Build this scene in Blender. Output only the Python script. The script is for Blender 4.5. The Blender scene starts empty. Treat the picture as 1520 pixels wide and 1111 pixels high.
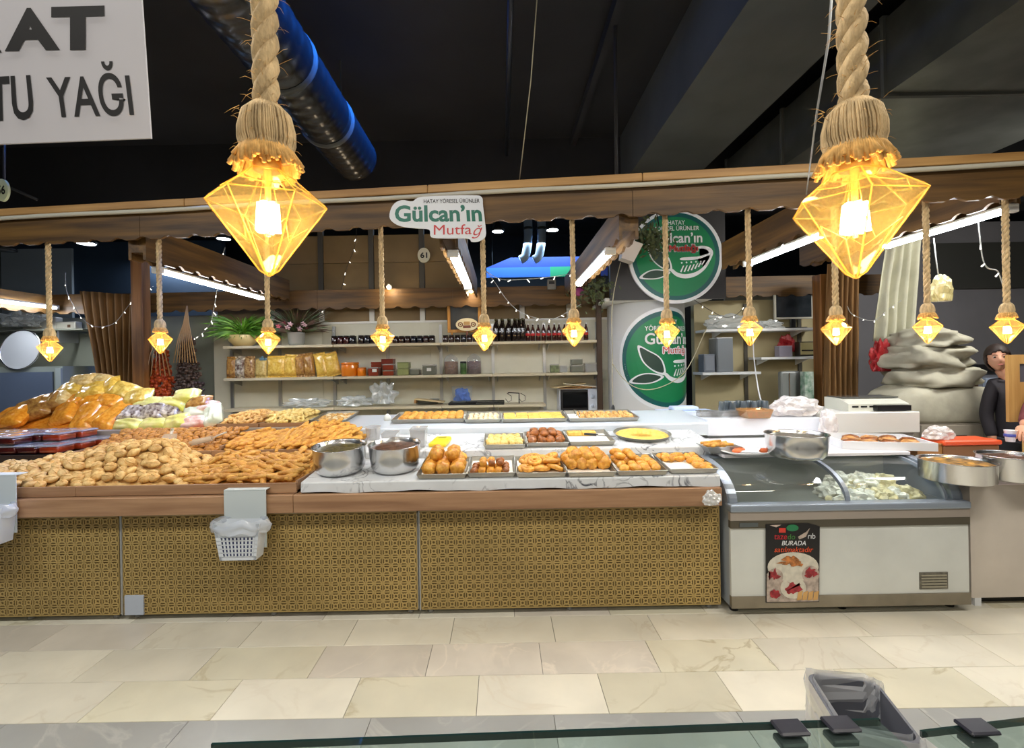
import bpy, bmesh, math, random
from mathutils import Matrix, Vector, noise
random.seed(7)
R = random.Random(11)
SC = bpy.context.scene
COL = SC.collection

# ---------------------------------------------------------------- camera
F, H, ROLL = 700.0, 1.55, math.radians(1.0)
PX, PY = 745.0, 538.0
cam_d = bpy.data.cameras.new('camera'); cam = bpy.data.objects.new('camera', cam_d); COL.objects.link(cam)
cam_d.sensor_fit = 'HORIZONTAL'; cam_d.sensor_width = 36.0; cam_d.lens = 36.0 * F / 1520.0
cam_d.shift_x = (760 - PX) / 1520.0; cam_d.shift_y = (PY - 555.5) / 1520.0
cam_d.clip_start = 0.02; cam_d.clip_end = 60
cam.matrix_world = Matrix.Translation((0, 0, H)) @ Matrix.Rotation(math.pi / 2, 4, 'X') @ Matrix.Rotation(-ROLL, 4, 'Z')
SC.camera = cam
# ---------------------------------------------------------------- world, exposure, large lights
W = bpy.data.worlds.new('world'); SC.world = W; W.use_nodes = True
W.node_tree.nodes['Background'].inputs[0].default_value = (0.55, 0.6, 0.7, 1)
W.node_tree.nodes['Background'].inputs[1].default_value = 0.02
SC.view_settings.view_transform = 'Standard'; SC.view_settings.look = 'None'
SC.view_settings.gamma = 1.0; SC.view_settings.use_curve_mapping = False
SC.view_settings.exposure = 0.55
def lamp(name, kind, loc, power, color, size=1.0, size_y=None, aim=None, radius=0.03, spread=None):
    d = bpy.data.lights.new(name, kind); d.energy = power; d.color = color
    if kind == 'AREA':
        d.shape = 'RECTANGLE'; d.size = size; d.size_y = size_y or size
        if spread: d.spread = spread
    else:
        d.shadow_soft_size = radius
    o = bpy.data.objects.new(name, d); COL.objects.link(o); o.location = loc
    if aim is not None:
        o.rotation_euler = (Vector(aim) - Vector(loc)).to_track_quat('-Z', 'Y').to_euler()
    return o
# lamps of the hall above the aisle and of the stall the picture is taken from
lamp('aisle_lamp', 'AREA', (-1.6, 0.9, 3.5), 55, (1.0, 0.95, 0.86), 2.6, 0.25)
lamp('aisle_lamp', 'AREA', (2.2, 0.9, 3.5), 60, (1.0, 0.95, 0.86), 2.6, 0.25)
lamp('aisle_lamp', 'AREA', (-3.6, 1.2, 3.4), 30, (0.86, 0.94, 1.0), 1.0, 0.4)
lamp('hall_lamp', 'AREA', (0.5, 8.3, 3.6), 40, (0.5, 0.75, 1.0), 2.0, 0.4)
lamp('hall_lamp', 'AREA', (-5.0, 7.6, 3.3), 45, (0.8, 0.9, 1.0), 1.2, 0.4)
lamp('hall_lamp', 'AREA', (4.6, 3.2, 3.1), 45, (1.0, 0.98, 0.92), 1.0, 0.4, aim=(4.4, 4.5, 1.2))

lamp('stall_lamp', 'AREA', (-0.9, -0.8, 2.5), 9, (1.0, 0.94, 0.84), 1.6, 0.1, aim=(-0.9, 1.6, 1.0))
lamp('stall_lamp', 'AREA', (1.1, -0.8, 2.5), 11, (1.0, 0.94, 0.84), 1.6, 0.1, aim=(1.1, 1.6, 1.0))
# ---------------------------------------------------------------- pixel helpers
def ray(px, py):
    u, v = px - PX, PY - py
    c, s = math.cos(ROLL), math.sin(ROLL)
    return ((u * c + v * s) / F, (-u * s + v * c) / F)
def at(px, py, Y):
    a, b = ray(px, py)
    return Vector((a * Y, Y, H + b * Y))
def on_z(px, py, z):
    a, b = ray(px, py); Y = (z - H) / b
    return Vector((a * Y, Y, z))
SLOPE = 0.0875; TILT = math.atan(SLOPE)
TIERS = {1: (2.86, 0.843, 3.33), 2: (3.33, 0.935, 3.83), 3: (3.83, 1.030, 4.40)}
def tz(t, y):
    y0, z0, _ = TIERS[t]; return z0 + SLOPE * (y - y0)
def on_tier(t, px, py):
    a, b = ray(px, py); y0, z0, _ = TIERS[t]
    Y = (H - z0 + SLOPE * y0) / (SLOPE - b)
    return Vector((a * Y, Y, H + b * Y))

# ---------------------------------------------------------------- materials
def lin(c):
    return tuple(((x / 255) / 12.92 if x / 255 <= 0.04045 else ((x / 255 + 0.055) / 1.055) ** 2.4) for x in c)
MATS = {}
def N(nt, t, **kw):
    n = nt.nodes.new(t)
    for k, v in kw.items(): setattr(n, k, v)
    return n
def mat(name, rgb, rough=0.5, metal=0.0, var=0.0, scale=8.0, bump=0.0, bscale=60.0, rnd=0.0, emit=None, estr=0.0, spec=0.5, stretch=None, alpha=None, coat=0.0, sheen=0.0, transmission=0.0, sub=0.0, second=None):
    if name in MATS: return MATS[name]
    m = bpy.data.materials.new(name); m.use_nodes = True; nt = m.node_tree
    b = nt.nodes['Principled BSDF']; L = nt.links
    c = lin(rgb)
    b.inputs['Base Color'].default_value = (*c, 1); b.inputs['Roughness'].default_value = rough
    b.inputs['Metallic'].default_value = metal; b.inputs['Specular IOR Level'].default_value = spec
    b.inputs['Coat Weight'].default_value = coat; b.inputs['Sheen Weight'].default_value = sheen
    b.inputs['Transmission Weight'].default_value = transmission
    if sub: b.inputs['Subsurface Weight'].default_value = sub; b.inputs['Subsurface Scale'].default_value = 0.02
    if alpha is not None: b.inputs['Alpha'].default_value = alpha
    if emit: b.inputs['Emission Color'].default_value = (*lin(emit), 1); b.inputs['Emission Strength'].default_value = estr
    tc = N(nt, 'ShaderNodeTexCoord'); vec = tc.outputs['Object']
    if stretch:
        mp = N(nt, 'ShaderNodeMapping'); mp.inputs['Scale'].default_value = stretch
        L.new(vec, mp.inputs['Vector']); vec = mp.outputs['Vector']
    src = None
    if var:
        nz = N(nt, 'ShaderNodeTexNoise'); nz.inputs['Scale'].default_value = scale; nz.inputs['Detail'].default_value = 5
        L.new(vec, nz.inputs['Vector'])
        cr = N(nt, 'ShaderNodeValToRGB')
        d = lin(second) if second else tuple(x * (1 - var) for x in c)
        e = c if second else tuple(min(1, x * (1 + var)) for x in c)
        cr.color_ramp.elements[0].position = 0.35; cr.color_ramp.elements[1].position = 0.65
        cr.color_ramp.elements[0].color = (*d, 1); cr.color_ramp.elements[1].color = (*e, 1)
        L.new(nz.outputs['Fac'], cr.inputs['Fac']); src = cr.outputs['Color']
    if rnd:
        oi = N(nt, 'ShaderNodeObjectInfo'); hs = N(nt, 'ShaderNodeHueSaturation')
        mr = N(nt, 'ShaderNodeMapRange'); mr.inputs['To Min'].default_value = 1 - rnd; mr.inputs['To Max'].default_value = 1 + rnd
        L.new(oi.outputs['Random'], mr.inputs['Value']); L.new(mr.outputs[0], hs.inputs['Value'])
        if src: L.new(src, hs.inputs['Color'])
        else: hs.inputs['Color'].default_value = (*c, 1)
        src = hs.outputs['Color']
    if src: L.new(src, b.inputs['Base Color'])
    if bump:
        n2 = N(nt, 'ShaderNodeTexNoise'); n2.inputs['Scale'].default_value = bscale; n2.inputs['Detail'].default_value = 4
        L.new(vec, n2.inputs['Vector'])
        bp = N(nt, 'ShaderNodeBump'); bp.inputs['Strength'].default_value = bump; bp.inputs['Distance'].default_value = 0.01
        L.new(n2.outputs['Fac'], bp.inputs['Height']); L.new(bp.outputs['Normal'], b.inputs['Normal'])
    MATS[name] = m; return m
def wood(name, dark, light, axis='X', rough=0.55, scale=1.0):
    if name in MATS: return MATS[name]
    st = {'X': (0.6, 9, 9), 'Y': (9, 0.6, 9), 'Z': (9, 9, 0.6)}[axis]
    m = mat(name, light, rough, var=0.3, scale=2.2 * scale, second=dark, stretch=st, bump=0.12, bscale=9)
    return m
def veined(name, base, vein, scale=5.0, amount=0.07, rough=0.35, rnd=0.0, cloud=0.12):
    if name in MATS: return MATS[name]
    m = bpy.data.materials.new(name); m.use_nodes = True; nt = m.node_tree; L = nt.links
    b = nt.nodes['Principled BSDF']; b.inputs['Roughness'].default_value = rough
    tc = N(nt, 'ShaderNodeTexCoord'); vec = tc.outputs['Object']
    if rnd:
        oi = N(nt, 'ShaderNodeObjectInfo'); ad = N(nt, 'ShaderNodeVectorMath', operation='ADD')
        sc = N(nt, 'ShaderNodeVectorMath', operation='SCALE'); cx = N(nt, 'ShaderNodeCombineXYZ')
        for i in range(3): L.new(oi.outputs['Random'], cx.inputs[i])
        sc.inputs['Scale'].default_value = 37.0; L.new(cx.outputs[0], sc.inputs[0])
        L.new(vec, ad.inputs[0]); L.new(sc.outputs[0], ad.inputs[1]); vec = ad.outputs[0]
    n1 = N(nt, 'ShaderNodeTexNoise'); n1.inputs['Scale'].default_value = scale; n1.inputs['Detail'].default_value = 6; n1.inputs['Distortion'].default_value = 1.2
    L.new(vec, n1.inputs['Vector'])
    ab = N(nt, 'ShaderNodeMath', operation='SUBTRACT'); ab.inputs[1].default_value = 0.5; L.new(n1.outputs['Fac'], ab.inputs[0])
    a2 = N(nt, 'ShaderNodeMath', operation='ABSOLUTE'); L.new(ab.outputs[0], a2.inputs[0])
    mr = N(nt, 'ShaderNodeMapRange'); mr.inputs['From Min'].default_value = 0; mr.inputs['From Max'].default_value = amount
    mr.inputs['To Min'].default_value = 1; mr.inputs['To Max'].default_value = 0; L.new(a2.outputs[0], mr.inputs['Value'])
    n3 = N(nt, 'ShaderNodeTexNoise'); n3.inputs['Scale'].default_value = scale * 0.7; n3.inputs['Detail'].default_value = 3; L.new(vec, n3.inputs['Vector'])
    r3 = N(nt, 'ShaderNodeMapRange'); r3.inputs['From Min'].default_value = 0.42; r3.inputs['From Max'].default_value = 0.62; L.new(n3.outputs['Fac'], r3.inputs['Value'])
    mu = N(nt, 'ShaderNodeMath', operation='MULTIPLY'); L.new(mr.outputs[0], mu.inputs[0]); L.new(r3.outputs[0], mu.inputs[1])
    n4 = N(nt, 'ShaderNodeTexNoise'); n4.inputs['Scale'].default_value = scale * 1.5; n4.inputs['Detail'].default_value = 8; L.new(vec, n4.inputs['Vector'])
    cr = N(nt, 'ShaderNodeValToRGB'); c = lin(base)
    cr.color_ramp.elements[0].position = 0.3; cr.color_ramp.elements[1].position = 0.7
    cr.color_ramp.elements[0].color = (*[x * (1 - cloud) for x in c], 1); cr.color_ramp.elements[1].color = (*[min(1, x * (1 + cloud)) for x in c], 1)
    L.new(n4.outputs['Fac'], cr.inputs['Fac'])
    mx = N(nt, 'ShaderNodeMix', data_type='RGBA'); L.new(mu.outputs[0], mx.inputs['Factor'])
    L.new(cr.outputs['Color'], mx.inputs['A']); mx.inputs['B'].default_value = (*lin(vein), 1)
    out = mx.outputs['Result']
    if rnd:
        hs = N(nt, 'ShaderNodeHueSaturation'); m2 = N(nt, 'ShaderNodeMapRange')
        m2.inputs['To Min'].default_value = 1 - rnd; m2.inputs['To Max'].default_value = 1 + rnd
        L.new(oi.outputs['Random'], m2.inputs['Value']); L.new(m2.outputs[0], hs.inputs['Value']); L.new(out, hs.inputs['Color']); out = hs.outputs['Color']
    L.new(out, b.inputs['Base Color'])
    MATS[name] = m; return m
def clear(name, tint=(235, 240, 240), transp=0.8, rough=0.08, diffuse=(230, 235, 235), dif=0.3, translucent=False, metal=None, gloss=0.9):
    """thin clear plastic or glass: transparent + a little diffuse / translucent + gloss"""
    if name in MATS: return MATS[name]
    m = bpy.data.materials.new(name); m.use_nodes = True; nt = m.node_tree; L = nt.links
    nt.nodes.remove(nt.nodes['Principled BSDF']); out = nt.nodes['Material Output']
    tr = N(nt, 'ShaderNodeBsdfTransparent'); tr.inputs[0].default_value = (*lin(tint), 1)
    df = N(nt, 'ShaderNodeBsdfTranslucent' if translucent else 'ShaderNodeBsdfDiffuse'); df.inputs[0].default_value = (*lin(diffuse), 1)
    gl = N(nt, 'ShaderNodeBsdfGlossy'); gl.inputs['Roughness'].default_value = rough
    gl.inputs[0].default_value = (*lin(metal or (255, 255, 255)), 1)
    m1 = N(nt, 'ShaderNodeMixShader'); m1.inputs[0].default_value = 1 - transp; L.new(tr.outputs[0], m1.inputs[1]); L.new(df.outputs[0], m1.inputs[2])
    lw = N(nt, 'ShaderNodeLayerWeight'); lw.inputs[0].default_value = 0.5; fr = N(nt, 'ShaderNodeMath', operation='POWER'); fr.inputs[1].default_value = 4.0; L.new(lw.outputs['Facing'], fr.inputs[0])
    mm = N(nt, 'ShaderNodeMath', operation='MULTIPLY_ADD'); mm.inputs[1].default_value = gloss; mm.inputs[2].default_value = 0.03 + dif * 0.08; L.new(fr.outputs[0], mm.inputs[0])
    m2 = N(nt, 'ShaderNodeMixShader'); L.new(mm.outputs[0], m2.inputs[0]); L.new(m1.outputs[0], m2.inputs[1]); L.new(gl.outputs[0], m2.inputs[2])
    L.new(m2.outputs[0], out.inputs['Surface']); MATS[name] = m; return m
def emis(name, rgb, strength):
    if name in MATS: return MATS[name]
    m = bpy.data.materials.new(name); m.use_nodes = True; nt = m.node_tree
    nt.nodes.remove(nt.nodes['Principled BSDF']); e = N(nt, 'ShaderNodeEmission')
    e.inputs[0].default_value = (*lin(rgb), 1); e.inputs[1].default_value = strength
    nt.links.new(e.outputs[0], nt.nodes['Material Output'].inputs['Surface']); MATS[name] = m; return m

# ---------------------------------------------------------------- mesh builder
ID = Matrix.Identity(4)
class MB:
    def __init__(s): s.v = []; s.f = []; s.m = []; s.s = []
    def add(s, vs, fs, mi=0, smooth=False, M=None):
        b = len(s.v)
        s.v += [tuple(M @ Vector(p)) if M is not None else tuple(p) for p in vs]
        s.f += [tuple(b + i for i in f) for f in fs]; s.m += [mi] * len(fs); s.s += [smooth] * len(fs); return s
    def box(s, x0, x1, y0, y1, z0, z1, mi=0, M=None):
        return s.add([(x0, y0, z0), (x1, y0, z0), (x1, y1, z0), (x0, y1, z0), (x0, y0, z1), (x1, y0, z1), (x1, y1, z1), (x0, y1, z1)],
                     [(0, 3, 2, 1), (4, 5, 6, 7), (0, 1, 5, 4), (1, 2, 6, 5), (2, 3, 7, 6), (3, 0, 4, 7)], mi, False, M)
    def cbox(s, c, d, mi=0, M=None):
        return s.box(c[0] - d[0] / 2, c[0] + d[0] / 2, c[1] - d[1] / 2, c[1] + d[1] / 2, c[2] - d[2] / 2, c[2] + d[2] / 2, mi, M)
    def bm(s, bm, mi=0, smooth=False, M=None):
        bm.verts.index_update()
        r = s.add([v.co[:] for v in bm.verts], [[v.index for v in f.verts] for f in bm.faces], mi, smooth, M); bm.free(); return r
    def rbox(s, x0, x1, y0, y1, z0, z1, r=0.01, seg=2, mi=0, M=None, smooth=False):
        bm = bmesh.new(); bmesh.ops.create_cube(bm, size=1)
        for v in bm.verts: v.co = Vector((x0 + (v.co.x + .5) * (x1 - x0), y0 + (v.co.y + .5) * (y1 - y0), z0 + (v.co.z + .5) * (z1 - z0)))
        bmesh.ops.bevel(bm, geom=bm.edges[:], offset=r, segments=seg, affect='EDGES', profile=0.5)
        return s.bm(bm, mi, smooth, M)
    def lathe(s, prof, seg=24, c=(0, 0, 0), mi=0, smooth=True, M=None, sx=1, sy=1, ph=0.0):
        vs, fs = [], []
        n = len(prof)
        for k in range(seg):
            a = 2 * math.pi * k / seg + ph
            for r, z in prof: vs.append((c[0] + sx * r * math.cos(a), c[1] + sy * r * math.sin(a), c[2] + z))
        for k in range(seg):
            k2 = (k + 1) % seg
            for i in range(n - 1): fs.append((k * n + i, k2 * n + i, k2 * n + i + 1, k * n + i + 1))
        if prof[0][0] > 1e-6: fs.append(tuple(k * n for k in reversed(range(seg))))
        if prof[-1][0] > 1e-6: fs.append(tuple(k * n + n - 1 for k in range(seg)))
        return s.add(vs, fs, mi, smooth, M)
    def tube(s, pts, r, seg=8, mi=0, smooth=True, M=None, caps=True, flat=1.0):
        pts = [Vector(p) for p in pts]; n = len(pts)
        rs = r if isinstance(r, (list, tuple)) else [r] * n
        vs, fs = [], []
        t0 = (pts[1] - pts[0]).normalized(); up = Vector((0, 0, 1)) if abs(t0.z) < .9 else Vector((1, 0, 0))
        a = t0.cross(up).normalized()
        for i in range(n):
            t = (pts[min(i + 1, n - 1)] - pts[max(i - 1, 0)]).normalized()
            a = (a - t * a.dot(t))
            a = a.normalized() if a.length > 1e-6 else t.orthogonal().normalized()
            b = t.cross(a)
            for k in range(seg):
                q = 2 * math.pi * k / seg
                vs.append(pts[i] + (a * math.cos(q) + b * math.sin(q) * flat) * rs[i])
        for i in range(n - 1):
            for k in range(seg):
                k2 = (k + 1) % seg
                fs.append((i * seg + k, i * seg + k2, (i + 1) * seg + k2, (i + 1) * seg + k))
        if caps: fs.append(tuple(reversed(range(seg)))); fs.append(tuple((n - 1) * seg + k for k in range(seg)))
        return s.add(vs, fs, mi, smooth, M)
    def prism(s, poly, y0, y1, mi=0, M=None):
        """polygon in (x, z) extruded along y (y0 is the front)"""
        n = len(poly); vs = [(p[0], y0, p[1]) for p in poly] + [(p[0], y1, p[1]) for p in poly]
        fs = [tuple(range(n)), tuple(reversed(range(n, 2 * n)))] + [(i, i + n, (i + 1) % n + n, (i + 1) % n) for i in range(n)]
        bm = bmesh.new(); bv = [bm.verts.new(v) for v in vs]
        for f in fs: bm.faces.new([bv[i] for i in f])
        bmesh.ops.recalc_face_normals(bm, faces=bm.faces[:])
        bmesh.ops.triangulate(bm, faces=[f for f in bm.faces if len(f.verts) > 4])
        return s.bm(bm, mi, False, M)
    def xprism(s, poly, x0, x1, mi=0, M=None):
        """polygon in (y, z) extruded along x"""
        MM = Matrix(((0, 1, 0, 0), (1, 0, 0, 0), (0, 0, 1, 0), (0, 0, 0, 1)))
        n = len(poly); vs = [(x0, p[0], p[1]) for p in poly] + [(x1, p[0], p[1]) for p in poly]
        fs = [tuple(range(n)), tuple(reversed(range(n, 2 * n)))] + [(i, i + n, (i + 1) % n + n, (i + 1) % n) for i in range(n)]
        bm = bmesh.new(); bv = [bm.verts.new(v) for v in vs]
        for f in fs: bm.faces.new([bv[i] for i in f])
        bmesh.ops.recalc_face_normals(bm, faces=bm.faces[:])
        bmesh.ops.triangulate(bm, faces=[f for f in bm.faces if len(f.verts) > 4])
        return s.bm(bm, mi, False, M)
    def blob(s, d, amp=0.1, freq=3.0, sub=2, seed=0, mi=0, M=None, smooth=True, power=1.0, flatz=None):
        bm = bmesh.new(); bmesh.ops.create_icosphere(bm, subdivisions=sub, radius=1)
        off = Vector((seed * 7.3, seed * 3.1, seed * 1.7))
        for v in bm.verts:
            p = v.co.copy()
            if power != 1.0: p = Vector([math.copysign(abs(c) ** power, c) for c in p])
            k = 1 + amp * noise.noise(v.co * freq + off)
            v.co = Vector((p.x * d[0] * k, p.y * d[1] * k, p.z * d[2] * k))
            if flatz is not None and v.co.z < flatz: v.co.z = flatz
        return s.bm(bm, mi, smooth, M)
    def quadgrid(s, fn, nu, nv, mi=0, smooth=True, M=None):
        vs = [fn(i / nu, j / nv) for j in range(nv + 1) for i in range(nu + 1)]
        fs = [(j * (nu + 1) + i, j * (nu + 1) + i + 1, (j + 1) * (nu + 1) + i + 1, (j + 1) * (nu + 1) + i) for j in range(nv) for i in range(nu)]
        return s.add(vs, fs, mi, smooth, M)
    def mesh(s, name, mats):
        me = bpy.data.meshes.new(name); me.from_pydata(s.v, [], s.f)
        for m in (mats if isinstance(mats, (list, tuple)) else [mats]): me.materials.append(m)
        me.polygons.foreach_set('material_index', s.m); me.polygons.foreach_set('use_smooth', s.s); me.update(); return me
    def build(s, name, mats, parent=None, loc=None, rot=None):
        return put(name, s.mesh(name, mats), parent, loc, rot)
def put(name, me, parent=None, loc=None, rot=None, scale=None):
    o = bpy.data.objects.new(name, me); COL.objects.link(o)
    if parent is not None: o.parent = parent
    if loc is not None: o.location = loc
    if rot is not None: o.rotation_euler = rot
    if scale is not None: o.scale = scale
    return o
def tag(o, label, cat, group=None, kind=None):
    o['label'] = label; o['category'] = cat
    if group: o['group'] = group
    if kind: o['kind'] = kind
    return o
def thing(name, label, cat, loc=(0, 0, 0), rot=None, group=None):
    o = bpy.data.objects.new(name, None); COL.objects.link(o); o.location = loc; o.empty_display_size = 0.05
    if rot is not None: o.rotation_euler = rot
    return tag(o, label, cat, group)
def struct(o): o['kind'] = 'structure'; return o
def stuff(o): o['kind'] = 'stuff'; return o
def copy_tree(o, parent=None, loc=None, rot=None):
    c = o.copy(); COL.objects.link(c); c.parent = parent
    if loc is not None: c.location = loc
    if rot is not None: c.rotation_euler = rot
    for ch in list(o.children): copy_tree(ch, c)
    return c
def text_bm(body, w, h, extrude=0.0005, bold=0.0, shear=0.0):
    cu = bpy.data.curves.new('lettering', 'FONT'); cu.body = body; cu.size = 1; cu.offset = bold; cu.extrude = 0; cu.shear = shear
    cu.resolution_u = 3
    o = bpy.data.objects.new('lettering', cu); COL.objects.link(o); bpy.context.view_layer.update()
    me = o.to_mesh(); vs = [v.co.copy() for v in me.vertices]; fs = [tuple(p.vertices) for p in me.polygons]
    o.to_mesh_clear(); bpy.data.objects.remove(o); bpy.data.curves.remove(cu)
    x0, x1 = min(v.x for v in vs), max(v.x for v in vs); y0, y1 = min(v.y for v in vs), max(v.y for v in vs)
    return [((v.x - x0) / (x1 - x0) * w, (v.y - y0) / (y1 - y0) * h) for v in vs], fs
def smooth_poly(pts, n=6, closed=True):
    out = []; m = len(pts)
    for i in range(m if closed else m - 1):
        p0, p1, p2, p3 = (pts[(i - 1) % m], pts[i], pts[(i + 1) % m], pts[(i + 2) % m]) if closed else (pts[max(i - 1, 0)], pts[i], pts[i + 1], pts[min(i + 2, m - 1)])
        for k in range(n):
            t = k / n
            out.append(tuple(0.5 * ((2 * p1[d]) + (-p0[d] + p2[d]) * t + (2 * p0[d] - 5 * p1[d] + 4 * p2[d] - p3[d]) * t * t + (-p0[d] + 3 * p1[d] - 3 * p2[d] + p3[d]) * t ** 3) for d in range(len(p1))))
    if not closed: out.append(tuple(pts[-1]))
    return out
# ================================================================ setting
M_black = mat('ceiling_black', (30, 30, 32), 0.8, var=0.25, scale=1.5)
M_grey = mat('ceiling_grey', (70, 72, 68), 0.75, var=0.15, scale=2)
M_wood_x = wood('wood_x', (66, 44, 15), (112, 80, 34), 'X')
M_wood_y = wood('wood_y', (66, 44, 15), (112, 80, 34), 'Y')
M_wood_z = wood('wood_z', (98, 62, 26), (150, 100, 50), 'Z')
M_pale_wood = wood('pale_wood_x', (160, 118, 66), (196, 152, 92), 'X')
M_lam = wood('laminate_x', (140, 104, 76), (176, 138, 104), 'X', 0.4)
M_white = mat('white_board', (226, 226, 218), 0.45, var=0.04, scale=4)
M_wallwhite = mat('wall_white', (214, 210, 190), 0.6, var=0.05, scale=3)
M_brownboard = mat('brown_board', (120, 98, 62), 0.6, var=0.12, scale=2.5)
M_alu = mat('aluminium', (178, 180, 180), 0.35, 0.8)
M_steel = mat('steel', (205, 205, 205), 0.22, 1.0)
M_dark = mat('dark_plastic', (22, 22, 24), 0.4)

# floor: base slab with stone tiles
fl = struct(MB().box(-8, 8, -2.6, 10, -0.06, -0.004).build('floor', mat('grout', (96, 92, 84), 0.9)))
m_cream = veined('stone_cream', (205, 199, 182), (194, 185, 166), 2.0, 0.022, 0.33, rnd=0.1, cloud=0.1)
m_pink = veined('stone_pink', (198, 190, 176), (212, 202, 186), 2.5, 0.03, 0.33, rnd=0.08, cloud=0.1)
m_tan = veined('stone_tan', (198, 192, 170), (172, 162, 134), 2.2, 0.03, 0.33, rnd=0.08, cloud=0.08)
m_near_grey = veined('tile_near_grey', (150, 150, 146), (172, 170, 164), 1.6, 0.02, 0.3, rnd=0.06, cloud=0.1)  # darker, greyer tile colour for the rows nearest the camera
TW, TD = 0.585, 0.267
tile_me = {}
def tile_mesh(w, d, m):
    k = (round(w, 3), round(d, 3), m.name)
    if k not in tile_me:
        b = MB(); g = 0.0012; b.rbox(-w / 2 + g, w / 2 - g, -d / 2 + g, d / 2 - g, -0.02, 0.0, 0.0012, 1); tile_me[k] = b.mesh('tile', m)
    return tile_me[k]
rows = [(2.87, 0.27), (2.603, 0.27), (2.336, 0.177)]
for r_i, yb in enumerate([2.87 + TD, 2.87, 2.603, 2.336]):
    off = [0.05, 0.27, 0.177, -0.14][r_i]
    for i in range(-9, 9):
        x = off + TW * (i + 0.5)
        if abs(x) > 4.6: continue
        m = R.choices([m_cream, m_pink, m_tan], [5, 2, 2])[0]
        if r_i == 3: m = {1: m_tan, 2: m_cream, 3: m_tan}.get(i, m)
        if r_i == 2: m = {-1: m_pink, 0: m_pink, 1: m_tan, -2: m_pink}.get(i, m)
        put('tile', tile_mesh(TW, TD, m), fl, (x, yb - TD / 2, 0))
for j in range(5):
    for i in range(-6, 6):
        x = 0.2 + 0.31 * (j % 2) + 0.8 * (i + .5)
        if abs(x) < 3.9: put('tile', tile_mesh(0.8, 0.4, m_near_grey), fl, (x, 2.069 - 0.4 * (j + .5), 0))
for j in range(4):
    for i in range(-6, 6):
        put('tile', tile_mesh(1.2, 0.8, m_cream), fl, (1.2 * (i + .5), 3.137 + 0.8 * (j + .5), 0))
# ceiling and shell
ce = struct(MB().box(-8, 8, -2.6, 10, 4.2, 4.3).build('ceiling', M_black))
struct(MB().box(-8, 8, 9.9, 10, 0, 4.2).build('wall_back', mat('hall_dark', (26, 30, 38), 0.7)))
struct(MB().box(-8.1, -8, -2.6, 10, 0, 4.2).build('wall_left', mat('hall_left', (58, 62, 64), 0.7)))
struct(MB().box(8, 8.1, -2.6, 10, 0, 4.2).build('wall_right', mat('hall_right', (70, 70, 72), 0.7)))
struct(MB().box(-8, 8, -2.7, -2.6, 0, 4.2).build('wall_front', mat('hall_front', (110, 106, 98), 0.7)))
b = MB(); b.box(-8, 8, 5.6, 5.95, 3.35, 4.2); struct(b.build('trim_1', M_black))
b = MB(); b.box(1.45, 2.22, 1.0, 5.6, 3.6, 4.2); struct(b.build('trim_2', M_grey))
b = MB(); b.box(0.86, 0.92, 1.0, 5.6, 4.1, 4.2); struct(b.build('trim_3', M_black))
# sheet metal duct with flanges
t = thing('rectangular_duct', 'wide flat sheet metal air duct under the black ceiling', 'air duct', (3.4, 0, 3.3))
b = MB(); b.box(-0.8, 0.9, 1.2, 5.4, 0, 0.5); b.build('body', mat('duct_metal', (112, 114, 108), 0.38, 0.7, var=0.2, scale=3), t)
for y in (2.0, 3.16, 4.3, 5.38):
    MB().box(-0.82, 0.92, y - .015, y + .015, -0.02, 0.52).build('flange', M_grey, t)
# round spiral duct
t = thing('spiral_duct', 'round dark spiral air duct with blue light glinting along it', 'air duct', (-1.36, 0, 3.5))
prof = []
b = MB(); pts, rs = [], []
for i in range(121):
    y = 1.0 + 3.45 * i / 120
    pts.append((0, y, 0)); rs.append(0.212 if i % 4 == 0 else 0.205)
b.tube(pts, rs, 28); b.build('pipe', mat('spiral_metal', (84, 86, 90), 0.25, 0.9), t)
for y in (3.0, 3.75): MB().tube([(0, y - .02, 0), (0, y + .02, 0)], 0.218, 28).build('joint_band', M_grey, t)
for y in (2.2, 4.1): MB().box(-0.006, 0.006, y - .006, y + .006, 0.2, 0.7).build('hanger', M_grey, t)
lamp('blue_neon', 'AREA', (-0.55, 3.2, 3.95), 40, (0.02, 0.2, 1.0), 3.2, 0.05, aim=(-1.36, 3.2, 3.5), spread=1.0)
lamp('blue_neon', 'AREA', (-2.3, 2.8, 3.75), 4, (0.02, 0.2, 1.0), 3.0, 0.05, aim=(-1.36, 2.8, 3.5), spread=1.0)
t = tag(MB().tube([(0.1, 3.0, 3.97), (0.1, 5.5, 3.97)], 0.022, 10).build('conduit_pipe', mat('conduit_dark', (46, 50, 58), 0.4, 0.5)), 'thin dark pipe running under the black ceiling', 'pipe')
tag(MB().tube([at(915, 0, 3.6) + Vector((0, 0, 1.2)), at(915, 262, 3.6)], 0.014, 8).build('hanging_rod', M_black), 'black steel rod hanging from the ceiling down to the front beam', 'rod')
tag(MB().tube([at(806, -120, 2.4), at(788, 120, 2.6), at(771, 268, 2.98)], 0.0035, 6).build('hanging_cable', mat('cable_cream', (176, 168, 140), 0.6)), 'thin cream cable hanging straight down to the front beam', 'cable')
tag(MB().tube([at(1243, -130, 1.5), at(1230, 60, 1.55), at(1212, 170, 1.7), at(1197, 288, 2.72)], 0.004, 6).build('hanging_cable', mat('cable_grey', (170, 172, 172), 0.5)), 'grey cable hanging beside a big rope lamp', 'cable')

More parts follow.
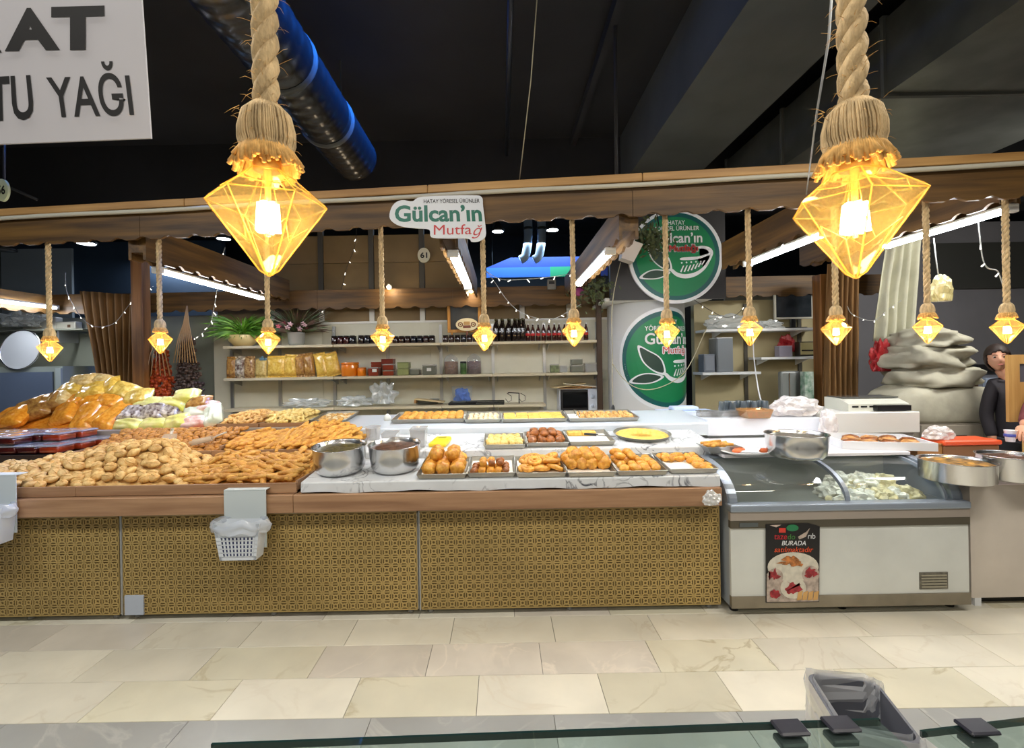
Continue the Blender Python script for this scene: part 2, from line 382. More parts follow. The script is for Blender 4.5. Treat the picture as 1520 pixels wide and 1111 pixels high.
# ---------------------------------------------------------------- wooden canopy
BA = math.atan(0.1)
def beam_y(x): return 2.95 - 0.1 * x
def scallop(x0, x1, z0, z1, pitch=0.187, amp=0.02, ph=0.0, n=10):
    pts = [(x0, z1)]
    k = int((x1 - x0) / pitch * n)
    for i in range(k + 1):
        x = x0 + (x1 - x0) * i / k; c = math.cos(2 * math.pi * (x + ph) / pitch)
        pts.append((x, z0 + amp * max(0, c) ** 0.8))
    pts.append((x1, z1)); return pts
fb = struct(thing('trim_4', 'x', 'x')); del fb['label']; del fb['category']
fb.location = (0, 2.95, 0); fb.rotation_euler = (0, 0, -BA)
for x0, x1 in ((-5.0, -2.45), (-2.447, -0.4), (-0.397, 0.815), (0.818, 3.9)):
    b = MB(); b.prism(scallop(x0, x1, 2.425, 2.60), 0, 0.022); b.build('plank', M_wood_x, fb)
for x0, x1 in ((-5.0, -2.1), (-2.097, -0.45), (-0.447, 0.87), (0.873, 3.9)):
    MB().rbox(x0, x1, -0.03, 0.10, 2.625, 2.675, 0.004, 1).build('plank', M_pale_wood, fb)
MB().box(-5.0, 3.9, 0.03, 0.09, 2.46, 2.62).build('beam', M_wood_x, fb)
o = MB().tube([(-5.0, -0.022, 2.607)] + [(-5 + 8.9 * i / 40, -0.022, 2.609 + 0.003 * math.sin(i * .9)) for i in range(1, 41)], 0.014, 10).build('white_conduit', mat('conduit_white', (196, 192, 176), 0.45), None, (0, 2.95, 0), (0, 0, -BA))
tag(o, 'long white plastic conduit clipped along the front beam above the scalloped board', 'conduit')
def rafter(n, X, y0, y1, z0, z1, w=0.05):
    o = struct(thing('trim_%d' % n, 'x', 'x', (X, 0, 0))); del o['label']; del o['category']
    b = MB(); p = scallop(y0, y1, z0, z1, 0.2, 0.025); b.xprism(p, -w / 2, -w / 2 + 0.02); b.build('plank', M_wood_y, o)
    b = MB(); b.xprism(p, w / 2 - 0.02, w / 2); b.build('plank', M_wood_y, o)
    MB().box(-w / 2 + .02, w / 2 - .02, y0, y1, z0 + .05, z1 - .01).build('beam', M_wood_y, o)
rafter(5, -5.3, 3.5, 5.5, 2.2, 2.42); rafter(6, -2.5, 3.25, 5.45, 2.30, 2.54, 0.12); rafter(7, -0.33, 3.05, 5.45, 2.30, 2.52, 0.12)
rafter(8, 0.80, 2.92, 5.45, 2.30, 2.52, 0.12); rafter(9, 2.08, 2.82, 4.3, 2.36, 2.6, 0.12); rafter(10, 2.98, 2.75, 4.6, 2.42, 2.64, 0.12)
def valance(n, x0, x1, y, z0, z1):
    o = struct(thing('trim_%d' % n, 'x', 'x', (0, y, 0))); del o['label']; del o['category']
    xs = [x0 + (x1 - x0) * i / max(1, round((x1 - x0) / 1.7)) for i in range(max(1, round((x1 - x0) / 1.7)) + 1)]
    for a, c in zip(xs, xs[1:]):
        b = MB(); b.prism(scallop(a + .001, c - .001, z0, z1, 0.2, 0.025), 0, 0.025); b.build('plank', M_wood_x, o)
    MB().box(x0, x1, 0.03, 0.08, z0 + .05, z1 - .01).build('beam', M_wood_x, o)
valance(11, -5.3, 1.02, 5.5, 2.20, 2.43); valance(12, 2.55, 4.6, 5.5, 2.26, 2.50)
def post(n, x, y, w, z1, m=None):
    b = MB(); b.rbox(x - w / 2, x + w / 2, y - w / 2, y + w / 2, 0, z1, 0.008, 2); return struct(b.build('trim_%d' % n, m or M_wood_z))
post(13, at(205, 500, 5.3).x, 5.35, 0.13, 2.9); post(14, at(1222, 500, 5.2).x, 5.2, 0.14, 2.45); post(15, 1.12, 5.42, 0.06, 2.6, mat('dark_wood', (60, 40, 22), 0.6))

# ---------------------------------------------------------------- stall back wall
wb = struct(MB().box(at(318, 540, 5.75).x, at(912, 540, 5.75).x, 5.75, 5.83, 0, 2.07).build('wall_stall', M_wallwhite))
bx0, bx1 = at(318, 460, 5.75).x, at(912, 460, 5.75).x
seams = [318, 403, 477, 552, 627, 700, 775, 845, 912]
for a, c in zip(seams, seams[1:]):
    xa, xc = at(a, 460, 5.75).x, at(c, 460, 5.75).x
    tall = a >= 403 and c <= 700
    MB().box(xa + .035, xc - .035, 5.76, 5.80, 2.07, 2.45).build('panel', M_brownboard, wb)
    MB().box(xa - .03, xa + .03, 5.745, 5.80, 2.07, 2.45).build('upright', mat('white_upright', (208, 206, 196), 0.5), wb)
    if tall:
        for k in range(2):
            MB().box(xa + .035, xc - .035, 5.76, 5.80, 2.455 + .34 * k, 2.79 + .34 * k).build('panel', M_brownboard, wb)
        MB().box(xa - .03, xa + .03, 5.745, 5.80, 2.455, 3.4).build('upright', mat('dark_upright', (70, 66, 58), 0.5), wb)
MB().box(bx0, bx1, 5.735, 5.75, 2.05, 2.075).build('ledge', M_white, wb)
for a in (318, 480, 640, 760, 830):
    xa = at(a, 540, 5.75).x; xb = at({318: 480, 480: 640, 640: 760, 760: 830, 830: 912}[a], 540, 5.75).x
    MB().box(xa + .004, xb - .004, 5.742, 5.752, 0.05, 2.045).build('panel', M_wallwhite, wb)
wl = struct(MB().box(at(-160, 500, 5.9).x, at(318, 500, 5.9).x, 5.9, 5.98, 0, 2.2).build('wall_stall_left', mat('wall_greygreen', (138, 142, 128), 0.6, var=0.06, scale=3)))
wr = struct(MB().box(at(1030, 500, 5.72).x, at(1222, 500, 5.72).x, 5.72, 5.8, 0, 2.25).build('wall_stall_right', mat('wall_beige', (178, 166, 128), 0.6, var=0.06, scale=2)))
for a, c in ((1030, 1103), (1105, 1187), (1189, 1222)):
    MB().box(at(a, 500, 5.72).x, at(c, 500, 5.72).x, 5.706, 5.72, 0.05, 2.22).build('panel', mat('wall_beige', (178, 166, 128)), wr)
MB().box(at(1075, 430, 5.7).x, at(1222, 430, 5.7).x, 5.69, 5.72, 2.25, 2.45).build('header', mat('header_grey', (110, 112, 104), 0.6), wr)
wk = struct(MB().box(at(1262, 500, 6.6).x, 7.9, 6.6, 6.7, 0, 3.4).build('wall_store', mat('wall_store', (128, 126, 130), 0.7, var=0.05, scale=2)))
MB().box(at(1372, 380, 6.59).x, 7.9, 6.56, 6.6, 2.46, 3.1).build('panel', mat('store_dark', (66, 66, 62), 0.6), wk)
w2 = struct(MB().box(-7.9, at(330, 400, 7.6).x, 7.6, 7.7, 0, 3.6).build('wall_far', mat('far_bluegrey', (44, 62, 84), 0.7, var=0.1, scale=2)))
MB().box(at(-10, 380, 7.55).x, at(105, 380, 7.55).x, 7.56, 7.6, 2.0, 3.5).build('panel', mat('far_white', (160, 172, 184), 0.6), w2)
# ================================================================ counters (built before the lamps; large things first)
M_carcass = mat('carcass_white', (206, 208, 206), 0.5, var=0.05, scale=3)
M_gold = mat('gold_sheet', (176, 150, 92), 0.42, 0.15, var=0.12, scale=2.0)
M_goldback = mat('gold_back', (108, 90, 50), 0.7)
def lattice(w, h, c=0.0535):
    """pressed metal sheet with a rosette in every cell"""
    b = MB(); nx, nz = max(1, round(w / c)), max(1, round(h / c)); cx, cz = w / nx, h / nz
    th = 0.004; bw = 0.0055
    for i in range(nx + 1):
        x = -w / 2 + i * cx; b.box(x - bw / 2, x + bw / 2, -th, 0, 0, h)
    for j in range(nz + 1):
        z = j * cz; b.box(-w / 2, w / 2, -th * 1.1, 0, z - bw / 2, z + bw / 2)
    seg = 10; ro, ri = 0.0165, 0.0085
    ring_v = []; ring_f = []
    for k in range(seg):
        a = 2 * math.pi * k / seg; ca, sa = math.cos(a), math.sin(a)
        ring_v += [(ri * ca, -th, ri * sa), (ro * ca, -th, ro * sa), (ro * ca, 0, ro * sa), (ri * ca, 0, ri * sa)]
        q = (k + 1) % seg
        ring_f += [(k * 4, k * 4 + 1, q * 4 + 1, q * 4), (k * 4 + 1, k * 4 + 2, q * 4 + 2, q * 4 + 1), (k * 4 + 3, k * 4, q * 4, q * 4 + 3)]
    dv, df = [], []
    for k in range(4):
        a = math.pi / 4 + k * math.pi / 2; u = Vector((math.cos(a), 0, math.sin(a))); n = Vector((-u.z, 0, u.x)) * 0.0045
        p0, p1 = u * (ro - .001), u * (cx * 0.70)
        o = len(dv); dv += [p0 + n - Vector((0, th, 0)), p0 - n - Vector((0, th, 0)), p1 - n - Vector((0, th, 0)), p1 + n - Vector((0, th, 0))]
        df.append((o, o + 1, o + 2, o + 3))
    for i in range(nx):
        for j in range(nz):
            x, z = -w / 2 + (i + .5) * cx, (j + .5) * cz
            b.add([(v[0] + x, v[1], v[2] + z) for v in ring_v], ring_f)
            b.add([(v[0] + x, v[1], v[2] + z) for v in dv], df)
    return b
def counter_unit(label, px0, px1, patch=False):
    x0, x1 = at(px0, 830, 2.9).x, at(px1, 830, 2.9).x; w = x1 - x0; t = thing('display_counter', label, 'counter', ((x0 + x1) / 2, 2.9, 0), group='gold fronted display counters')
    b = MB(); b.box(-w / 2, w / 2, 0.012, 1.56, 0.035, 0.663); b.build('carcass', M_carcass, t)
    MB().box(-w / 2 + .008, w / 2 - .004, 0.006, 0.012, 0.037, 0.64).build('backing', M_goldback, t)
    lattice(w - .016, 0.60).build('perforated_panel', M_gold, t, (0.002, 0.006, 0.038))
    MB().box(-w / 2 + .004, w / 2 - .004, 0.0, 0.012, 0.642, 0.66).build('top_strip', mat('strip_grey', (190, 186, 168), 0.5), t)
    MB().box(-w / 2, -w / 2 + .008, -0.003, 0.012, 0.036, 0.66).build('side_strip', M_alu, t)
    for sx in (-w / 2 + .06, 0.0, w / 2 - .06):
        for y in (0.05, 1.35):
            MB().lathe([(0.018, 0), (0.02, 0.004), (0.016, 0.01), (0.016, 0.035)], 12, (sx, y, 0)).build('foot', mat('foot_plastic', (150, 150, 148), 0.5), t)
    if patch:
        MB().box(-w / 2 + .02, -w / 2 + .135, -0.006, 0.004, 0.037, 0.155).build('bare_patch', mat('bare_patch', (176, 184, 196), 0.5), t)
    return t
counter_unit('gold lattice fronted counter ending beside the hanging bag at the aisle end', -110, 177)
counter_unit('gold lattice fronted counter with a bare white patch and the white basket', 180, 620, True)
counter_unit('gold lattice fronted counter standing against the glass topped freezer', 622, 1070)
# laminate ledge
xl, xr = at(-110, 750, 2.85).x, at(1070, 750, 2.85).x
t = thing('counter_ledge', 'long wood laminate ledge running along the top of the gold counters', 'ledge', (0, 2.86, 0))
for a, c in ((xl, -1.27), (-1.268, xr)):
    MB().rbox(a, c, -0.03, 0.035, 0.664, 0.774, 0.004, 1).build('fascia_board', M_lam, t)
MB().box(xl, xr, 0.037, 1.62, 0.664, 0.772).build('top_board', M_lam, t)

# ---------------------------------------------------------------- marble cloth steps
M_marble = veined('marble_cloth', (212, 215, 217), (62, 66, 78), 6.0, 0.032, 0.3, cloud=0.05)
M_whitegloss = mat('white_gloss', (228, 232, 240), 0.18, var=0.02)
def step(n, label, px0, px1, mats, wavy=0.006, y_ext=0.0):
    y0, z0, y1 = TIERS[n]; y1 -= .012; xa, xb = at(px0, 700, y0).x, at(px1, 700, y0).x
    zb = {1: 0.774, 2: 0.84, 3: 0.93}[n]
    b = MB(); n_x = 90
    def fn(u, v):
        x = xa + (xb - xa) * u
        wob = wavy * (1.5 + math.sin(x * 9) + math.sin(x * 23 + 1) * .5)
        if v < 0.3: k = v / 0.3; return (x, y0 - 0.006 - 0.3 * abs(wob) * (1 - k), zb + wob * 0.8 * (1 - k) + (z0 - zb - 0.004) * k)
        if v < 0.34: return (x, y0 - 0.002, z0 - 0.0005)
        k = (v - .34) / .66; return (x, y0 + 0.003 + (y1 - y0 - .003) * k, z0 + SLOPE * (y1 - y0) * k)
    b.quadgrid(fn, n_x, 50)
    for x in (xa, xb):
        b.add([(x, y0, zb), (x, y1, zb), (x, y1, z0 + SLOPE * (y1 - y0)), (x, y0, z0)], [(0, 1, 2, 3)])
    b.add([(xa, y1, zb), (xb, y1, zb), (xb, y1, z0 + SLOPE * (y1 - y0)), (xa, y1, z0 + SLOPE * (y1 - y0))], [(0, 1, 2, 3)])
    return tag(b.build('display_step', mats), label, 'display step')
step(1, 'lowest display step under veined marble pattern oilcloth', 447, 1068, M_marble)
step(2, 'middle display step under veined marble pattern oilcloth', 520, 1066, M_marble)
step(3, 'top display step with glossy white covering', 453, 1052, mat('step_white', (206, 214, 222), 0.2), 0.0)

# ---------------------------------------------------------------- rope lamps
M_rope = mat('jute', (192, 166, 124), 0.9, var=0.3, scale=60, stretch=(1, 1, 0.3), bump=0.5, bscale=220)
M_fringe = mat('jute_fringe', (206, 160, 92), 0.9, var=0.25, scale=90)
M_amber = clear('amber_glass', (255, 247, 226), 0.92, 0.04, (255, 222, 140), 0.3, True, (255, 235, 190), 0.35)
M_amber_edge = clear('amber_edge', (255, 226, 160), 0.45, 0.1, (255, 222, 140), 0.5, True, (255, 235, 190), 0.3)
M_fil = emis('filament', (255, 226, 176), 60.0)
M_brass = mat('brass_socket', (150, 120, 70), 0.3, 0.8)
def make_lamp(big, L):
    """origin at the widest point of the bulb"""
    parts = []
    b = MB()                                                        # three twisted strands
    n = int(L / 0.012) if big else int(L / 0.018)
    for k in range(3):
        pts = []
        for i in range(n + 1):
            z = 0.115 + (L - 0.115) * i / n; a = 2 * math.pi * (z / 0.095 + k / 3)
            pts.append((0.0085 * math.cos(a), 0.0085 * math.sin(a), z))
        b.tube(pts, 0.0098, 10 if big else 6)
    parts.append(('rope', b, M_rope, None))
    b = MB(); b.lathe([(0.017, 0.135), (0.022, 0.132), (0.03, 0.120), (0.034, 0.104), (0.035, 0.09), (0.032, 0.078), (0.034, 0.072), (0.036, 0.066), (0.02, 0.064)], 28 if big else 16)
    if big:
        for k in range(70):                                         # combed strands over the bell
            a = 2 * math.pi * k / 70 + R.uniform(-.03, .03); pr = [(0.018, 0.134), (0.0305, 0.121), (0.0355, 0.1), (0.0355, 0.085), (0.033, 0.077), (0.036, 0.066)]
            b.tube([(r * math.cos(a + .02 * j), r * math.sin(a + .02 * j), z) for j, (r, z) in enumerate(pr)], 0.0017, 4)
    parts.append(('knot', b, M_rope, None))
    b = MB(); nf = 90 if big else 26
    for k in range(nf):                                             # flared cut ends
        a = 2 * math.pi * k / nf; q = R.uniform(0.037, 0.047); zz = R.uniform(0.042, 0.054)
        b.tube([(0.03 * math.cos(a), 0.03 * math.sin(a), 0.078), (0.037 * math.cos(a), 0.037 * math.sin(a), 0.066), (q * math.cos(a + .05), q * math.sin(a + .05), zz)], [0.002, 0.0026, 0.003] if big else [.004, .005, .005], 5)
    parts.append(('fringe', b, M_fringe, None))
    if big:
        b = MB()
        for k in range(170):
            z = R.uniform(0.06, min(L, 0.6)); a = R.uniform(0, 6.28); r0 = 0.017 if z > .13 else 0.033; ln = R.uniform(.006, .018)
            d = Vector((math.cos(a), math.sin(a), R.uniform(-.8, .8))); p = Vector((r0 * math.cos(a), r0 * math.sin(a), z))
            b.tube([p, p + d * ln * .6, p + d * ln + Vector((0, 0, -R.uniform(0, .006)))], [.0004, .0003, .00015], 3)
        parts.append(('fibres', b, M_fringe, 'stuff'))
    b = MB(); b.lathe([(0.018, 0.046), (0.018, 0.068)], 14); parts.append(('socket', b, M_brass, None))
    seg = 6; gl = MB()
    prof = [(0.019, 0.056), (0.022, 0.046), (0.030, 0.040), (0.073, 0.006), (0.077, 0.0), (0.073, -0.008), (0.012, -0.092), (0.004, -0.099), (0.0, -0.1)]
    gl.lathe(prof, seg, smooth=False); parts.append(('bulb', gl, M_amber, None))
    e = MB()  # thin pale rods along the facets imitate bright glints in the glass
    for k in range(seg):
        a = 2 * math.pi * k / seg; a2 = 2 * math.pi * (k + 1) / seg; ring = lambda r, z, q: (r * math.cos(q), r * math.sin(q), z)
        rr = 0.0011 if big else 0.0018
        e.tube([ring(0.030, 0.040, a), ring(0.076, 0.001, a), ring(0.012, -0.092, a), (0, 0, -0.0995)], rr, 5)
        e.tube([ring(0.076, 0.0, a), ring(0.076, 0.0, a2)], rr * .7, 5)
        e.tube([ring(0.030, 0.040, a), ring(0.030, 0.040, a2)], rr, 5)
        if big:
            e.tube([ring(0.054, 0.018, a), ring(0.060, 0.010, (a + a2) / 2), ring(0.054, 0.018, a2)], rr * .6, 4)
            e.tube([ring(0.05, -0.03, a), ring(0.030, -0.052, (a + a2) / 2), ring(0.05, -0.03, a2)], rr * .6, 4)
    parts.append(('bulb_edge_glint', e, M_amber_edge, None))
    b = MB()
    for k in range(6):
        a = 2 * math.pi * k / 6; r = 0.009 if big else 0.008
        b.tube([(r * math.cos(a), r * math.sin(a), 0.0), (r * 1.35 * math.cos(a + .5), r * 1.35 * math.sin(a + .5), -0.038)], 0.0055 if big else 0.007, 6)
    parts.append(('filament', b, M_fil, None))
    if big:
        b = MB(); b.lathe([(0.006, 0.05), (0.004, 0.02), (0.003, -0.045)], 8)
        for k in range(4):
            a = k * 1.57; b.tube([(0.004 * math.cos(a), 0.004 * math.sin(a), 0.045), (0.011 * math.cos(a), 0.011 * math.sin(a), 0.0)], 0.0006, 4)
        parts.append(('stem', b, M_amber_edge, None))
    return parts
def lamp_tree(meshes, label, loc, rz, group):
    t = thing('rope_pendant_lamp', label, 'pendant lamp', loc, (0, 0, rz), group)
    bulb = None
    for nm, me, k in meshes:
        o = put(nm, me, bulb if nm in ('bulb_edge_glint', 'filament', 'stem') else t)
        if nm == 'bulb': bulb = o
        if k: o['kind'] = k
    return t
big = [(n, b.mesh(n, m), k) for n, b, m, k in make_lamp(True, 0.95)]
lamp_tree(big, 'rope lamp with amber diamond bulb hanging near the white lettered panel', at(398, 303, 0.65), 0.35, 'big looking rope lamps over the photographer stall')
lamp_tree(big, 'rope lamp with amber diamond bulb hanging beside a thin grey cable', at(1269, 303, 0.63), 0.1, 'big looking rope lamps over the photographer stall')
for px, py, Y in ((398, 325, 0.65), (1269, 325, 0.63)):
    lamp('bulb_light', 'POINT', at(px, py, Y), 1.6, (1.0, 0.72, 0.36), radius=0.012)
small_x = [(74, 516), (238, 504), (398, 504), (568, 500), (719, 498), (852, 491), (990, 492), (1113, 489), (1241, 488), (1377, 485), (1495, 485)]
near = ['in front of the grey cabinet', 'in front of the dried pepper strings', 'in front of the grassy potted plant', 'in front of the dark jars', 'beside the chalkboard frame', 'in front of the small capped bottles', 'in front of the round pillar sticker', 'in front of the computer shelf', 'in front of the brown curtain beside the monitor', 'in front of the covered pile', 'at the store room end of the beam']
for k, (px, py) in enumerate(small_x):
    X = (px - PX) * 2.95 / F
    for _ in range(4): Y = beam_y(X) + 0.05; X = at(px, py, Y).x
    p = at(px, py, Y); L = 2.48 - p.z
    if k == 0: sm = None
    sm = [(n, b.mesh(n, m), kk) for n, b, m, kk in make_lamp(False, L)]
    lamp_tree(sm, 'small rope lamp with amber diamond bulb ' + near[k], p, R.uniform(0, 1), 'rope lamps along the front beam')
    lamp('bulb_light', 'POINT', p + Vector((0, 0, -0.02)), 4.0, (1.0, 0.72, 0.38), radius=0.02)

# ---------------------------------------------------------------- tube lights
M_tube = emis('tube_light', (246, 250, 255), 50.0)
M_housing = mat('tube_housing', (214, 214, 210), 0.4)
for (X, y0, y1, z, lb) in ((-5.15, 4.3, 5.45, 2.275, 'white tube light under the beam above the grey cabinet'), (-2.52, 3.47, 4.97, 2.275, 'white tube light under the beam by the big potted plant'),
                           (-0.31, 3.12, 4.5, 2.275, 'white tube light below the shop name board'), (0.73, 3.13, 4.42, 2.275, 'white tube light beside the round green sign'),
                           (2.06, 2.98, 3.92, 2.335, 'white tube light above the computer shelves'), (2.99, 2.76, 3.66, 2.40, 'white tube light above the covered pile')):
    t = thing('tube_light', lb, 'light', (X, (y0 + y1) / 2, z), group='tube lights under the canopy beams'); w = (y1 - y0) / 2
    MB().rbox(-0.035, 0.035, -w - .02, w + .02, 0.004, 0.022, 0.004, 1).build('housing', M_housing, t)
    b = MB(); b.tube([(0, -w, -0.008), (0, w, -0.008)], 0.03, 12, flat=0.5); b.build('diffuser', M_tube, t)
    for s in (-1, 1): MB().rbox(-0.037, 0.037, s * w - .018, s * w + .018, -0.026, 0.022, 0.004, 1).build('end_cap', M_housing, t)
# ---------------------------------------------------------------- spot lamps
M_spot = emis('spot_face', (236, 240, 255), 30.0); M_warm = emis('spot_warm', (255, 206, 140), 30.0)
def bell_lamp(px, py, Y, lit, lb, r=0.10):
    t = thing('bell_lamp', lb, 'lamp', at(px, py, Y), group='black bell lamps of the hall')
    MB().lathe([(r, 0), (r * .95, .03), (r * .55, .085), (r * .3, .12), (r * .28, .17), (0, .17)], 20).build('shade', M_dark, t)
    MB().tube([(0, 0, .16), (0, 0, 4.2 - t.location.z)], 0.006, 6).build('cord', M_dark, t)
    MB().lathe([(0, -.004), (r * .85, 0), (r * .8, .01)], 18).build('lamp_face', M_spot if lit else mat('lamp_off', (90, 90, 92), 0.4), t)
bell_lamp(6, 372, 6.2, False, 'unlit black bell lamp above the grey cabinet', 0.13)
bell_lamp(128, 362, 6.2, True, 'lit black bell lamp in front of the blue grey wall', 0.12)
bell_lamp(332, 355, 6.0, True, 'lit bell lamp above the grassy potted plant', 0.09)
bell_lamp(739, 344, 6.3, True, 'lit bell lamp just beside the shop name board', 0.085)
bell_lamp(820, 342, 6.3, True, 'lit bell lamp in front of the white pipes', 0.09)
bell_lamp(1443, 325, 5.5, True, 'lit bell lamp over the covered pile', 0.07)
for px, py, lb in ((578, 428, 'small warm spot lamp clipped on the rear scalloped board above the dark jars'), (699, 434, 'small warm spot lamp clipped above the chalkboard frame')):
    t = thing('clip_spot', lb, 'lamp', at(px, py, 5.46), (math.radians(50), 0, 0))
    MB().lathe([(0.03, 0), (0.032, .03), (0.012, .06), (0, .062)], 16).build('shade', M_white, t)
    MB().lathe([(0, -.002), (0.028, 0.001)], 16).build('lamp_face', M_warm, t)
    lamp('clip_spot_light', 'POINT', at(px, py, 5.40) + Vector((0, -.02, -.02)), 2.0, (1, .78, .5), radius=0.03)
# ---------------------------------------------------------------- fairy lights
M_fwire = mat('fairy_wire', (150, 150, 146), 0.4); M_fbulb = emis('fairy_bulb', (255, 250, 235), 2.5); M_fdark = mat('fairy_wire_dark', (50, 44, 38), 0.5)
def fairy(pts, Y, lb, dark=False, gap=0.11, Y2=None):
    P = [at(x, y, Y + ((Y2 or Y) - Y) * i / (len(pts) - 1)) for i, (x, y) in enumerate(pts)]
    P = [Vector(p) for p in smooth_poly([tuple(p) for p in P], 6, False)]
    t = thing('fairy_light_string', lb, 'string lights', P[0])
    b = MB(); b.tube([p - P[0] for p in P], 0.0035, 5); b.build('wire', M_fdark if dark else M_fwire, t)
    d = 0; k = 0
    for p, q in zip(P, P[1:]):
        d += (q - p).length
        if d > gap:
            d = 0; k += 1; s = Vector((R.uniform(-.03, .03), R.uniform(-.01, .01), -R.uniform(.01, .035)))
            m = MB(); m.tube([q - P[0], q - P[0] + s], [.003, .005], 5); m.build('mini_bulb', M_fbulb, t)
fairy([(97, 405), (99, 432), (110, 455), (122, 473), (138, 484), (155, 485), (172, 478), (190, 455), (205, 436), (228, 425)], 5.0, 'fairy lights drooping in front of the pleated curtain', Y2=5.49)
fairy([(334, 368), (330, 382), (326, 405), (322, 430), (318, 455), (312, 480), (298, 497), (288, 503)], 4.25, 'fairy light string hanging beside the dried aubergine strings', Y2=5.3)
fairy([(529, 340), (527, 365), (514, 400), (508, 425), (500, 440), (470, 470)], 5.735, 'fairy light string hanging in front of the brown boards', True)
fairy([(722, 403), (735, 420), (752, 445), (770, 462), (795, 472), (820, 474), (845, 462), (862, 452)], 4.8, 'fairy lights drooping above the dark bottles')
fairy([(722, 403), (745, 415), (790, 414), (840, 408), (880, 398), (915, 374)], 4.6, 'fairy lights stretched in front of the blue and green banner')
fairy([(1030, 445), (1046, 456), (1058, 463), (1075, 471), (1092, 468), (1108, 452)], 4.9, 'dark fairy light wire drooping above the computer shelf', True)
fairy([(1165, 340), (1168, 350), (1162, 365), (1164, 375)], 3.36, 'short fairy light string in front of the rear rafter')
fairy([(1258, 455), (1263, 465), (1276, 472), (1298, 476), (1318, 460), (1338, 446)], 4.97, 'fairy lights stretched from the brown curtain to the white cloth')
fairy([(1452, 328), (1458, 380), (1466, 398), (1480, 402), (1486, 415), (1490, 428)], 2.93, 'fairy light string hanging near the store room end of the beam')
# ================================================================ goods on the counters
def pastry_mat(name, rgb, dark, rough=0.55, scale=35, rnd=0.12, bump=0.35):
    return mat(name, rgb, rough, var=0.3, scale=scale, second=dark, rnd=rnd, bump=bump, bscale=90)
M_cookie = pastry_mat('cookie', (234, 200, 134), (206, 158, 90)); M_stick = pastry_mat('stick_cookie', (222, 172, 86), (176, 118, 46))
M_crack = pastry_mat('cracker', (206, 146, 62), (148, 90, 30)); M_bread = pastry_mat('breadstick', (230, 174, 78), (188, 122, 40))
M_golden = pastry_mat('fried_golden', (232, 174, 72), (192, 124, 36), 0.4); M_paleroll = pastry_mat('pale_roll', (238, 214, 140), (214, 178, 96))
M_brownbun = pastry_mat('brown_bun', (176, 108, 46), (116, 64, 24), 0.35); M_ring = pastry_mat('ring_cookie', (226, 184, 112), (186, 132, 66)); M_pale = pastry_mat('white_pastry', (240, 226, 196), (220, 190, 140))
M_yellow = pastry_mat('yellow_slab', (240, 204, 104), (220, 170, 70))
# ---- wooden bins and rear box
def bin_box(label, x0, x1, y0, y1, z0, zfloor, zfront, zback, dividers=(), mats=None):
    t = thing('wooden_bin', label, 'display bin', ((x0 + x1) / 2, y0, z0)); w = (x1 - x0) / 2; d = y1 - y0; m = mats or M_lam
    MB().box(-w, w, 0.014, d - .012, 0.002, zfloor - z0).build('base', m, t)
    n = max(1, round(2 * w / 1.3))
    for k in range(n): MB().rbox(-w + 2 * w * k / n + .001, -w + 2 * w * (k + 1) / n - .001, 0, 0.014, 0.001, zfront - z0, 0.002, 1).build('front_board', m, t)
    MB().box(-w, w, d - .012, d, 0.002, zback - z0).build('back_board', m, t)
    for s in (-w, w - .012): MB().box(s, s + .012, 0.014, d - .012, 0.002, zfront - z0 + .01).build('side_board', m, t)
    for x in dividers: MB().box(x - (x0 + x1) / 2 - .006, x - (x0 + x1) / 2 + .006, 0.014, d - .012, zfloor - z0, zfront - z0 + .03).build('divider', M_lam, t)
    return t
bin_box('long front wooden bin holding the almond shaped cookies and stick cookies', -3.95, -1.262, 2.868, 3.385, 0.776, 0.79, 0.838, 0.88)
bin_box('middle wooden bin holding brown crackers beside long breadsticks', -3.12, -1.10, 3.40, 3.905, 0.776, 0.90, 0.948, 1.0, (-2.05,))
bin_box('dark wooden bin under the stacked tubs of jam', -4.4, -3.135, 3.40, 3.905, 0.776, 0.93, 0.94, 0.96, mats=mat('dark_bin', (52, 40, 34), 0.4))
o = MB().rbox(-4.4, -1.62, 3.92, 4.46, 0.775, 1.04, 0.004, 1).build('display_box', mat('greyplank', (150, 140, 128), 0.5, var=0.1, scale=3)); tag(o, 'grey boxed display stand under the bagged pasta and the ring cookies', 'display stand')

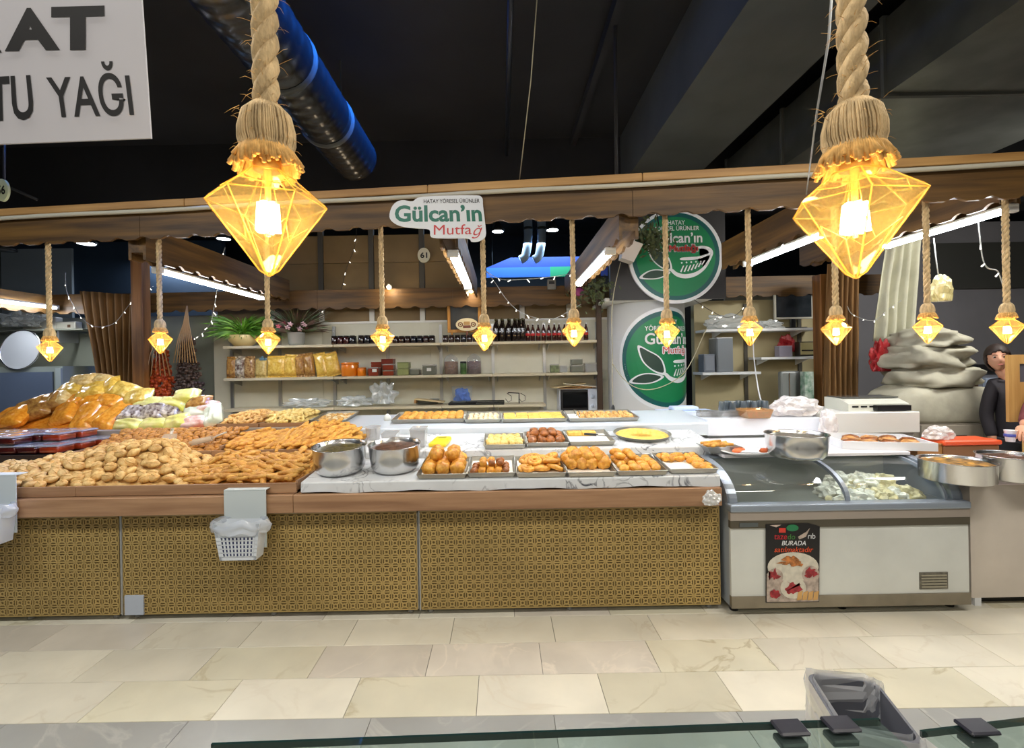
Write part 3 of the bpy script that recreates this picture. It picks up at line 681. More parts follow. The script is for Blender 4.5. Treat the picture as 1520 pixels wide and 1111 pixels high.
def heap_core(name, label, cat, x0, x1, y0, y1, hf0, m, n=40):
    hf = lambda x, y: hf0(x, y) - 0.018
    b = MB(); b.quadgrid(lambda u, v: (x0 + (x1 - x0) * u, y0 + (y1 - y0) * v, hf(x0 + (x1 - x0) * u, y0 + (y1 - y0) * v)), n, n // 2)
    zb = min(p[2] for p in b.v) - 0.012
    ring = [(x0, y0), (x1, y0), (x1, y1), (x0, y1)]
    for (ax, ay), (cx, cy) in zip(ring, ring[1:] + ring[:1]):
        k = 12; top = [(ax + (cx - ax) * i / k, ay + (cy - ay) * i / k) for i in range(k + 1)]
        b.add([(x, y, hf(x, y)) for x, y in top] + [(x, y, zb) for x, y in top], [(i, i + k + 1, i + k + 2, i + 1) for i in range(k)])
    return stuff(tag(b.build(name, m), label, cat))
def scatter(name, label, cat, group, meshes, hf, x0, x1, y0, y1, sx, sy, lift, rotf, inside=None, limit=300, jit=0.35, layers=1):
    k = 0
    for l in range(layers):
        ny = int((y1 - y0) / sy); nx = int((x1 - x0) / sx)
        for j in range(ny + 1):
            for i in range(nx + 1):
                x = x0 + (i + .5 * (j % 2) + .3 * l) * sx + R.uniform(-jit, jit) * sx; y = y0 + (j + .4 * l) * sy + R.uniform(-jit, jit) * sy
                if not (x0 <= x <= x1 and y0 <= y <= y1) or (inside and not inside(x, y)): continue
                if k >= limit: return k
                e = 0.01; gx = (hf(x + e, y) - hf(x - e, y)) / (2 * e); gy = (hf(x, y + e) - hf(x, y - e)) / (2 * e)
                nrm = Vector((-gx, -gy, 1)).normalized()
                q = Vector((0, 0, 1)).rotation_difference(nrm).to_matrix().to_4x4() @ rotf()
                z = hf(x, y) + lift + l * lift * 1.3 + R.uniform(-.3, .3) * lift
                ob = put(name, R.choice(meshes)); ob.matrix_world = Matrix.Translation((x, y, z)) @ q
                tag(ob, label, cat, group); k += 1
    return k
RZ = lambda a: Matrix.Rotation(a, 4, 'Z'); RX = lambda a: Matrix.Rotation(a, 4, 'X'); RY = lambda a: Matrix.Rotation(a, 4, 'Y')
def interp(x, tab):
    if x <= tab[0][0]: return tab[0][1]
    for (a, va), (c, vc) in zip(tab, tab[1:]):
        if x <= c: t = (x - a) / (c - a); t = t * t * (3 - 2 * t); return va + (vc - va) * t
    return tab[-1][1]
def sm(t): t = max(0, min(1, t)); return t * t * (3 - 2 * t)
# almond shaped cookies
def cookie_mesh(s):
    b = MB(); pts = []; rs = []
    for i in range(9):
        u = i / 8; x = -0.043 + 0.086 * u; pts.append((x, 0.004 * math.sin(u * 3 + s), 0)); rs.append(0.0045 + 0.0265 * math.sin(math.pi * u) ** 0.75)
    b.tube(pts, rs, 9, flat=0.8)
    b.tube([(-0.03, 0, 0.019), (0, 0.003 * s, 0.0245), (0.03, 0, 0.018)], [.002, .005, .002], 5)
    return b.mesh('cookie', M_cookie)
ck = [cookie_mesh(s) for s in (-1, 0, 1)]
ctab = [(-3.9, 0.03), (-3.35, 0.07), (-3.0, 0.12), (-2.75, 0.17), (-2.5, 0.215), (-2.3, 0.20), (-2.15, 0.12), (-2.0, 0.05), (-1.92, 0.03)]
hc = lambda x, y: 0.815 + interp(x, ctab) * sm((y - 2.87) / 0.36) * (1 - 0.25 * sm((y - 3.28) / 0.1)) + 0.012 * math.sin(x * 17) * math.sin(y * 13)
heap_core('cookie_heap', 'lower layers of the big heap of almond shaped cookies', 'cookies', -3.9, -1.95, 2.885, 3.37, hc, M_cookie)
rc = lambda: RZ(R.uniform(-0.6, 0.6) + (math.pi if R.random() < .5 else 0)) @ RX(R.uniform(-.5, .5)) @ RY(R.uniform(-.35, .35))
scatter('almond_cookie', 'pale almond shaped cookie in the big heap behind the front board', 'cookie', 'almond shaped cookies in the front bin', ck, hc, -3.45, -1.97, 2.918, 3.36, 0.072, 0.047, 0.014, rc, jit=0.28)
# stick cookies
def stick_mesh(L, r, m, knob=False, bend=0.0):
    b = MB(); n = 7; pts = [(-L / 2 + L * i / n, bend * math.sin(math.pi * i / n), 0) for i in range(n + 1)]
    rs = [r * .55] + [r * (1 + .09 * math.sin(i * 2.3 + L * 90)) for i in range(n - 1)] + [r * .55]
    b.tube(pts, rs, 8); return b.mesh('stick', m)
st = [stick_mesh(l, r, M_stick, bend=bd) for l, r, bd in ((0.13, .0145, .003), (0.165, .0138, -.004), (0.11, .0155, .0), (0.145, .015, .006))]
hs = lambda x, y: 0.81 + (0.105 + 0.02 * math.sin(x * 5)) * sm((y - 2.86) / 0.42) * (0.35 + .65 * sm((x + 2.12) / .25)) + 0.01 * math.sin(x * 21) * math.sin(y * 19)
heap_core('stick_cookie_heap', 'lower layers of the heap of stick cookies beside the steel pots', 'cookies', -2.02, -1.28, 2.885, 3.37, hs, M_stick)
rs_ = lambda: RZ(R.choice([R.uniform(-.6, .6), R.uniform(-.6, .6), R.uniform(0, 3.14)])) @ RY(R.uniform(-.3, .3))
scatter('stick_cookie', 'short brown stick cookie heaped in front bin beside the steel pots', 'cookie', 'stick cookies in the front bin', st, hs, -2.08, -1.34, 2.945, 3.35, 0.078, 0.037, 0.013, rs_, limit=290, layers=2)
# crackers
cr_m = []
for s in range(3):
    b = MB(); b.blob((0.030, 0.023, 0.015), 0.25, 2.0, 2, s); cr_m.append(b.mesh('cracker', M_crack))
hk = lambda x, y: 0.925 + 0.115 * sm((y - 3.36) / .5) + 0.012 * math.sin(x * 11) * math.sin(y * 9)
heap_core('cracker_heap', 'lower layers of the heap of small brown crackers', 'crackers', -3.1, -2.07, 3.42, 3.885, hk, M_crack)
rk = lambda: RZ(R.uniform(0, 6.28)) @ RX(R.uniform(-.5, .5))
scatter('brown_cracker', 'small brown oval cracker heaped in the middle bin behind the cookies', 'cracker', 'brown crackers in the middle bin', cr_m, hk, -3.09, -2.08, 3.43, 3.88, 0.044, 0.040, 0.008, rk, limit=290)
# breadsticks
bs = [stick_mesh(l, r, M_bread, bend=bd) for l, r, bd in ((0.19, .0155, .004), (0.22, .0145, -.005), (0.16, .0165, .002))]
hb = lambda x, y: 0.925 + (0.07 + 0.055 * sm((x + 1.8) / .35)) * sm((y - 3.33) / .5) * (1 - .5 * sm((x + 1.28) / .18)) + 0.01 * math.sin(x * 12)
heap_core('breadstick_heap', 'lower layers of the heap of long golden breadsticks', 'breadsticks', -2.03, -1.12, 3.42, 3.885, hb, M_bread)
rb = lambda: RZ(R.uniform(0.4, 1.35)) @ RY(R.uniform(-.25, .25))
scatter('breadstick', 'long golden breadstick heaped in the middle bin behind the pots', 'breadstick', 'breadsticks in the middle bin', bs, hb, -2.0, -1.14, 3.46, 3.87, 0.048, 0.055, 0.014, rb, limit=240, layers=2)
# scoops in the cracker heap
def scoop(px, py, Y, rz, label):
    t = thing('plastic_scoop', label, 'scoop', at(px, py, Y), (0.15, 0, rz)); m = clear('scoop_plastic', (238, 236, 228), 0.45, 0.1, (222, 214, 200), 0.4)
    b = MB(); b.quadgrid(lambda u, v: (0.05 * math.cos(math.pi * (1 + u)) * (1 - .15 * v), -0.07 + .14 * v, 0.04 * math.sin(math.pi * (1 + u)) * (1 - .1 * v) + .035), 14, 6)
    b.add([(0.0425 * math.cos(math.pi * (1 + i / 14)), .07, 0.036 * math.sin(math.pi * (1 + i / 14)) + .035) for i in range(15)], [tuple(range(15))]); b.build('bowl', m, t)
    MB().tube([(0, .07, .02), (0, .1, .03), (0, .17, .045)], [.008, .011, .012], 8, flat=.6).build('handle', m, t)
scoop(252, 655, 3.5, 0.5, 'clear plastic scoop standing in the brown crackers near the almond cookies'); scoop(300, 658, 3.5, -1.2, 'clear plastic scoop lying in the brown crackers near the breadsticks')
# ring cookies in low wooden trays on the rear box
def ring_mesh(m, s=1.0):
    b = MB(); b.tube([(0.026 * s * math.cos(a), 0.026 * s * math.sin(a), 0) for a in [2 * math.pi * i / 12 for i in range(13)]], 0.0125 * s, 7, caps=False); return b.mesh('ring_cookie', m)
rg = ring_mesh(M_ring); rg2 = ring_mesh(M_paleroll, 0.95)
def low_tray(px0, px1, label, m):
    a, c = at(px0, 630, 3.95).x, at(px1, 630, 3.95).x; t = thing('wooden_tray', label, 'tray', ((a + c) / 2, 3.94, 1.041)); w = (c - a) / 2
    MB().box(-w, w, 0, 0.46, 0, 0.008).build('base', m, t)
    for x0, x1, y0, y1 in ((-w, w, 0, .01), (-w, w, .45, .46), (-w, -w + .01, .01, .45), (w - .01, w, .01, .45)): MB().box(x0, x1, y0, y1, 0.008, 0.034).build('side_board', m, t)
    return a, c
for (p0, p1, me, lb, kind, peak) in ((323, 384, rg, 'low wooden tray under the darker ring cookies', 'golden ring cookie heaped in the low wooden tray nearest the pasta bags', 0.07), (386, 449, rg2, 'low wooden tray under the pale ring cookies', 'pale ring cookie heaped in the low wooden tray beside the breadsticks', 0.075)):
    a, c = low_tray(p0, p1, lb, M_lam); mid = (a + c) / 2
    hr = lambda x, y, mid=mid, peak=peak: 1.052 + peak * (0.35 + .65 * math.cos(min(1.5, abs(x - mid) / .2 * 1.2))) * sm((y - 3.9) / .25)
    heap_core('ring_cookie_heap', 'lower layers of ' + kind.replace(' cookie ', ' cookies '), 'cookies', a + .012, c - .012, 3.955, 4.385, hr, M_ring if me is rg else M_paleroll, 20)
    scatter('ring_cookie', kind, 'cookie', kind.split(' heaped')[0] + ' set', [me], hr, a + .02, c - .02, 3.97, 4.37, 0.044, 0.042, 0.014, lambda: RZ(R.uniform(0, 6)) @ RX(R.uniform(-.7, .7)), limit=110)

# ---------------------------------------------------------------- bagged goods
def pillow(w, d, h, m, seed=0, seal=True):
    """sealed bag lying on its back: x width, y length"""
    b = MB(); nu, nv = 14, 14
    def f(side):
        def g(u, v):
            x, y = (u - .5) * w, (v - .5) * d
            e = (max(0, 1 - (2 * u - 1) ** 4) * max(0, 1 - (2 * v - 1) ** 6)) ** .55
            k = noise.noise(Vector((u * 4 + seed * 5, v * 4, side * 3))) * .22
            return (x * (1 - .08 * e), y, side * h / 2 * e * (1 + k) )
        return g
    b.quadgrid(f(1), nu, nv); b.quadgrid(lambda u, v: f(-1)(1 - u, v), nu, nv)
    if seal:
        for s in (-1, 1):
            b.quadgrid(lambda u, v, s=s: ((u - .5) * w, s * (d / 2 + v * .02) , .004 * math.sin(u * 19 + seed)), 12, 1)
    return b.mesh('bag', m)
def bagmat(name, a, c, scale=40): return mat(name, a, 0.22, var=0.4, scale=scale, second=c, bump=0.25, bscale=50, coat=0.6)
BM = {'yellow': bagmat('bag_yellow', (240, 206, 104), (214, 166, 60)), 'cream': bagmat('bag_cream', (238, 216, 158), (206, 166, 96)), 'orange': bagmat('bag_orange', (244, 170, 60), (222, 132, 30)),
      'lime': bagmat('bag_lime', (220, 220, 100), (240, 226, 150), 12), 'nut': bagmat('bag_nut', (226, 214, 190), (84, 56, 44), 30), 'brown': bagmat('bag_brown', (190, 144, 76), (146, 98, 46)), 'pink': bagmat('bag_pink', (232, 160, 150), (250, 230, 220), 14), 'mint': bagmat('bag_mint', (214, 230, 206), (240, 244, 232), 14)}
BW = {k: 'bag of ' + v for k, v in {'yellow': 'yellow pasta', 'cream': 'cream coloured pasta', 'orange': 'bright orange pasta', 'lime': 'yellow green labelled noodles', 'nut': 'dark dried fruit with green edge', 'brown': 'brown grains', 'pink': 'pink wrapped sweets', 'mint': 'pale mint wrapped sweets'}.items()}
bags = [  # px, py, w(px), h(px), roll, colour
 (20, 620, 60, 30, .2, 'orange'), (50, 608, 56, 26, .35, 'brown'), (75, 598, 48, 22, .4, 'brown'), (100, 612, 46, 34, .3, 'orange'), (130, 620, 40, 40, .1, 'orange'), (152, 616, 38, 40, -.2, 'orange'), (172, 618, 36, 40, -.3, 'orange'), (90, 594, 40, 20, .3, 'cream'), (112, 598, 44, 22, .2, 'orange'), (140, 597, 44, 22, -.1, 'orange'), (165, 598, 44, 20, -.1, 'orange'),
 (108, 580, 46, 20, .1, 'yellow'), (138, 582, 44, 22, .25, 'yellow'), (160, 580, 44, 24, .5, 'yellow'), (185, 582, 42, 22, -.3, 'yellow'), (124, 568, 44, 16, .1, 'cream'), (148, 566, 44, 15, -.1, 'cream'), (205, 592, 46, 20, .2, 'yellow'),
 (200, 616, 44, 22, 0, 'nut'), (228, 614, 44, 22, .1, 'nut'), (252, 612, 40, 22, -.1, 'nut'), (192, 632, 50, 14, 0, 'lime'), (232, 632, 50, 14, 0, 'lime'), (265, 628, 46, 18, .2, 'lime'), (222, 602, 54, 16, .1, 'lime'), (258, 601, 50, 16, -.1, 'lime'), (276, 590, 42, 18, .1, 'lime'), (296, 600, 40, 16, .2, 'brown'), (292, 612, 40, 18, .2, 'mint'), (290, 628, 44, 14, .1, 'pink'), (317, 618, 30, 26, .5, 'mint'), (308, 607, 34, 14, .2, 'pink')]
for k, (px, py, w, h, rl, c) in enumerate(bags):
    Y = 4.02 + 0.34 * max(0, (636 - py)) / 75 + R.uniform(-.02, .02); s = Y / F
    me = pillow(w * s * .95, h * s * 1.35, 0.125, BM[c], k, False)
    ob = put('product_bag', me, None, at(px, py, Y), (math.radians(48) + R.uniform(-.2, .2), -rl, R.uniform(-.15, .15)))
    tag(ob, 'clear %s piled up left of the ring cookies' .replace('left of', 'beside') % BW[c], 'bag', 'pile: ' + BW[c])
b = MB(); b.quadgrid(lambda u, v: (-4.2 + 1.75 * u, 4.0 + .45 * v, 1.041 + (0.02 + 0.33 * math.exp(-((u - .32) / .3) ** 2)) * sm(v * 1.3)), 24, 10)
stuff(tag(b.build('bag_pile', BM['orange']), 'lower layers of the pile of bagged pasta', 'bags'))
# ---------------------------------------------------------------- tubs of jam
M_tub = clear('tub_plastic', (236, 236, 236), 0.72, 0.06, (220, 220, 220), 0.8)
def tub(w, h, fill, clr=None):
    a = MB(); a.rbox(-w / 2 * .95, w / 2 * .95, -w / 2 * .95, w / 2 * .95, 0.003, h * .82, 0.012, 2, smooth=True)
    l = MB(); l.rbox(-w / 2, w / 2, -w / 2, w / 2, h * .84, h, 0.008, 2); l.rbox(-w / 2 + .012, w / 2 - .012, -w / 2 + .012, w / 2 - .012, h, h + .004, 0.002, 1)
    return a.mesh('contents', fill), l.mesh('lid', M_tub)
M_jam = mat('jam_dark', (64, 18, 14), 0.12, coat=1.0, var=0.3, scale=9); M_jam2 = mat('jam_red', (132, 44, 16), 0.12, coat=1.0, var=0.3, scale=9)
tj = [tub(0.15, 0.062, M_jam), tub(0.15, 0.062, M_jam2)]
for j in range(3):
    for i in range(7):
        for l in range(2):
            x, y = -4.25 + 0.158 * i + .03 * j, 3.49 + .158 * j
            if l == 1 and (i == 6 or (j == 0 and i > 4)): continue
            k = 1 if i + j > 5 else 0
            t = thing('jam_tub', ('clear lidded square tub of %s jam stacked beside the cookies, %s layer' % (('dark', 'reddish')[k], ('bottom', 'top')[l])), 'tub', (x, y, 0.9405 + l * 0.067), (0, 0, R.uniform(-.06, .06)), 'jam tubs, %d%d' % (k, l))
            put('contents', tj[k][0], t); put('lid', tj[k][1], t)

# ---------------------------------------------------------------- steel pots
def pot(label, loc, r, h, tilt, food, fm, straight=False):
    t = thing('steel_pot', label, 'pot', loc, (tilt, 0, 0))
    if straight: MB().lathe([(0, .001), (r * .9, .001), (r * .97, h * .08), (r * .985, h * .95), (r * 1.03, h), (r * .96, h * .98), (r * .95, h * .2)], 48).build('body', M_steel, t)
    b = MB(); b.lathe([(0, 0.001), (r * .70, 0.001), (r * .84, h * .06), (r * .93, h * .2), (r * .98, h * .55), (r, h * .97), (r * 1.035, h), (r * 1.02, h * 1.015), (r * .985, h * .985), (r * .96, h * .6), (r * .85, h * .2)], 48)
    if not straight: b.build('body', M_steel, t)
    b = MB(); b.lathe([(r * .965, h * .85), (r * .7, h * .89), (r * .3, h * .94), (0, h * .93)], 30)
    b.v = [(x, y, z + .012 * noise.noise(Vector((x * 30, y * 30, 0)))) for x, y, z in b.v]; b.build('food', fm, t)
    return t
M_stew = mat('leaf_stew', (96, 84, 34), 0.4, var=0.6, scale=45, second=(46, 44, 18), bump=0.6, bscale=80)
M_stew2 = mat('meat_stew', (96, 58, 34), 0.4, var=0.6, scale=45, second=(50, 34, 18), bump=0.6, bscale=80)
p = on_tier(1, 495, 710); pot('big steel pot of green leafy food beside the stick cookies', p + Vector((0, .13, .0118)), 0.166, 0.172, TILT, 0, M_stew)
p = on_tier(1, 580, 707); pot('big steel pot of brown stew next to the tray of fried balls', p + Vector((0, .13, .0118)), 0.164, 0.172, TILT, 0, M_stew2)

# ---------------------------------------------------------------- trays
M_traymetal = mat('tray_metal', (190, 188, 180), 0.32, 0.85); M_paper = mat('baking_paper', (240, 236, 224), 0.7, var=0.05)
MT = lambda loc: Matrix.Translation(loc) @ RX(TILT)
def tray(tn, px0, px1, py, depth, label, h=0.032, paper=True, m=None):
    a, c = on_tier(tn, px0, py), on_tier(tn, px1, py); w = (c.x - a.x) / 2; o = Vector(((a.x + c.x) / 2, (a.y + c.y) / 2, 0)); o.z = tz(tn, o.y) + 0.0035
    t = thing('baking_tray', label, 'tray', o, (TILT, 0, 0)); b = MB(); k = 0.012
    b.box(-w + k, w - k, k, depth - k, 0, 0.003)
    for (x0, y0, x1, y1) in ((-w, 0, w, 0), (w, 0, w, depth), (w, depth, -w, depth), (-w, depth, -w, 0)):
        sx = lambda q: q * (1 - k / w); fy = lambda q: k + q / depth * (depth - 2 * k)
        b.add([(sx(x0), fy(y0), 0), (sx(x1), fy(y1), 0), (x1, y1, h), (x0, y0, h)], [(0, 1, 2, 3), (3, 2, 1, 0)])
    b.tube([(-w, 0, h), (w, 0, h), (w, depth, h), (-w, depth, h), (-w, 0, h)], 0.003, 6); b.build('pan', m or M_traymetal, t)
    if paper: MB().box(-w + k, w - k, k, depth - k, 0.0035, 0.0045).build('paper_liner', M_paper, t)
    return MT(o), w
def fill(MTX, cells, meshes, name, label, cat, group, z, rot):
    for (x, y, dz) in cells:
        ob = put(name, R.choice(meshes)); ob.matrix_world = MTX @ Matrix.Translation((x + R.uniform(-.006, .006), y + R.uniform(-.006, .006), z + dz)) @ rot(); tag(ob, label, cat, group)
def cells(x0, x1, nx, y0, y1, ny, dz=0): return [(x0 + (x1 - x0) * (i + .5) / nx, y0 + (y1 - y0) * (j + .5) / ny, dz) for j in range(ny) for i in range(nx)]
def blobs(name, d, amp, fr, m, n=3, flat=None): 
    out = []
    for s in range(n): b = MB(); b.blob(d, amp, fr, 3, s + 1, flatz=flat); out.append(b.mesh(name, m))
    return out
def swirl(m, r=0.05, th=0.013, turns=2.6):
    b = MB(); n = 40; b.tube([((.006 + (r - .006) * i / n) * math.cos(2 * math.pi * turns * i / n), (.006 + (r - .006) * i / n) * math.sin(2 * math.pi * turns * i / n), .012 * (1 - i / n)) for i in range(n + 1)], [th * .8] + [th] * (n - 1) + [th * .4], 8); return b.mesh('bun', m)
def crescent(m, L=0.05, r=0.022):
    b = MB(); n = 12; pts = [(L * math.sin(a), -L * .35 * (1 - math.cos(a)) * 1.6, 0) for a in [-1.25 + 2.5 * i / n for i in range(n + 1)]]
    b.tube(pts, [max(.004, r * math.sin(math.pi * (i + .4) / (n + .8)) ** .8 * (1 + .1 * (i % 2))) for i in range(n + 1)], 9); return b.mesh('pastry', m)
nr = lambda: RZ(R.uniform(0, 6.28)) @ RX(R.uniform(-.25, .25))
# lowest step
Mx, w = tray(1, 619, 692, 713, 0.36, 'metal tray of round fried balls next to the brown stew pot')
fill(Mx, cells(-w + .02, w - .02, 3, .04, .33, 4) + cells(-w + .05, w - .05, 2, .12, .3, 2, .06), blobs('pastry', (.047, .044, .042), .22, 2.6, M_golden), 'fried_ball', 'round golden fried ball in the tray next to the stew pot', 'pastry', 'fried balls', .046, nr)
Mx, w = tray(1, 694, 765, 711, 0.36, 'metal tray with a white empty half and short rolls')
fill(Mx, cells(-w + .02, w - .03, 5, .03, .20, 3) + cells(-w + .06, w - .06, 3, .08, .18, 2, .035), [stick_mesh(.06, .022, M_golden), stick_mesh(.055, .02, M_brownbun)], 'short_roll', 'short brown rolled pastry in the half empty white lined tray', 'pastry', 'short rolls', .027, lambda: RZ(R.uniform(-.6, .6) + 1.2))
Mx, w = tray(1, 767, 841, 711, 0.36, 'metal tray of coiled spiral buns')
fill(Mx, cells(-w + .03, w - .005, 3, .09, .34, 3) + cells(-w + .06, w - .02, 2, .14, .3, 2, .03), [swirl(M_golden, .052)], 'spiral_bun', 'coiled golden spiral bun in its metal tray', 'bun', 'spiral buns', .02, lambda: RZ(R.uniform(0, 6.28)) @ RX(R.uniform(.1, .6)))
Mx, w = tray(1, 843, 915, 710, 0.36, 'metal tray of puffed orange rolls with bare paper in front')
fill(Mx, cells(-w + .005, w - .01, 4, .12, .34, 3) + cells(-w + .04, w - .04, 3, .14, .3, 2, .04), blobs('pastry', (.038, .05, .04), .25, 3.2, M_golden), 'puffed_roll', 'puffed orange roll in the tray beside the spiral buns', 'pastry', 'puffed rolls', .042, nr)
Mx, w = tray(1, 917, 992, 708, 0.36, 'metal tray of smooth oval fried pastries')
fill(Mx, cells(-w + .02, w - .02, 4, .03, .3, 4) + cells(-w + .02, 0.02, 2, .16, .32, 2, .04), blobs('pastry', (.042, .028, .026), .12, 2.0, M_golden), 'oval_fritter', 'smooth oval golden fritter in the tray between puffed rolls and crescents', 'pastry', 'oval fritters', .03, nr)
Mx, w = tray(1, 995, 1067, 705, 0.36, 'metal tray of crescent pastries with an empty greasy middle')
fill(Mx, [(x, .30 + .02 * (i % 2), .0) for i, x in enumerate([-w + .03 + i * .045 for i in range(6)])] + [(x, .25, 0) for x in [-w + .05 + i * .05 for i in range(5)]] + [(w - .04 - .01 * (i % 2), .20 - i * .05, 0) for i in range(4)] + [(w - .085, .19 - i * .05, 0) for i in range(3)], [crescent(M_golden, .04, .02)], 'crescent_pastry', 'golden crescent pastry in the tray by the freezer', 'pastry', 'crescent pastries', .024, nr)
# middle step
Mx, w = tray(2, 718, 780, 668, 0.34, 'metal tray of pale yellow folded rolls')
fill(Mx, cells(-w + .02, w - .02, 5, .05, .3, 5), [stick_mesh(.065, .02, M_paleroll), crescent(M_paleroll, .035, .02)], 'pale_roll', 'pale yellow folded roll on the middle step', 'pastry', 'pale rolls', .024, lambda: RZ(R.uniform(0, 6.28)))
Mx, w = tray(2, 781, 845, 665, 0.34, 'metal tray of shiny dark brown buns')
fill(Mx, cells(-w + .02, w - .02, 4, .05, .31, 4) + cells(-w + .04, w - .06, 3, .12, .3, 2, .03), blobs('bun', (.036, .034, .026), .2, 3, M_brownbun), 'brown_bun', 'shiny dark brown bun on the middle step', 'bun', 'brown buns', .029, nr)
Mx, w = tray(2, 846, 914, 663, 0.36, 'metal tray with a cut strip of yellow slab and the knife')
for k, x in enumerate((-w + .075, -w + .185)): tag(put('slab_piece', (lambda b: (b.rbox(-.054, .054, -.035, .035, 0, .03, .006, 2), b.mesh('slab_piece', M_yellow))[1])(MB())), 'yellow baked slab piece left at the back of the knife tray', 'pastry', 'slab pieces').matrix_world = Mx @ Matrix.Translation((x, .30, .006))
t = thing('serving_knife', 'dark handled serving knife lying across the slab tray', 'knife'); t.matrix_world = Mx @ Matrix.Translation((w - .10, .14, .036)) @ RZ(0.7) @ RX(-.1)
MB().rbox(-.012, .012, .0, .12, 0, .016, .005, 2).build('handle', M_dark, t); MB().box(-.014, .014, -.16, .0, .006, .008).build('blade', M_steel, t)
p = on_tier(2, 963, 657); q = Vector((p.x, p.y + .17, 0)); q.z = tz(2, q.y) + .003
t = thing('round_tray', 'large round metal tray with a ring of yellow pastry', 'tray', q, (TILT, 0, 0))
MB().lathe([(0, 0), (.19, 0), (.212, .028), (.216, .03), (.21, .028), (.188, .004), (0, .004)], 48).build('pan', M_traymetal, t)
b = MB(); b.lathe([(.075, .005), (.085, .016), (.13, .024), (.18, .022), (.196, .012), (.19, .005)], 48); b.build('pastry_ring', M_yellow, t)
# top step
Mx, w = tray(3, 582, 689, 629, 0.34, 'wide metal tray of golden bread rolls on the top step')
fill(Mx, cells(-w + .05, w - .02, 8, .04, .31, 4), blobs('roll', (.036, .04, .024), .15, 2.5, M_bread), 'bread_roll', 'golden bread roll in the wide tray on the top step', 'bread roll', 'bread rolls', .027, nr)
Mx, w = tray(3, 690, 743, 629, 0.34, 'metal tray of small white pastries on the top step')
fill(Mx, cells(-w + .02, w - .02, 6, .04, .3, 6), blobs('pastry', (.02, .02, .014), .15, 2.5, M_pale), 'white_pastry', 'small white pastry ball on the top step', 'pastry', 'white pastries', .018, nr)
Mx, w = tray(3, 745, 843, 628, 0.34, 'wide metal tray of flat yellow pastry sheets on the top step')
fill(Mx, cells(-w + .02, w - .02, 5, .03, .31, 3), [(lambda b: (b.rbox(-.05, .05, -.045, .045, 0, .02, .006, 2), b.mesh('pastry_sheet', M_yellow))[1])(MB())], 'pastry_sheet', 'flat square yellow pastry sheet on the top step', 'pastry', 'pastry sheets', .005, lambda: RZ(R.uniform(-.08, .08)) @ RX(R.uniform(0, .1)))
Mx, w = tray(3, 845, 950, 627, 0.34, 'wide white tray of small beige pastries with tongs')
fill(Mx, cells(-w + .1, w - .02, 9, .05, .3, 4), blobs('pastry', (.026, .022, .018), .2, 2.5, M_ring), 'beige_pastry', 'small beige pastry in the wide tray with the tongs', 'pastry', 'beige pastries', .022, nr)
t = thing('serving_tongs', 'steel serving tongs lying in the white tray on the top step', 'tongs'); t.matrix_world = Mx @ Matrix.Translation((-w + .08, .16, .05))
for s in (-1, 1): MB().tube([(s * .004, .12, 0), (s * .018, .02, .012), (s * .02, -.06, .004), (s * .012, -.1, -.01)], .004, 6).build('arm', M_steel, t)
# metal tray with small cookies left on the top step
Mx, w = tray(3, 461, 512, 630, 0.40, 'tilted metal tray of tiny mixed cookies beside the breadsticks', paper=False)
fill(Mx, cells(-w + .02, w - .02, 7, .03, .37, 7), blobs('cookie', (.018, .016, .011), .2, 2.5, M_ring) + blobs('cookie', (.018, .016, .011), .2, 2.5, M_pale, 1), 'mini_cookie', 'tiny mixed cookie in the metal tray beside the breadsticks', 'cookie', 'mini cookies', .015, nr)
# loose things on the middle step
def clear_tub(tn, px, py, w, d, h, label, name='clear_tub', fillm=None, rz=0.0):
    p = on_tier(tn, px, py); p.y += d / 2; p.z = tz(tn, p.y) + .003
    t = thing(name, label, 'container', p, (TILT, 0, rz)); b = MB()
    b.lathe([(0, 0), (w / 2 * .85, 0), (w / 2, h * .96), (w / 2 * 1.06, h), (w / 2 * .97, h * .96), (w / 2 * .82, .003), (0, .003)], 4 if name != 'clear_jar' else 24, ph=math.pi / 4, smooth=False, sx=1.3, sy=1.3 * d / w); b.build('tub', M_tub, t)
    if fillm: b = MB(); b.lathe([(0, .004), (w / 2 * .8, .004), (w / 2 * .85, h * .5), (0, h * .52)], 4, ph=math.pi / 4, smooth=False, sx=1.25, sy=1.25 * d / w); b.build('contents', fillm, t)
clear_tub(2, 620, 666, .12, .14, .13, 'tall clear plastic tub standing behind the stew pot'); clear_tub(2, 577, 662, .12, .14, .08, 'low clear plastic tub behind the stew pot rim')
clear_tub(2, 552, 655, .09, .09, .1, 'small clear jar between the two steel pots', 'clear_jar')
p = on_tier(2, 648, 666); t = thing('yellow_packet', 'bright yellow sponge packet on the marble cloth', 'packet', p + Vector((0, .02, .003)), (TILT, 0, -.15))
MB().rbox(-.065, .065, 0, .10, .001, .03, .01, 2).build('lower_pack', mat('packet_yellow', (240, 214, 50), .35), t); MB().rbox(-.06, .06, .1, .2, .001, .035, .01, 2).build('upper_pack', mat('packet_yellow', (240, 214, 50), .35), t)
MB().rbox(-.03, .03, .13, .17, .0352, .037, .001, 1).build('brand_patch', mat('packet_olive', (170, 160, 40), .4), t)
p = on_tier(3, 573, 626); t = thing('small_bottle', 'tiny white dispenser bottle at the end of the top step', 'bottle', p + Vector((0, .05, .002)))
MB().lathe([(0, 0), (.03, 0), (.032, .03), (.02, .05), (.008, .055), (.008, .06)], 16).build('body', M_white, t); MB().lathe([(.006, .058), (.005, .085), (0, .086)], 10).build('nozzle', M_dark, t)
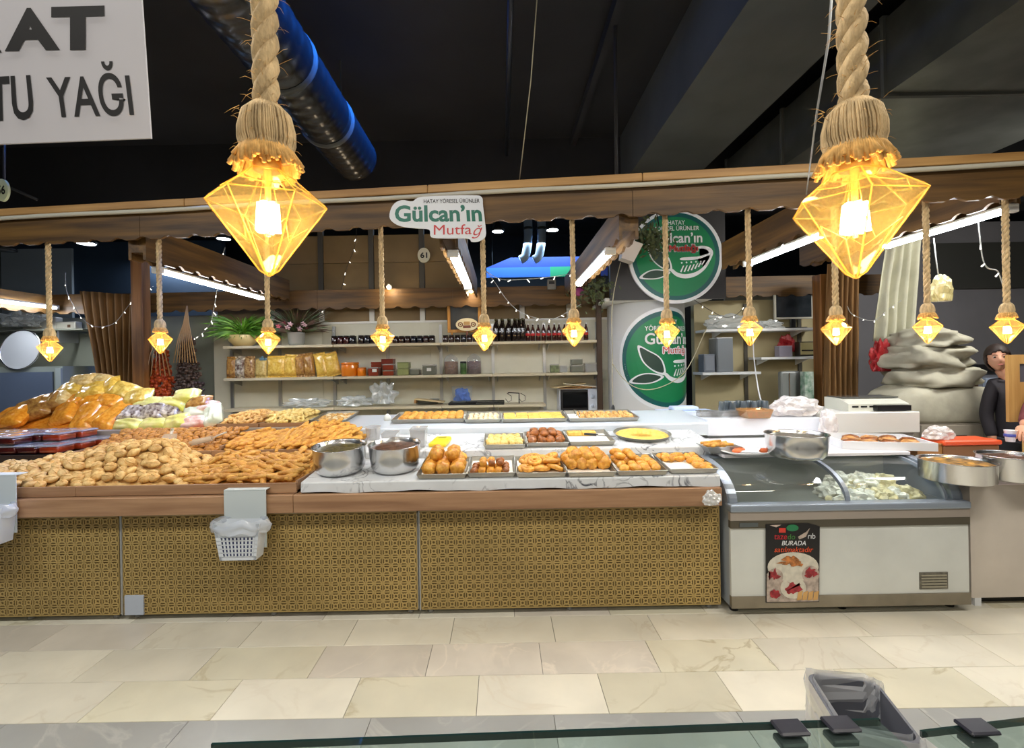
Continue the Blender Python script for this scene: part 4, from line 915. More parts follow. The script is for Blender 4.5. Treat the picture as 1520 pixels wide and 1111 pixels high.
# ================================================================ shelves on the stall back wall
M_shelf = mat('shelf_board', (196, 184, 156), 0.5, var=0.06, scale=3)
YS, YW = 5.40, 5.735
ups = [345, 416, 497, 576, 655, 732, 808, 886]
rails = []
for px in ups:
    x = at(px, 540, YW).x
    b = MB(); b.box(x - .018, x + .018, YW - .02, YW, 0.6, 2.02)
    o = tag(b.build('shelf_upright', M_alu), 'slotted metal shelf upright ' + {345: 'at the end by the nut bags', 416: 'between grassy plant and flowering plant', 497: 'at the start of the dark jar row', 576: 'behind the stacked red tubs', 655: 'beside the chalkboard, grey tub side', 732: 'between purple petal jar and the empty bay', 808: 'between the empty bay and the microwave bay', 886: 'at the end by the white pillar'}[px], 'shelf upright', 'shelf uprights on the back wall')
rowdef = {1: 513, 2: 561, 3: 607}
SH = {}
def shelf_z(row, px, Y=YS): return at(px, rowdef[row], Y).z
zrow = {r: at(620, rowdef[r], YS).z for r in rowdef}
zrow = {1: zrow[1] + .028, 2: zrow[2] + .028, 3: zrow[3] + .028}       # top surfaces
bays = [(331, 495), (495, 655), (655, 732), (732, 810), (810, 896)]
rn = {1: 'top', 2: 'middle', 3: 'bottom'}; bn = ['under the potted plants bay', 'in the orange jar bay', 'in the chalkboard bay', 'in the empty bay', 'in the microwave bay']
for r in (1, 2, 3):
    for k, (a, c) in enumerate(bays):
        xa, xc = at(a, 560, YS).x, at(c, 560, YS).x; t = thing('wall_shelf', '%s cream wall shelf %s' % (rn[r], bn[k]), 'shelf', ((xa + xc) / 2, YS, zrow[r] - (.11 if r == 3 and k == 4 else 0))); w = (xc - xa) / 2
        MB().rbox(-w + .003, w - .003, 0, YW - YS - .025, -0.03, 0, 0.003, 1).build('board', M_shelf, t)
        for s in (-w + .05, w - .05):
            b = MB(); b.xprism([(.03, -.031), (.30, -.031), (.30, -.10)], s - .004, s + .004); b.build('bracket', M_alu, t)
def on_shelf(row, px, dy=0.12):
    p = at(px, 560, YS + dy); return Vector((p.x, YS + dy, zrow[row] + .001))
u = YS / F     # metres per photo pixel at the shelves
# ---- potted plants
def plant(px, label, potm, potprof, leafm, n, ln, droop, extra=None):
    t = thing('potted_plant', label, 'plant', on_shelf(1, px, .12)); MB().lathe(potprof, 28).build('pot', potm, t); top = max(z for r, z in potprof)
    b = MB()
    for k in range(n):
        a = R.uniform(0, 6.28); l = ln * R.uniform(.6, 1.1); e = R.uniform(.25, 1.3); wd = .011
        d = Vector((math.cos(a), math.sin(a) * .45, 0)); p0 = Vector((0, 0, top - .01)) + d * .03; pts = []
        for i in range(5):
            s = i / 4; pts.append(p0 + d * l * s * math.cos(e * (1 - .5 * s)) + Vector((0, 0, l * (math.sin(e) * s - droop * s * s))))
        side = Vector((-d.y, d.x, 0)).normalized() if R.random() < .6 else Vector((0, 0, 1)); ws = [wd * .6, wd, wd * .9, wd * .6, .0005]
        b.add([q for p, ww in zip(pts, ws) for q in (p - side * ww, p + side * ww)], [(2 * i, 2 * i + 1, 2 * i + 3, 2 * i + 2) for i in range(4)], 0, True)
    stuff(b.build('foliage', leafm, t))
    if extra: extra(t, top)
leaf = mat('grass_leaf', (128, 182, 58), 0.5, var=0.5, scale=14, second=(64, 122, 34)); leaf2 = mat('purple_leaf', (96, 60, 54), 0.5, var=0.5, scale=14, second=(64, 90, 44))
plant(362, 'bushy grass plant in a round cream pot on the top shelf', mat('pot_cream', (214, 190, 130), .4), [(0, 0), (.09, 0), (.15, .06), (.165, .125), (.16, .13), (.14, .12), (0, .1)], leaf, 460, .46, .42)
def flowers(t, top):
    fm = [mat('petal_pink', (222, 112, 130), .6), mat('petal_pale', (230, 190, 200), .6)]
    for k in range(16):
        a = R.uniform(0, 6.28); p = (math.cos(a) * R.uniform(.05, .2), math.sin(a) * .08 - .05, top + R.uniform(.02, .12)); b = MB()
        for q in range(5):
            an = 2 * math.pi * q / 5; b.blob((.02, .012, .006), 0, 1, 1, 0, M=Matrix.Translation(p) @ RX(-.9) @ RZ(an) @ Matrix.Translation((.018, 0, 0)))
        b.build('flower', fm[k % 2], t)
plant(441, 'flowering plant with pink blossoms in a glass pot on the top shelf', clear('pot_glass', (225, 230, 228), .5, .1, (190, 190, 186), .5), [(0, 0), (.075, 0), (.09, .02), (.1, .14), (.105, .15), (.095, .145), (0, .13)], leaf2, 260, .46, .25, flowers)
# ---- dark jars
M_jarg = [mat('jar_dark_%d' % k, c, .15, coat=.8) for k, c in enumerate(((30, 20, 18), (44, 26, 24), (24, 26, 34), (60, 24, 26)))]
def jar_meshes(r, h):
    a = MB(); a.lathe([(0, 0), (r * .9, 0), (r, h * .06), (r, h * .74), (r * .85, h * .82)], 16); l = MB(); l.lathe([(r * .9, h * .82), (r * .92, h), (0, h)], 16); return a, l
jm = []
for k in range(4):
    for hh in (.10, .085):
        a, l = jar_meshes(.034, hh); jm.append((a.mesh('glass', M_jarg[k]), l.mesh('lid', mat('jar_lid', (26, 24, 24), .35, .3))))
def jar(px, dy, k, row=1, dz=0.0):
    t = thing('jam_jar', 'small dark jam jar with black lid in the row on the top shelf', 'jar', on_shelf(row, px, dy) + Vector((0, 0, dz)), None, 'dark jam jars on the top shelf'); put('glass', jm[k][0], t); put('lid', jm[k][1], t)
for px in [497, 506, 515, 524, 537, 546, 555, 564, 573]:
    jar(px, .06, R.randrange(4) * 2); jar(px + 2, .16, R.randrange(4) * 2)
for px in [588, 597, 606, 615, 624, 633, 642]: jar(px, .06, R.randrange(4) * 2 + 1); jar(px + 1, .16, R.randrange(4) * 2 + 1)
for px in [662, 671, 680, 689, 698, 707, 716]: jar(px, .05, R.randrange(4) * 2 + 1)
# ---- chalkboard frame + oval plaque
xa, xc = at(664, 470, 5.55).x, at(714, 470, 5.55).x; z0 = zrow[1] + .12; zt = at(690, 449, 5.55).z
t = thing('chalkboard', 'small chalkboard in a golden wooden frame above the jars', 'chalkboard', ((xa + xc) / 2, 5.55, z0)); w = (xc - xa) / 2; hh = zt - z0; fm = wood('gold_frame', (150, 96, 30), (196, 140, 56), 'Z')
MB().box(-w + .03, w - .03, .008, .02, .03, hh - .03).build('slate', mat('slate', (52, 54, 54), .6, var=.2, scale=6), t)
for x0, x1, a, c in ((-w, w, 0, .035), (-w, w, hh - .035, hh), (-w, -w + .035, .035, hh - .035), (w - .035, w, .035, hh - .035)): MB().rbox(x0, x1, -.005, .02, a, c, .004, 1).build('frame_bar', fm, t)
for s in (-w + .05, w - .05): MB().box(s - .01, s + .01, 0, .02, -.118, 0).build('leg', fm, t)
p = at(693, 482, 5.50); t = thing('oval_plaque', 'oval cream plaque with a red brown emblem leaning on the chalkboard', 'plaque', p); k = .13
MB().prism([(k * math.cos(a), k * .58 * math.sin(a)) for a in [2 * math.pi * i / 40 for i in range(40)]], 0, .012).build('plate', mat('plaque_cream', (226, 212, 170), .5), t)
em = mat('plaque_brown', (120, 60, 36), .5)
for cx in (-.075, .075):
    b = MB(); b.tube([(cx + .024 * math.cos(a), -.002, .024 * math.sin(a)) for a in [2 * math.pi * i / 16 for i in range(17)]], .006, 6, caps=False); b.lathe([(0, -.002), (.008, 0)], 10, M=Matrix.Translation((cx, -.002, 0)) @ RX(1.57)); b.build('emblem_ring', em, t)
MB().rbox(-.035, .035, -.004, 0, -.005, .035, .003, 1).build('emblem_block', mat('plaque_tan', (190, 150, 90), .5), t); MB().rbox(-.045, .045, -.004, 0, -.04, -.01, .003, 1).build('emblem_block', em, t)
MB().box(-.01, .01, .012, .03, -.17, -.02).build('prop', em, t)
# ---- bottles
M_glassdark = mat('bottle_dark', (24, 16, 14), .1, coat=1.0); M_glassred = mat('bottle_redbrown', (54, 18, 14), .1, coat=1.0)
def bottle(px, dy, r, h, m, cap, labelled, lb, grp, row=1):
    t = thing('bottle', lb, 'bottle', on_shelf(row, px, dy), None, grp)
    if (r, h, m.name) not in BOT:
        a = MB(); a.lathe([(0, 0), (r * .92, 0), (r, h * .03), (r, h * .55), (r * .8, h * .68), (r * .36, h * .82), (r * .36, h * .93)], 16)
        c = MB(); c.lathe([(r * .42, h * .92), (r * .42, h), (0, h)], 12); s = MB(); s.lathe([(r * 1.02, h * .30), (r * 1.02, h * .44)], 16)
        BOT[(r, h, m.name)] = (a.mesh('glass', m), c.mesh('cap', cap), s.mesh('paper_label', mat('label_red', (190, 40, 40), .5)))
    a, c, s = BOT[(r, h, m.name)]; put('glass', a, t); put('cap', c, t)
    if labelled: put('paper_label', s, t)
BOT = {}
capw = mat('cap_white', (214, 214, 210), .4); capg = mat('cap_olive', (70, 66, 30), .4)
for px in (737, 746, 756, 765, 771, 777):
    bottle(px, .08, .036, .27, M_glassdark, capg, False, 'tall dark syrup bottle with olive cap on the top shelf', 'tall dark bottles'); bottle(px + 2, .18, .036, .27, M_glassdark, capg, False, 'tall dark syrup bottle with olive cap on the top shelf', 'tall dark bottles')
for px in (785, 792, 800, 808, 816, 824, 831, 839, 847, 854, 871): bottle(px, .08, .026, .205, M_glassred, capw, True, 'small dark bottle with red label and white cap on the top shelf', 'small red labelled bottles')
# ---- middle shelf goods
def upbag(px, wpx, hpx, m, lb, grp, seed, lean=0.0):
    w, h = wpx * u, hpx * u; me = pillow(w, h * .92, .09, m, seed); o = put('standing_bag', me, None, on_shelf(2, px, .10) + Vector((0, 0, h * .46 + .02)), (math.radians(86), lean, 0)); tag(o, lb, 'bag', grp)
upbag(345, 16, 30, BM['brown'], 'clear bag of brown nuts on the middle shelf by its open end', None, 1); upbag(357, 15, 30, BM['nut'], 'clear bag of speckled nuts standing between brown nuts and pale beans', None, 2)
upbag(371, 16, 30, bagmat('bag_nut2', (206, 168, 112), (120, 76, 40), 40), 'clear bag of toasted nuts on the middle shelf', None, 3); upbag(388, 17, 26, bagmat('bag_bean', (222, 200, 130), (190, 160, 90)), 'clear bag of pale beans with a blue clip on the middle shelf', None, 4)
for k, (px, w, h, c, ln) in enumerate(((411, 28, 30, 'yellow', 0), (432, 20, 32, 'yellow', .05), (446, 14, 32, 'brown', -.1), (459, 16, 34, 'brown', -.12), (477, 18, 34, 'yellow', -.2), (493, 22, 34, 'yellow', -.25))):
    upbag(px, w, h, BM[c], 'clear standing bag of %s chips on the middle shelf' % c, c + ' chip bags on the middle shelf', 10 + k, ln)
t = thing('clip', 'blue clip on the bag of pale beans', 'clip', on_shelf(2, 391, .1) + Vector((0, 0, .2))); MB().rbox(-.04, .04, -.012, .012, 0, .03, .005, 1).build('jaw', mat('clip_blue', (96, 130, 150), .4), t); MB().rbox(-.012, .012, -.02, -.012, .01, .05, .003, 1).build('lever', mat('clip_blue', (96, 130, 150), .4), t)
def tubjar(name, px, dy, r, h, cm, lidm, lb, grp=None, dz=0, row=2, square=False):
    t = thing(name, lb, 'container', on_shelf(row, px, dy) + Vector((0, 0, dz)), None, grp); s = 4 if square else 24; ph = math.pi / 4 if square else 0; q = 1.35 if square else 1
    MB().lathe([(0, 0), (r * .9, 0), (r, h * .1), (r, h * .8), (r * .95, h * .86)], s, ph=ph, sx=q, sy=q, smooth=not square).build('body', cm, t); MB().lathe([(r * 1.03, h * .86), (r * 1.03, h * .97), (r * .95, h), (0, h)], s, ph=ph, sx=q, sy=q, smooth=not square).build('lid', lidm, t); return t
M_or = mat('jar_orange', (226, 124, 16), .15, coat=.8); M_rd = mat('tub_red', (128, 48, 26), .25, coat=.4); M_gn = mat('tub_green', (136, 142, 90), .35); M_gy = mat('tub_greyish', (104, 106, 92), .35); M_lid = clear('lid_clear', (240, 240, 236), .5, .1, (210, 206, 196), .6)
tubjar('orange_jar', 520, .1, .10, .16, M_or, M_or, 'big bright orange squat jar on the middle shelf'); tubjar('orange_jar', 537, .06, .05, .10, M_or, M_or, 'small orange jar beside the big orange jar')
tubjar('red_tub', 556, .05, .06, .10, M_rd, M_lid, 'red tub with white label standing in front of the stacked red tub', square=True); tubjar('red_tub', 561, .19, .065, .16, M_rd, M_rd, 'tall red brown tub at the rear of the labelled tub', square=True)
tubjar('red_tub', 578, .10, .065, .06, M_rd, M_lid, 'lower one of two stacked red tubs', square=True); tubjar('red_tub', 578, .10, .065, .07, M_rd, M_lid, 'red tub between lower and uppermost red tubs', dz=.062, square=True); tubjar('red_tub', 577, .10, .07, .06, mat('tub_deepred', (110, 36, 24), .3), mat('tub_deepred', (110, 36, 24)), 'uppermost deep red tub of the stack', dz=.134, square=True)
tubjar('green_tub', 600, .1, .068, .075, M_gn, M_gn, 'lower pale green tub on the middle shelf', square=True); tubjar('green_tub', 600, .1, .068, .075, M_gn, M_gn, 'upper pale green tub on the middle shelf', dz=.077, square=True)
tubjar('grey_tub', 617, .1, .055, .075, M_gy, M_lid, 'low grey tub beside the green tubs', square=True); tubjar('grey_tub', 638, .08, .075, .12, M_gy, M_lid, 'grey tub with a white label near the upright', square=True)
for px, dy in ((556, -.022), (637, -.022)):
    tag(MB().box(-.025, .025, -.002, 0, -.015, .02).build('price_sticker', M_white, None, on_shelf(2, px, dy) + Vector((0, .0, .06))), 'white paper sticker on the %s tub' % ('labelled red' if px < 600 else 'grey'), 'sticker')
def spicejar(px, m, lb, r=.085, h=.20):
    t = thing('spice_jar', lb, 'jar', on_shelf(2, px, .12)); MB().lathe([(0, .002), (r * .93, .002), (r * .96, h * .74), (0, h * .78)], 28).build('contents', m, t)
    MB().lathe([(r, 0), (r, h * .8), (r * .9, h * .95), (r * .5, h * 1.12), (r * .12, h * 1.2), (0, h * 1.2)], 28).build('glass', clear('jar_glass', (240, 240, 240), .85, .05, (230, 230, 230), .3), t)
spicejar(670, mat('spice_brown', (140, 92, 52), .8, var=.5, scale=50, second=(90, 50, 26)), 'domed glass jar of brown dried herbs'); spicejar(704, mat('spice_purple', (104, 60, 66), .8, var=.5, scale=50, second=(60, 30, 40)), 'domed glass jar of purple dried petals')
t = tubjar('green_can', 688, .08, .035, .15, mat('can_green', (60, 92, 40), .4, var=.4, scale=20), M_dark, 'narrow dark green tin between the two domed jars')
for k, (px, w, h, m, lb) in enumerate(((823, .05, .10, mat('pack_herb', (96, 104, 70), .5, var=.5, scale=30), 'small herb tub in the microwave bay'), (836, .045, .08, M_tub, 'small clear tub between herb tub and the stacked clear tub'), (856, .07, .085, M_gy, 'lower stacked clear grey tub in the microwave bay'), (877, .075, .11, M_tub, 'large clear lunch tub at the end of the middle shelf'))):
    tubjar('storage_tub', px, .1, w, h, m, M_lid, lb, square=True)
tubjar('storage_tub', 856, .1, .065, .07, M_gy, M_lid, 'upper stacked clear grey tub in the microwave bay', dz=.087, square=True)
# ---- back worktop with microwave etc
def on_top(px, dy): return Vector((at(px, 600, 5.3 + dy * .6).x, YS + .02 + dy * .6, zrow[3] + .001 - (.11 if px > 812 else 0)))
mw = thing('microwave', 'white microwave oven with black door under the shelves', 'microwave', on_top(861, .12)); w, hh = 29 * 5.3 / F, .275
MB().rbox(-w, w, 0, .24, .008, hh, .008, 2).build('body', mat('mw_white', (206, 212, 222), .35), mw); MB().rbox(-w + .012, w * .52, -.012, 0, .02, hh - .012, .004, 1).build('door', M_dark, mw)
MB().box(-w + .04, w * .46, -.0135, -.012, .05, hh - .04).build('door_window', mat('mw_glass', (10, 10, 12), .08), mw)
for z in (.18, .07): MB().lathe([(.022, 0), (.022, .014), (.016, .018), (0, .018)], 20, M=Matrix.Translation((w * .76, 0, z)) @ RX(1.57)).build('dial', mat('mw_dial', (186, 196, 210), .4), mw)
for s in (-w + .04, w - .04): MB().lathe([(.012, 0), (.012, .008)], 8, (s, .06, 0)).build('foot', M_dark, mw)
M_card = mat('cardboard', (166, 122, 70), .8, var=.1, scale=6)
for k, (dx, dz, rz, ry, m) in enumerate(((-.02, .0, .05, 0, M_card), (0.03, .014, -.1, .03, M_card), (-.10, .03, .25, -.12, mat('card_pale', (206, 184, 140), .8)), (.04, .032, -.15, .1, mat('card_white', (222, 212, 190), .8)))):
    o = MB().box(-.19, .19, -.10, .10, 0, .008).build('cardboard_sheet', m, None, on_top(858, .25) + Vector((dx, 0, hh + .002 + dz)), (0, ry, rz)); tag(o, ['lowest brown cardboard sheet on the microwave', 'second brown cardboard sheet on the microwave', 'tan flattened cardboard sticking out over the microwave side', 'off white card on top of the microwave'][k], 'cardboard')
M_bagclear = clear('bag_clear', (246, 248, 248), .6, .15, (236, 240, 240), .8)
def crumple(name, label, loc, d, m, seed, cat='plastic bag', rot=None, amp=.6, grp=None):
    b = MB(); b.blob(d, amp, 2.6, 4, seed, smooth=False, flatz=-d[2] * .55); o = b.build(name, m, None, loc, rot); return tag(o, label, cat, grp)
crumple('plastic_bag', 'crumpled clear bag on the bottom shelf below the orange jar', on_top(568, .25) + Vector((0, -.05, .12)), (.13, .1, .16), M_bagclear, 3)
crumple('plastic_bag', 'flat clear bag heap on the bottom shelf beneath the chip bags', Vector((on_shelf(3, 455).x, 5.5, zrow[3] + .04)), (.26, .12, .06), M_bagclear, 5)
crumple('plastic_bag', 'crumpled clear bags on the bottom shelf beneath the orange jar', Vector((on_shelf(3, 528).x, 5.5, zrow[3] + .05)), (.2, .12, .07), M_bagclear, 8)
crumple('blue_cloth', 'crumpled bright blue cloth in the clear box', on_top(685, .2) + Vector((0, 0, .09)), (.085, .06, .09), mat('cloth_blue', (30, 96, 190), .6), 9, 'cloth')
t = thing('clear_box', 'clear plastic box holding the blue cloth', 'box', on_top(686, .2)); b = MB(); b.lathe([(.14, .001), (.17, .22)], 4, ph=math.pi / 4, smooth=False); b.build('walls', clear('box_clear', (248, 250, 250), .9, .06, (230, 234, 236), .4), t); MB().rbox(-.16, .16, -.12, .12, 0, .03, .006, 1).build('base', M_dark, t)
t = thing('black_tray', 'flat black tray on the back worktop beside the blue cloth', 'tray', on_top(720, .16)); MB().rbox(-.22, .22, -.1, .1, 0, .012, .004, 1).build('base', M_dark, t); MB().tube([(-.22, -.1, .03), (.22, -.1, .03), (.22, .1, .03), (-.22, .1, .03), (-.22, -.1, .03)], .008, 6).build('rim', M_dark, t)
t = thing('wire_stand', 'black wire stand with looping cables on the back worktop', 'stand', on_top(766, .16))
MB().tube([(.04, 0, 0), (.04, 0, .12), (-.08, 0, .13), (-.09, 0, .12)], .008, 6).build('frame', M_dark, t)
for s in (-.1, .06): MB().tube([(s, 0, .12), (s + .05, -.02, .09), (s + .05, -.02, .04), (s + .01, -.02, .02), (s - .02, -.01, .06)], .0035, 5).build('cable', M_dark, t)
t = thing('leaning_board', 'thin tan board resting slanted on the bottom shelf end', 'board', on_top(640, .1), (0, .12, 0)); MB().box(-.22, .12, 0, .18, .04, .052).build('panel', mat('card_pale', (206, 184, 140)), t); MB().box(-.22, -.2, 0, .18, .0, .04).build('edge', M_card, t)
t = thing('grey_baking_dish', 'oval grey dish at the back of the worktop', 'dish', on_top(632, .4)); MB().lathe([(0, 0), (.13, 0), (.15, .06), (.14, .06), (.12, .01), (0, .01)], 28, sy=.6).build('dish_body', mat('dish_grey', (120, 124, 122), .3), t); MB().lathe([(.10, .012), (.132, .045), (0, .05)], 24, sy=.6).build('filling', M_white, t)
# ---- things of the wall: plaque, meter, banner, pipes
p = at(629, 379, 5.70); t = thing('number_plaque', 'round white plaque with number 61 on the brown boards', 'sign', p); MB().prism([(.075 * math.cos(a), .09 * math.sin(a)) for a in [2 * math.pi * i / 32 for i in range(32)]], 0, .03).build('disc', mat('plaque_white', (206, 202, 180), .5), t)
v, f = text_bm('61', .085, .07, bold=.03); MB().add([(x - .042, -.002, y - .035) for x, y in v], f).build('number', M_dark, t)
p = at(2, 282, 3.6); t = thing('number_plaque', 'pale round plaque with number 56 at the beam end', 'sign', p); MB().prism([(.05 * math.cos(a), .085 * math.sin(a)) for a in [2 * math.pi * i / 32 for i in range(32)]], 0, .02).build('disc', mat('plaque_green', (190, 196, 160), .5), t)
v, f = text_bm('56', .06, .07, bold=.03); MB().add([(x - .03, -.002, y - .035) for x, y in v], f).build('number', M_dark, t)
t = thing('hanger_arm', 'dark metal arm holding the round number plaque at the beam end', 'bracket', p); MB().tube([(0, .02, .05), (-.02, .05, .5), (-.05, .1, .65)], .01, 6).build('bar', M_dark, t); MB().tube([(.05, .03, .02), (.22, .05, -.06)], .012, 6).build('stay', M_black, t)
p = at(819, 422, 5.46); t = thing('electric_meter', 'small grey meter box on the rear scalloped board', 'meter', p); MB().rbox(-.05, .05, 0, .04, -.06, .06, .006, 1).build('case', mat('meter_grey', (130, 128, 120), .5), t); MB().box(-.032, .032, -.003, 0, .0, .035).build('display', M_dark, t)
t = thing('banner', 'long blue and green printed banner of a far stall', 'banner', at(812, 398, 8.6)); xw = 90 * 8.6 / F
for k, (a, c, m) in enumerate(((-1, .05, mat('banner_blue', (40, 90, 170), .5)), (.05, .6, mat('banner_green', (26, 130, 84), .5)), (.6, 1, mat('banner_navy', (24, 50, 120), .5)))): MB().box(xw * a, xw * c, 0, .05, -.16, .02).build('print_panel', m, t)
for s in (-xw * .9, xw * .9): MB().tube([(s, .02, .0), (s, .02, 4.2 - t.location.z)], .01, 6).build('hanger_wire', M_black, t)
MB().prism([(-xw, .02), (xw, .02), (xw * .7, .2), (-xw * .6, .2)], 0, .05).build('print_panel', mat('banner_navy', (24, 50, 120)), t)
for px in (784, 804):
    t = thing('white_pipe', 'bent white flexible air pipe above the far banner', 'pipe', at(px, 350, 8.2), None, 'white air pipes'); b = MB(); pts = [(0, 0, 4.2 - t.location.z), (0, 0, .3), (0, 0, 0), (-.02, 0, -.2), (-.06, 0, -.36), (-.14, 0, -.42)]; b.tube(smooth_poly(pts, 5, False), .075, 14); b.build('hose', mat('pipe_white', (190, 204, 220), .5), t); MB().lathe([(.085, .1), (.085, .14)], 16).build('clamp', M_grey, t)
# ================================================================ rear of the stall beside the pepper strings
M_curt = mat('curtain_tan', (112, 80, 40), .8, var=.25, scale=6, stretch=(8, 8, .4))
def curtain(name, label, pts_top, pts_bot, Y, folds, m, amp=.04):
    a0, a1 = at(*pts_top[0], Y), at(*pts_top[1], Y); c0, c1 = at(*pts_bot[0], Y), at(*pts_bot[1], Y); b = MB()
    def fn(s, v):
        p = (a0.lerp(a1, s)).lerp(c0.lerp(c1, s), v); k = math.sin(s * folds * 6.28 + .6 * math.sin(v * 3)) * amp * (.5 + .5 * v) + noise.noise(Vector((s * 6, v * 3, 1))) * .02
        return (p.x, p.y + k, p.z)
    b.quadgrid(fn, folds * 10, 16); o = b.build(name, m); mod = o.modifiers.new('thickness', 'SOLIDIFY'); mod.thickness = .004; return tag(o, label, 'curtain')
curtain('curtain', 'pleated tan curtain gathered beside the wooden post by the grey cabinet', ((118, 432), (222, 440)), ((158, 640), (206, 640)), 5.42, 9, M_curt)
curtain('curtain', 'tall brown curtain hanging beside the computer shelves', ((1228, 392), (1275, 392)), ((1222, 640), (1270, 640)), 5.0, 6, M_curt)
# dried vegetable strings
def veg_string(px0, px1, py0, py1, Y, m, label, n, piece, ropes):
    c = at((px0 + px1) / 2, py0, Y); t = thing('dried_vegetable_strings', label, 'dried vegetables', c); hgt = c.z - at(px0, py1, Y).z; wd = (px1 - px0) * Y / F / 2; b = MB()
    for k in range(n):
        z = -hgt * (R.random() ** .85); wz = wd * (.35 + .65 * min(1, -z / hgt * 1.5)); x = R.uniform(-wz, wz); y = -math.sqrt(max(0, 1 - (x / wz) ** 2)) * wz * .5 + R.uniform(-.02, .02)
        b.blob(piece, .5, 2.5, 1, k % 9, M=Matrix.Translation((x, y, z)) @ RZ(R.uniform(0, 6)) @ RX(R.uniform(-1, 1)))
    stuff(b.build('dried_pieces', m, t)); b = MB()
    for k in range(ropes): q = (k / max(1, ropes - 1) - .5) * 2; b.tube([(0, -.03, .35), (q * .03, -.05, .15), (q * wd * .5, -wd * .5, -.05), (q * wd * .8, -wd * .5, -.3)], .006, 5)
    b.build('string', mat('string_tan', (176, 140, 96), .8), t)
veg_string(220, 264, 520, 622, 5.45, mat('dried_pepper', (150, 40, 14), .45, var=.5, scale=30, second=(196, 86, 20)), 'hanging strings of dried red peppers', 420, (.026, .022, .028), 6)
veg_string(260, 302, 500, 622, 5.40, mat('dried_aubergine', (42, 28, 26), .5, var=.5, scale=30, second=(84, 62, 50)), 'hanging strings of dark dried aubergines', 420, (.028, .02, .026), 9)
# grey cabinet, shelf with packs, round tray
t = thing('grey_cabinet', 'tall grey cabinet with a blue grey door panel at the rear', 'cabinet', at(35, 545, 5.3)); x1 = at(80, 545, 5.3).x - t.location.x; x0 = -1.2; zt = .02
MB().box(x0, x1 + .08, .02, .5, -t.location.z + .02, .0).build('body', mat('cab_grey', (132, 140, 134), .4), t); MB().box(x0, x1 - .02, 0, .02, -t.location.z + .1, -.06).build('door_panel', mat('cab_blue', (84, 96, 116), .35), t); MB().box(x1 + .02, x1 + .08, -.005, .02, -t.location.z + .05, -.02).build('edge_trim', mat('cab_trim', (150, 160, 160), .4), t)
t = thing('round_serving_tray', 'large round pale steel tray standing upright on the grey cabinet', 'tray', at(32, 546, 5.34) + Vector((0, 0, .2)), (math.radians(80), 0, 0))
MB().lathe([(.205, 0), (.22, .012)], 40, smooth=False).build('disc', mat('tray_pale', (168, 172, 176), .45), t); MB().tube([(.226 * math.cos(a), .226 * math.sin(a), .012) for a in [2 * math.pi * i / 40 for i in range(41)]], .007, 6, caps=False).build('rim', M_steel, t)
t = thing('wall_shelf', 'grey board shelf with wrapped packs above the round tray', 'shelf', at(45, 489, 5.6)); MB().rbox(-1.0, .62, 0, .28, -.02, 0, .003, 1).build('board', mat('shelf_dark', (120, 122, 112), .5), t); MB().box(.3, .32, .02, .28, -.16, -.02).build('bracket', M_alu, t)
zsh = t.location.z
crumple('plastic_bag', 'crumpled clear bag in front of the packs on the grey board shelf', at(25, 478, 5.62) + Vector((0, .05, .01)), (.2, .1, .12), M_bagclear, 14)
for k, (px, w, hh, lb) in enumerate(((45, .12, .2, 'tall white wrapped pack on the grey board shelf'), (68, .10, .16, 'medium white wrapped pack on the grey board shelf'), (95, .12, .10, 'low white carton with a dark mark on the grey board shelf'))):
    p = at(px, 485, 5.74); t = thing('wrapped_pack', lb, 'pack', (p.x, 5.76, zsh + .001)); MB().rbox(-w, w, 0, .1, 0, hh, .012, 2).build('wrap', mat('pack_white', (196, 194, 180), .4), t); MB().box(w * .2, w * .5, -.003, 0, hh * .25, hh * .6).build('mark', mat('mark_brown', (96, 70, 50), .5), t)
# ================================================================ signs
M_sgn_w = mat('sign_white', (222, 224, 226), .4); M_sgn_k = mat('sign_black', (18, 18, 22), .5); M_grn = mat('logo_green', (16, 122, 74), .35); M_teal = mat('logo_teal', (10, 84, 84), .35); M_leafk = mat('logo_dark', (36, 62, 52), .4); M_red = mat('logo_red', (206, 62, 48), .4)
M_signgreen = mat('sign_green', (0, 104, 84), .4)
# hanging lettered panel at the photographer's own stall
Yp = 0.95
c0, c1, c2 = at(-60, -60, Yp), at(224, 205, Yp), at(206, -60, Yp)
t = thing('hanging_sign', 'large white hanging panel with bold black lettering', 'sign', (0, Yp, 0))
bl = at(-60, 216, Yp); b = MB(); b.prism([(c0.x, c0.z), (bl.x, bl.z), (c1.x, c1.z), (c2.x, c2.z)], 0, .004); b.build('board', mat('panel_white', (206, 206, 214), .4), t)
def put_text(par, body, pts, Y, m, bold=.02, name='lettering', shear=0.0, off=.0015):
    """text stretched over a quad given by photo points: bottom-left, bottom-right, top-right, top-left on the plane y=Y"""
    v, f = text_bm(body, 1, 1, bold=bold, shear=shear); q = [at(x, y, Y) for x, y in pts]
    vs = [(q[0].lerp(q[1], x)).lerp(q[3].lerp(q[2], x), y) for x, y in v]; b = MB(); b.add([(p.x, -off, p.z) for p in vs], f); return b.build(name, m, par)
put_text(t, 'A', [(8, 77), (90, 75), (62, 12), (26, 13)], Yp, M_sgn_k, .05); put_text(t, 'T', [(77, 76), (156, 74), (156, 9), (77, 11)], Yp, M_sgn_k, .05)
b = MB(); q = [at(*p, Yp) for p in ((-22, 80), (4, 79), (-4, 66), (-28, 66))]; b.add([(p.x, -.0015, p.z) for p in q], [(0, 1, 2, 3)]); b.build('lettering', M_sgn_k, t)
put_text(t, 'TU', [(-14, 182), (53, 178), (46, 112), (-14, 115)], Yp, M_sgn_k, .02); put_text(t, 'YAĞI', [(78, 176), (200, 172), (190, 91), (66, 94)], Yp, M_sgn_k, .012)
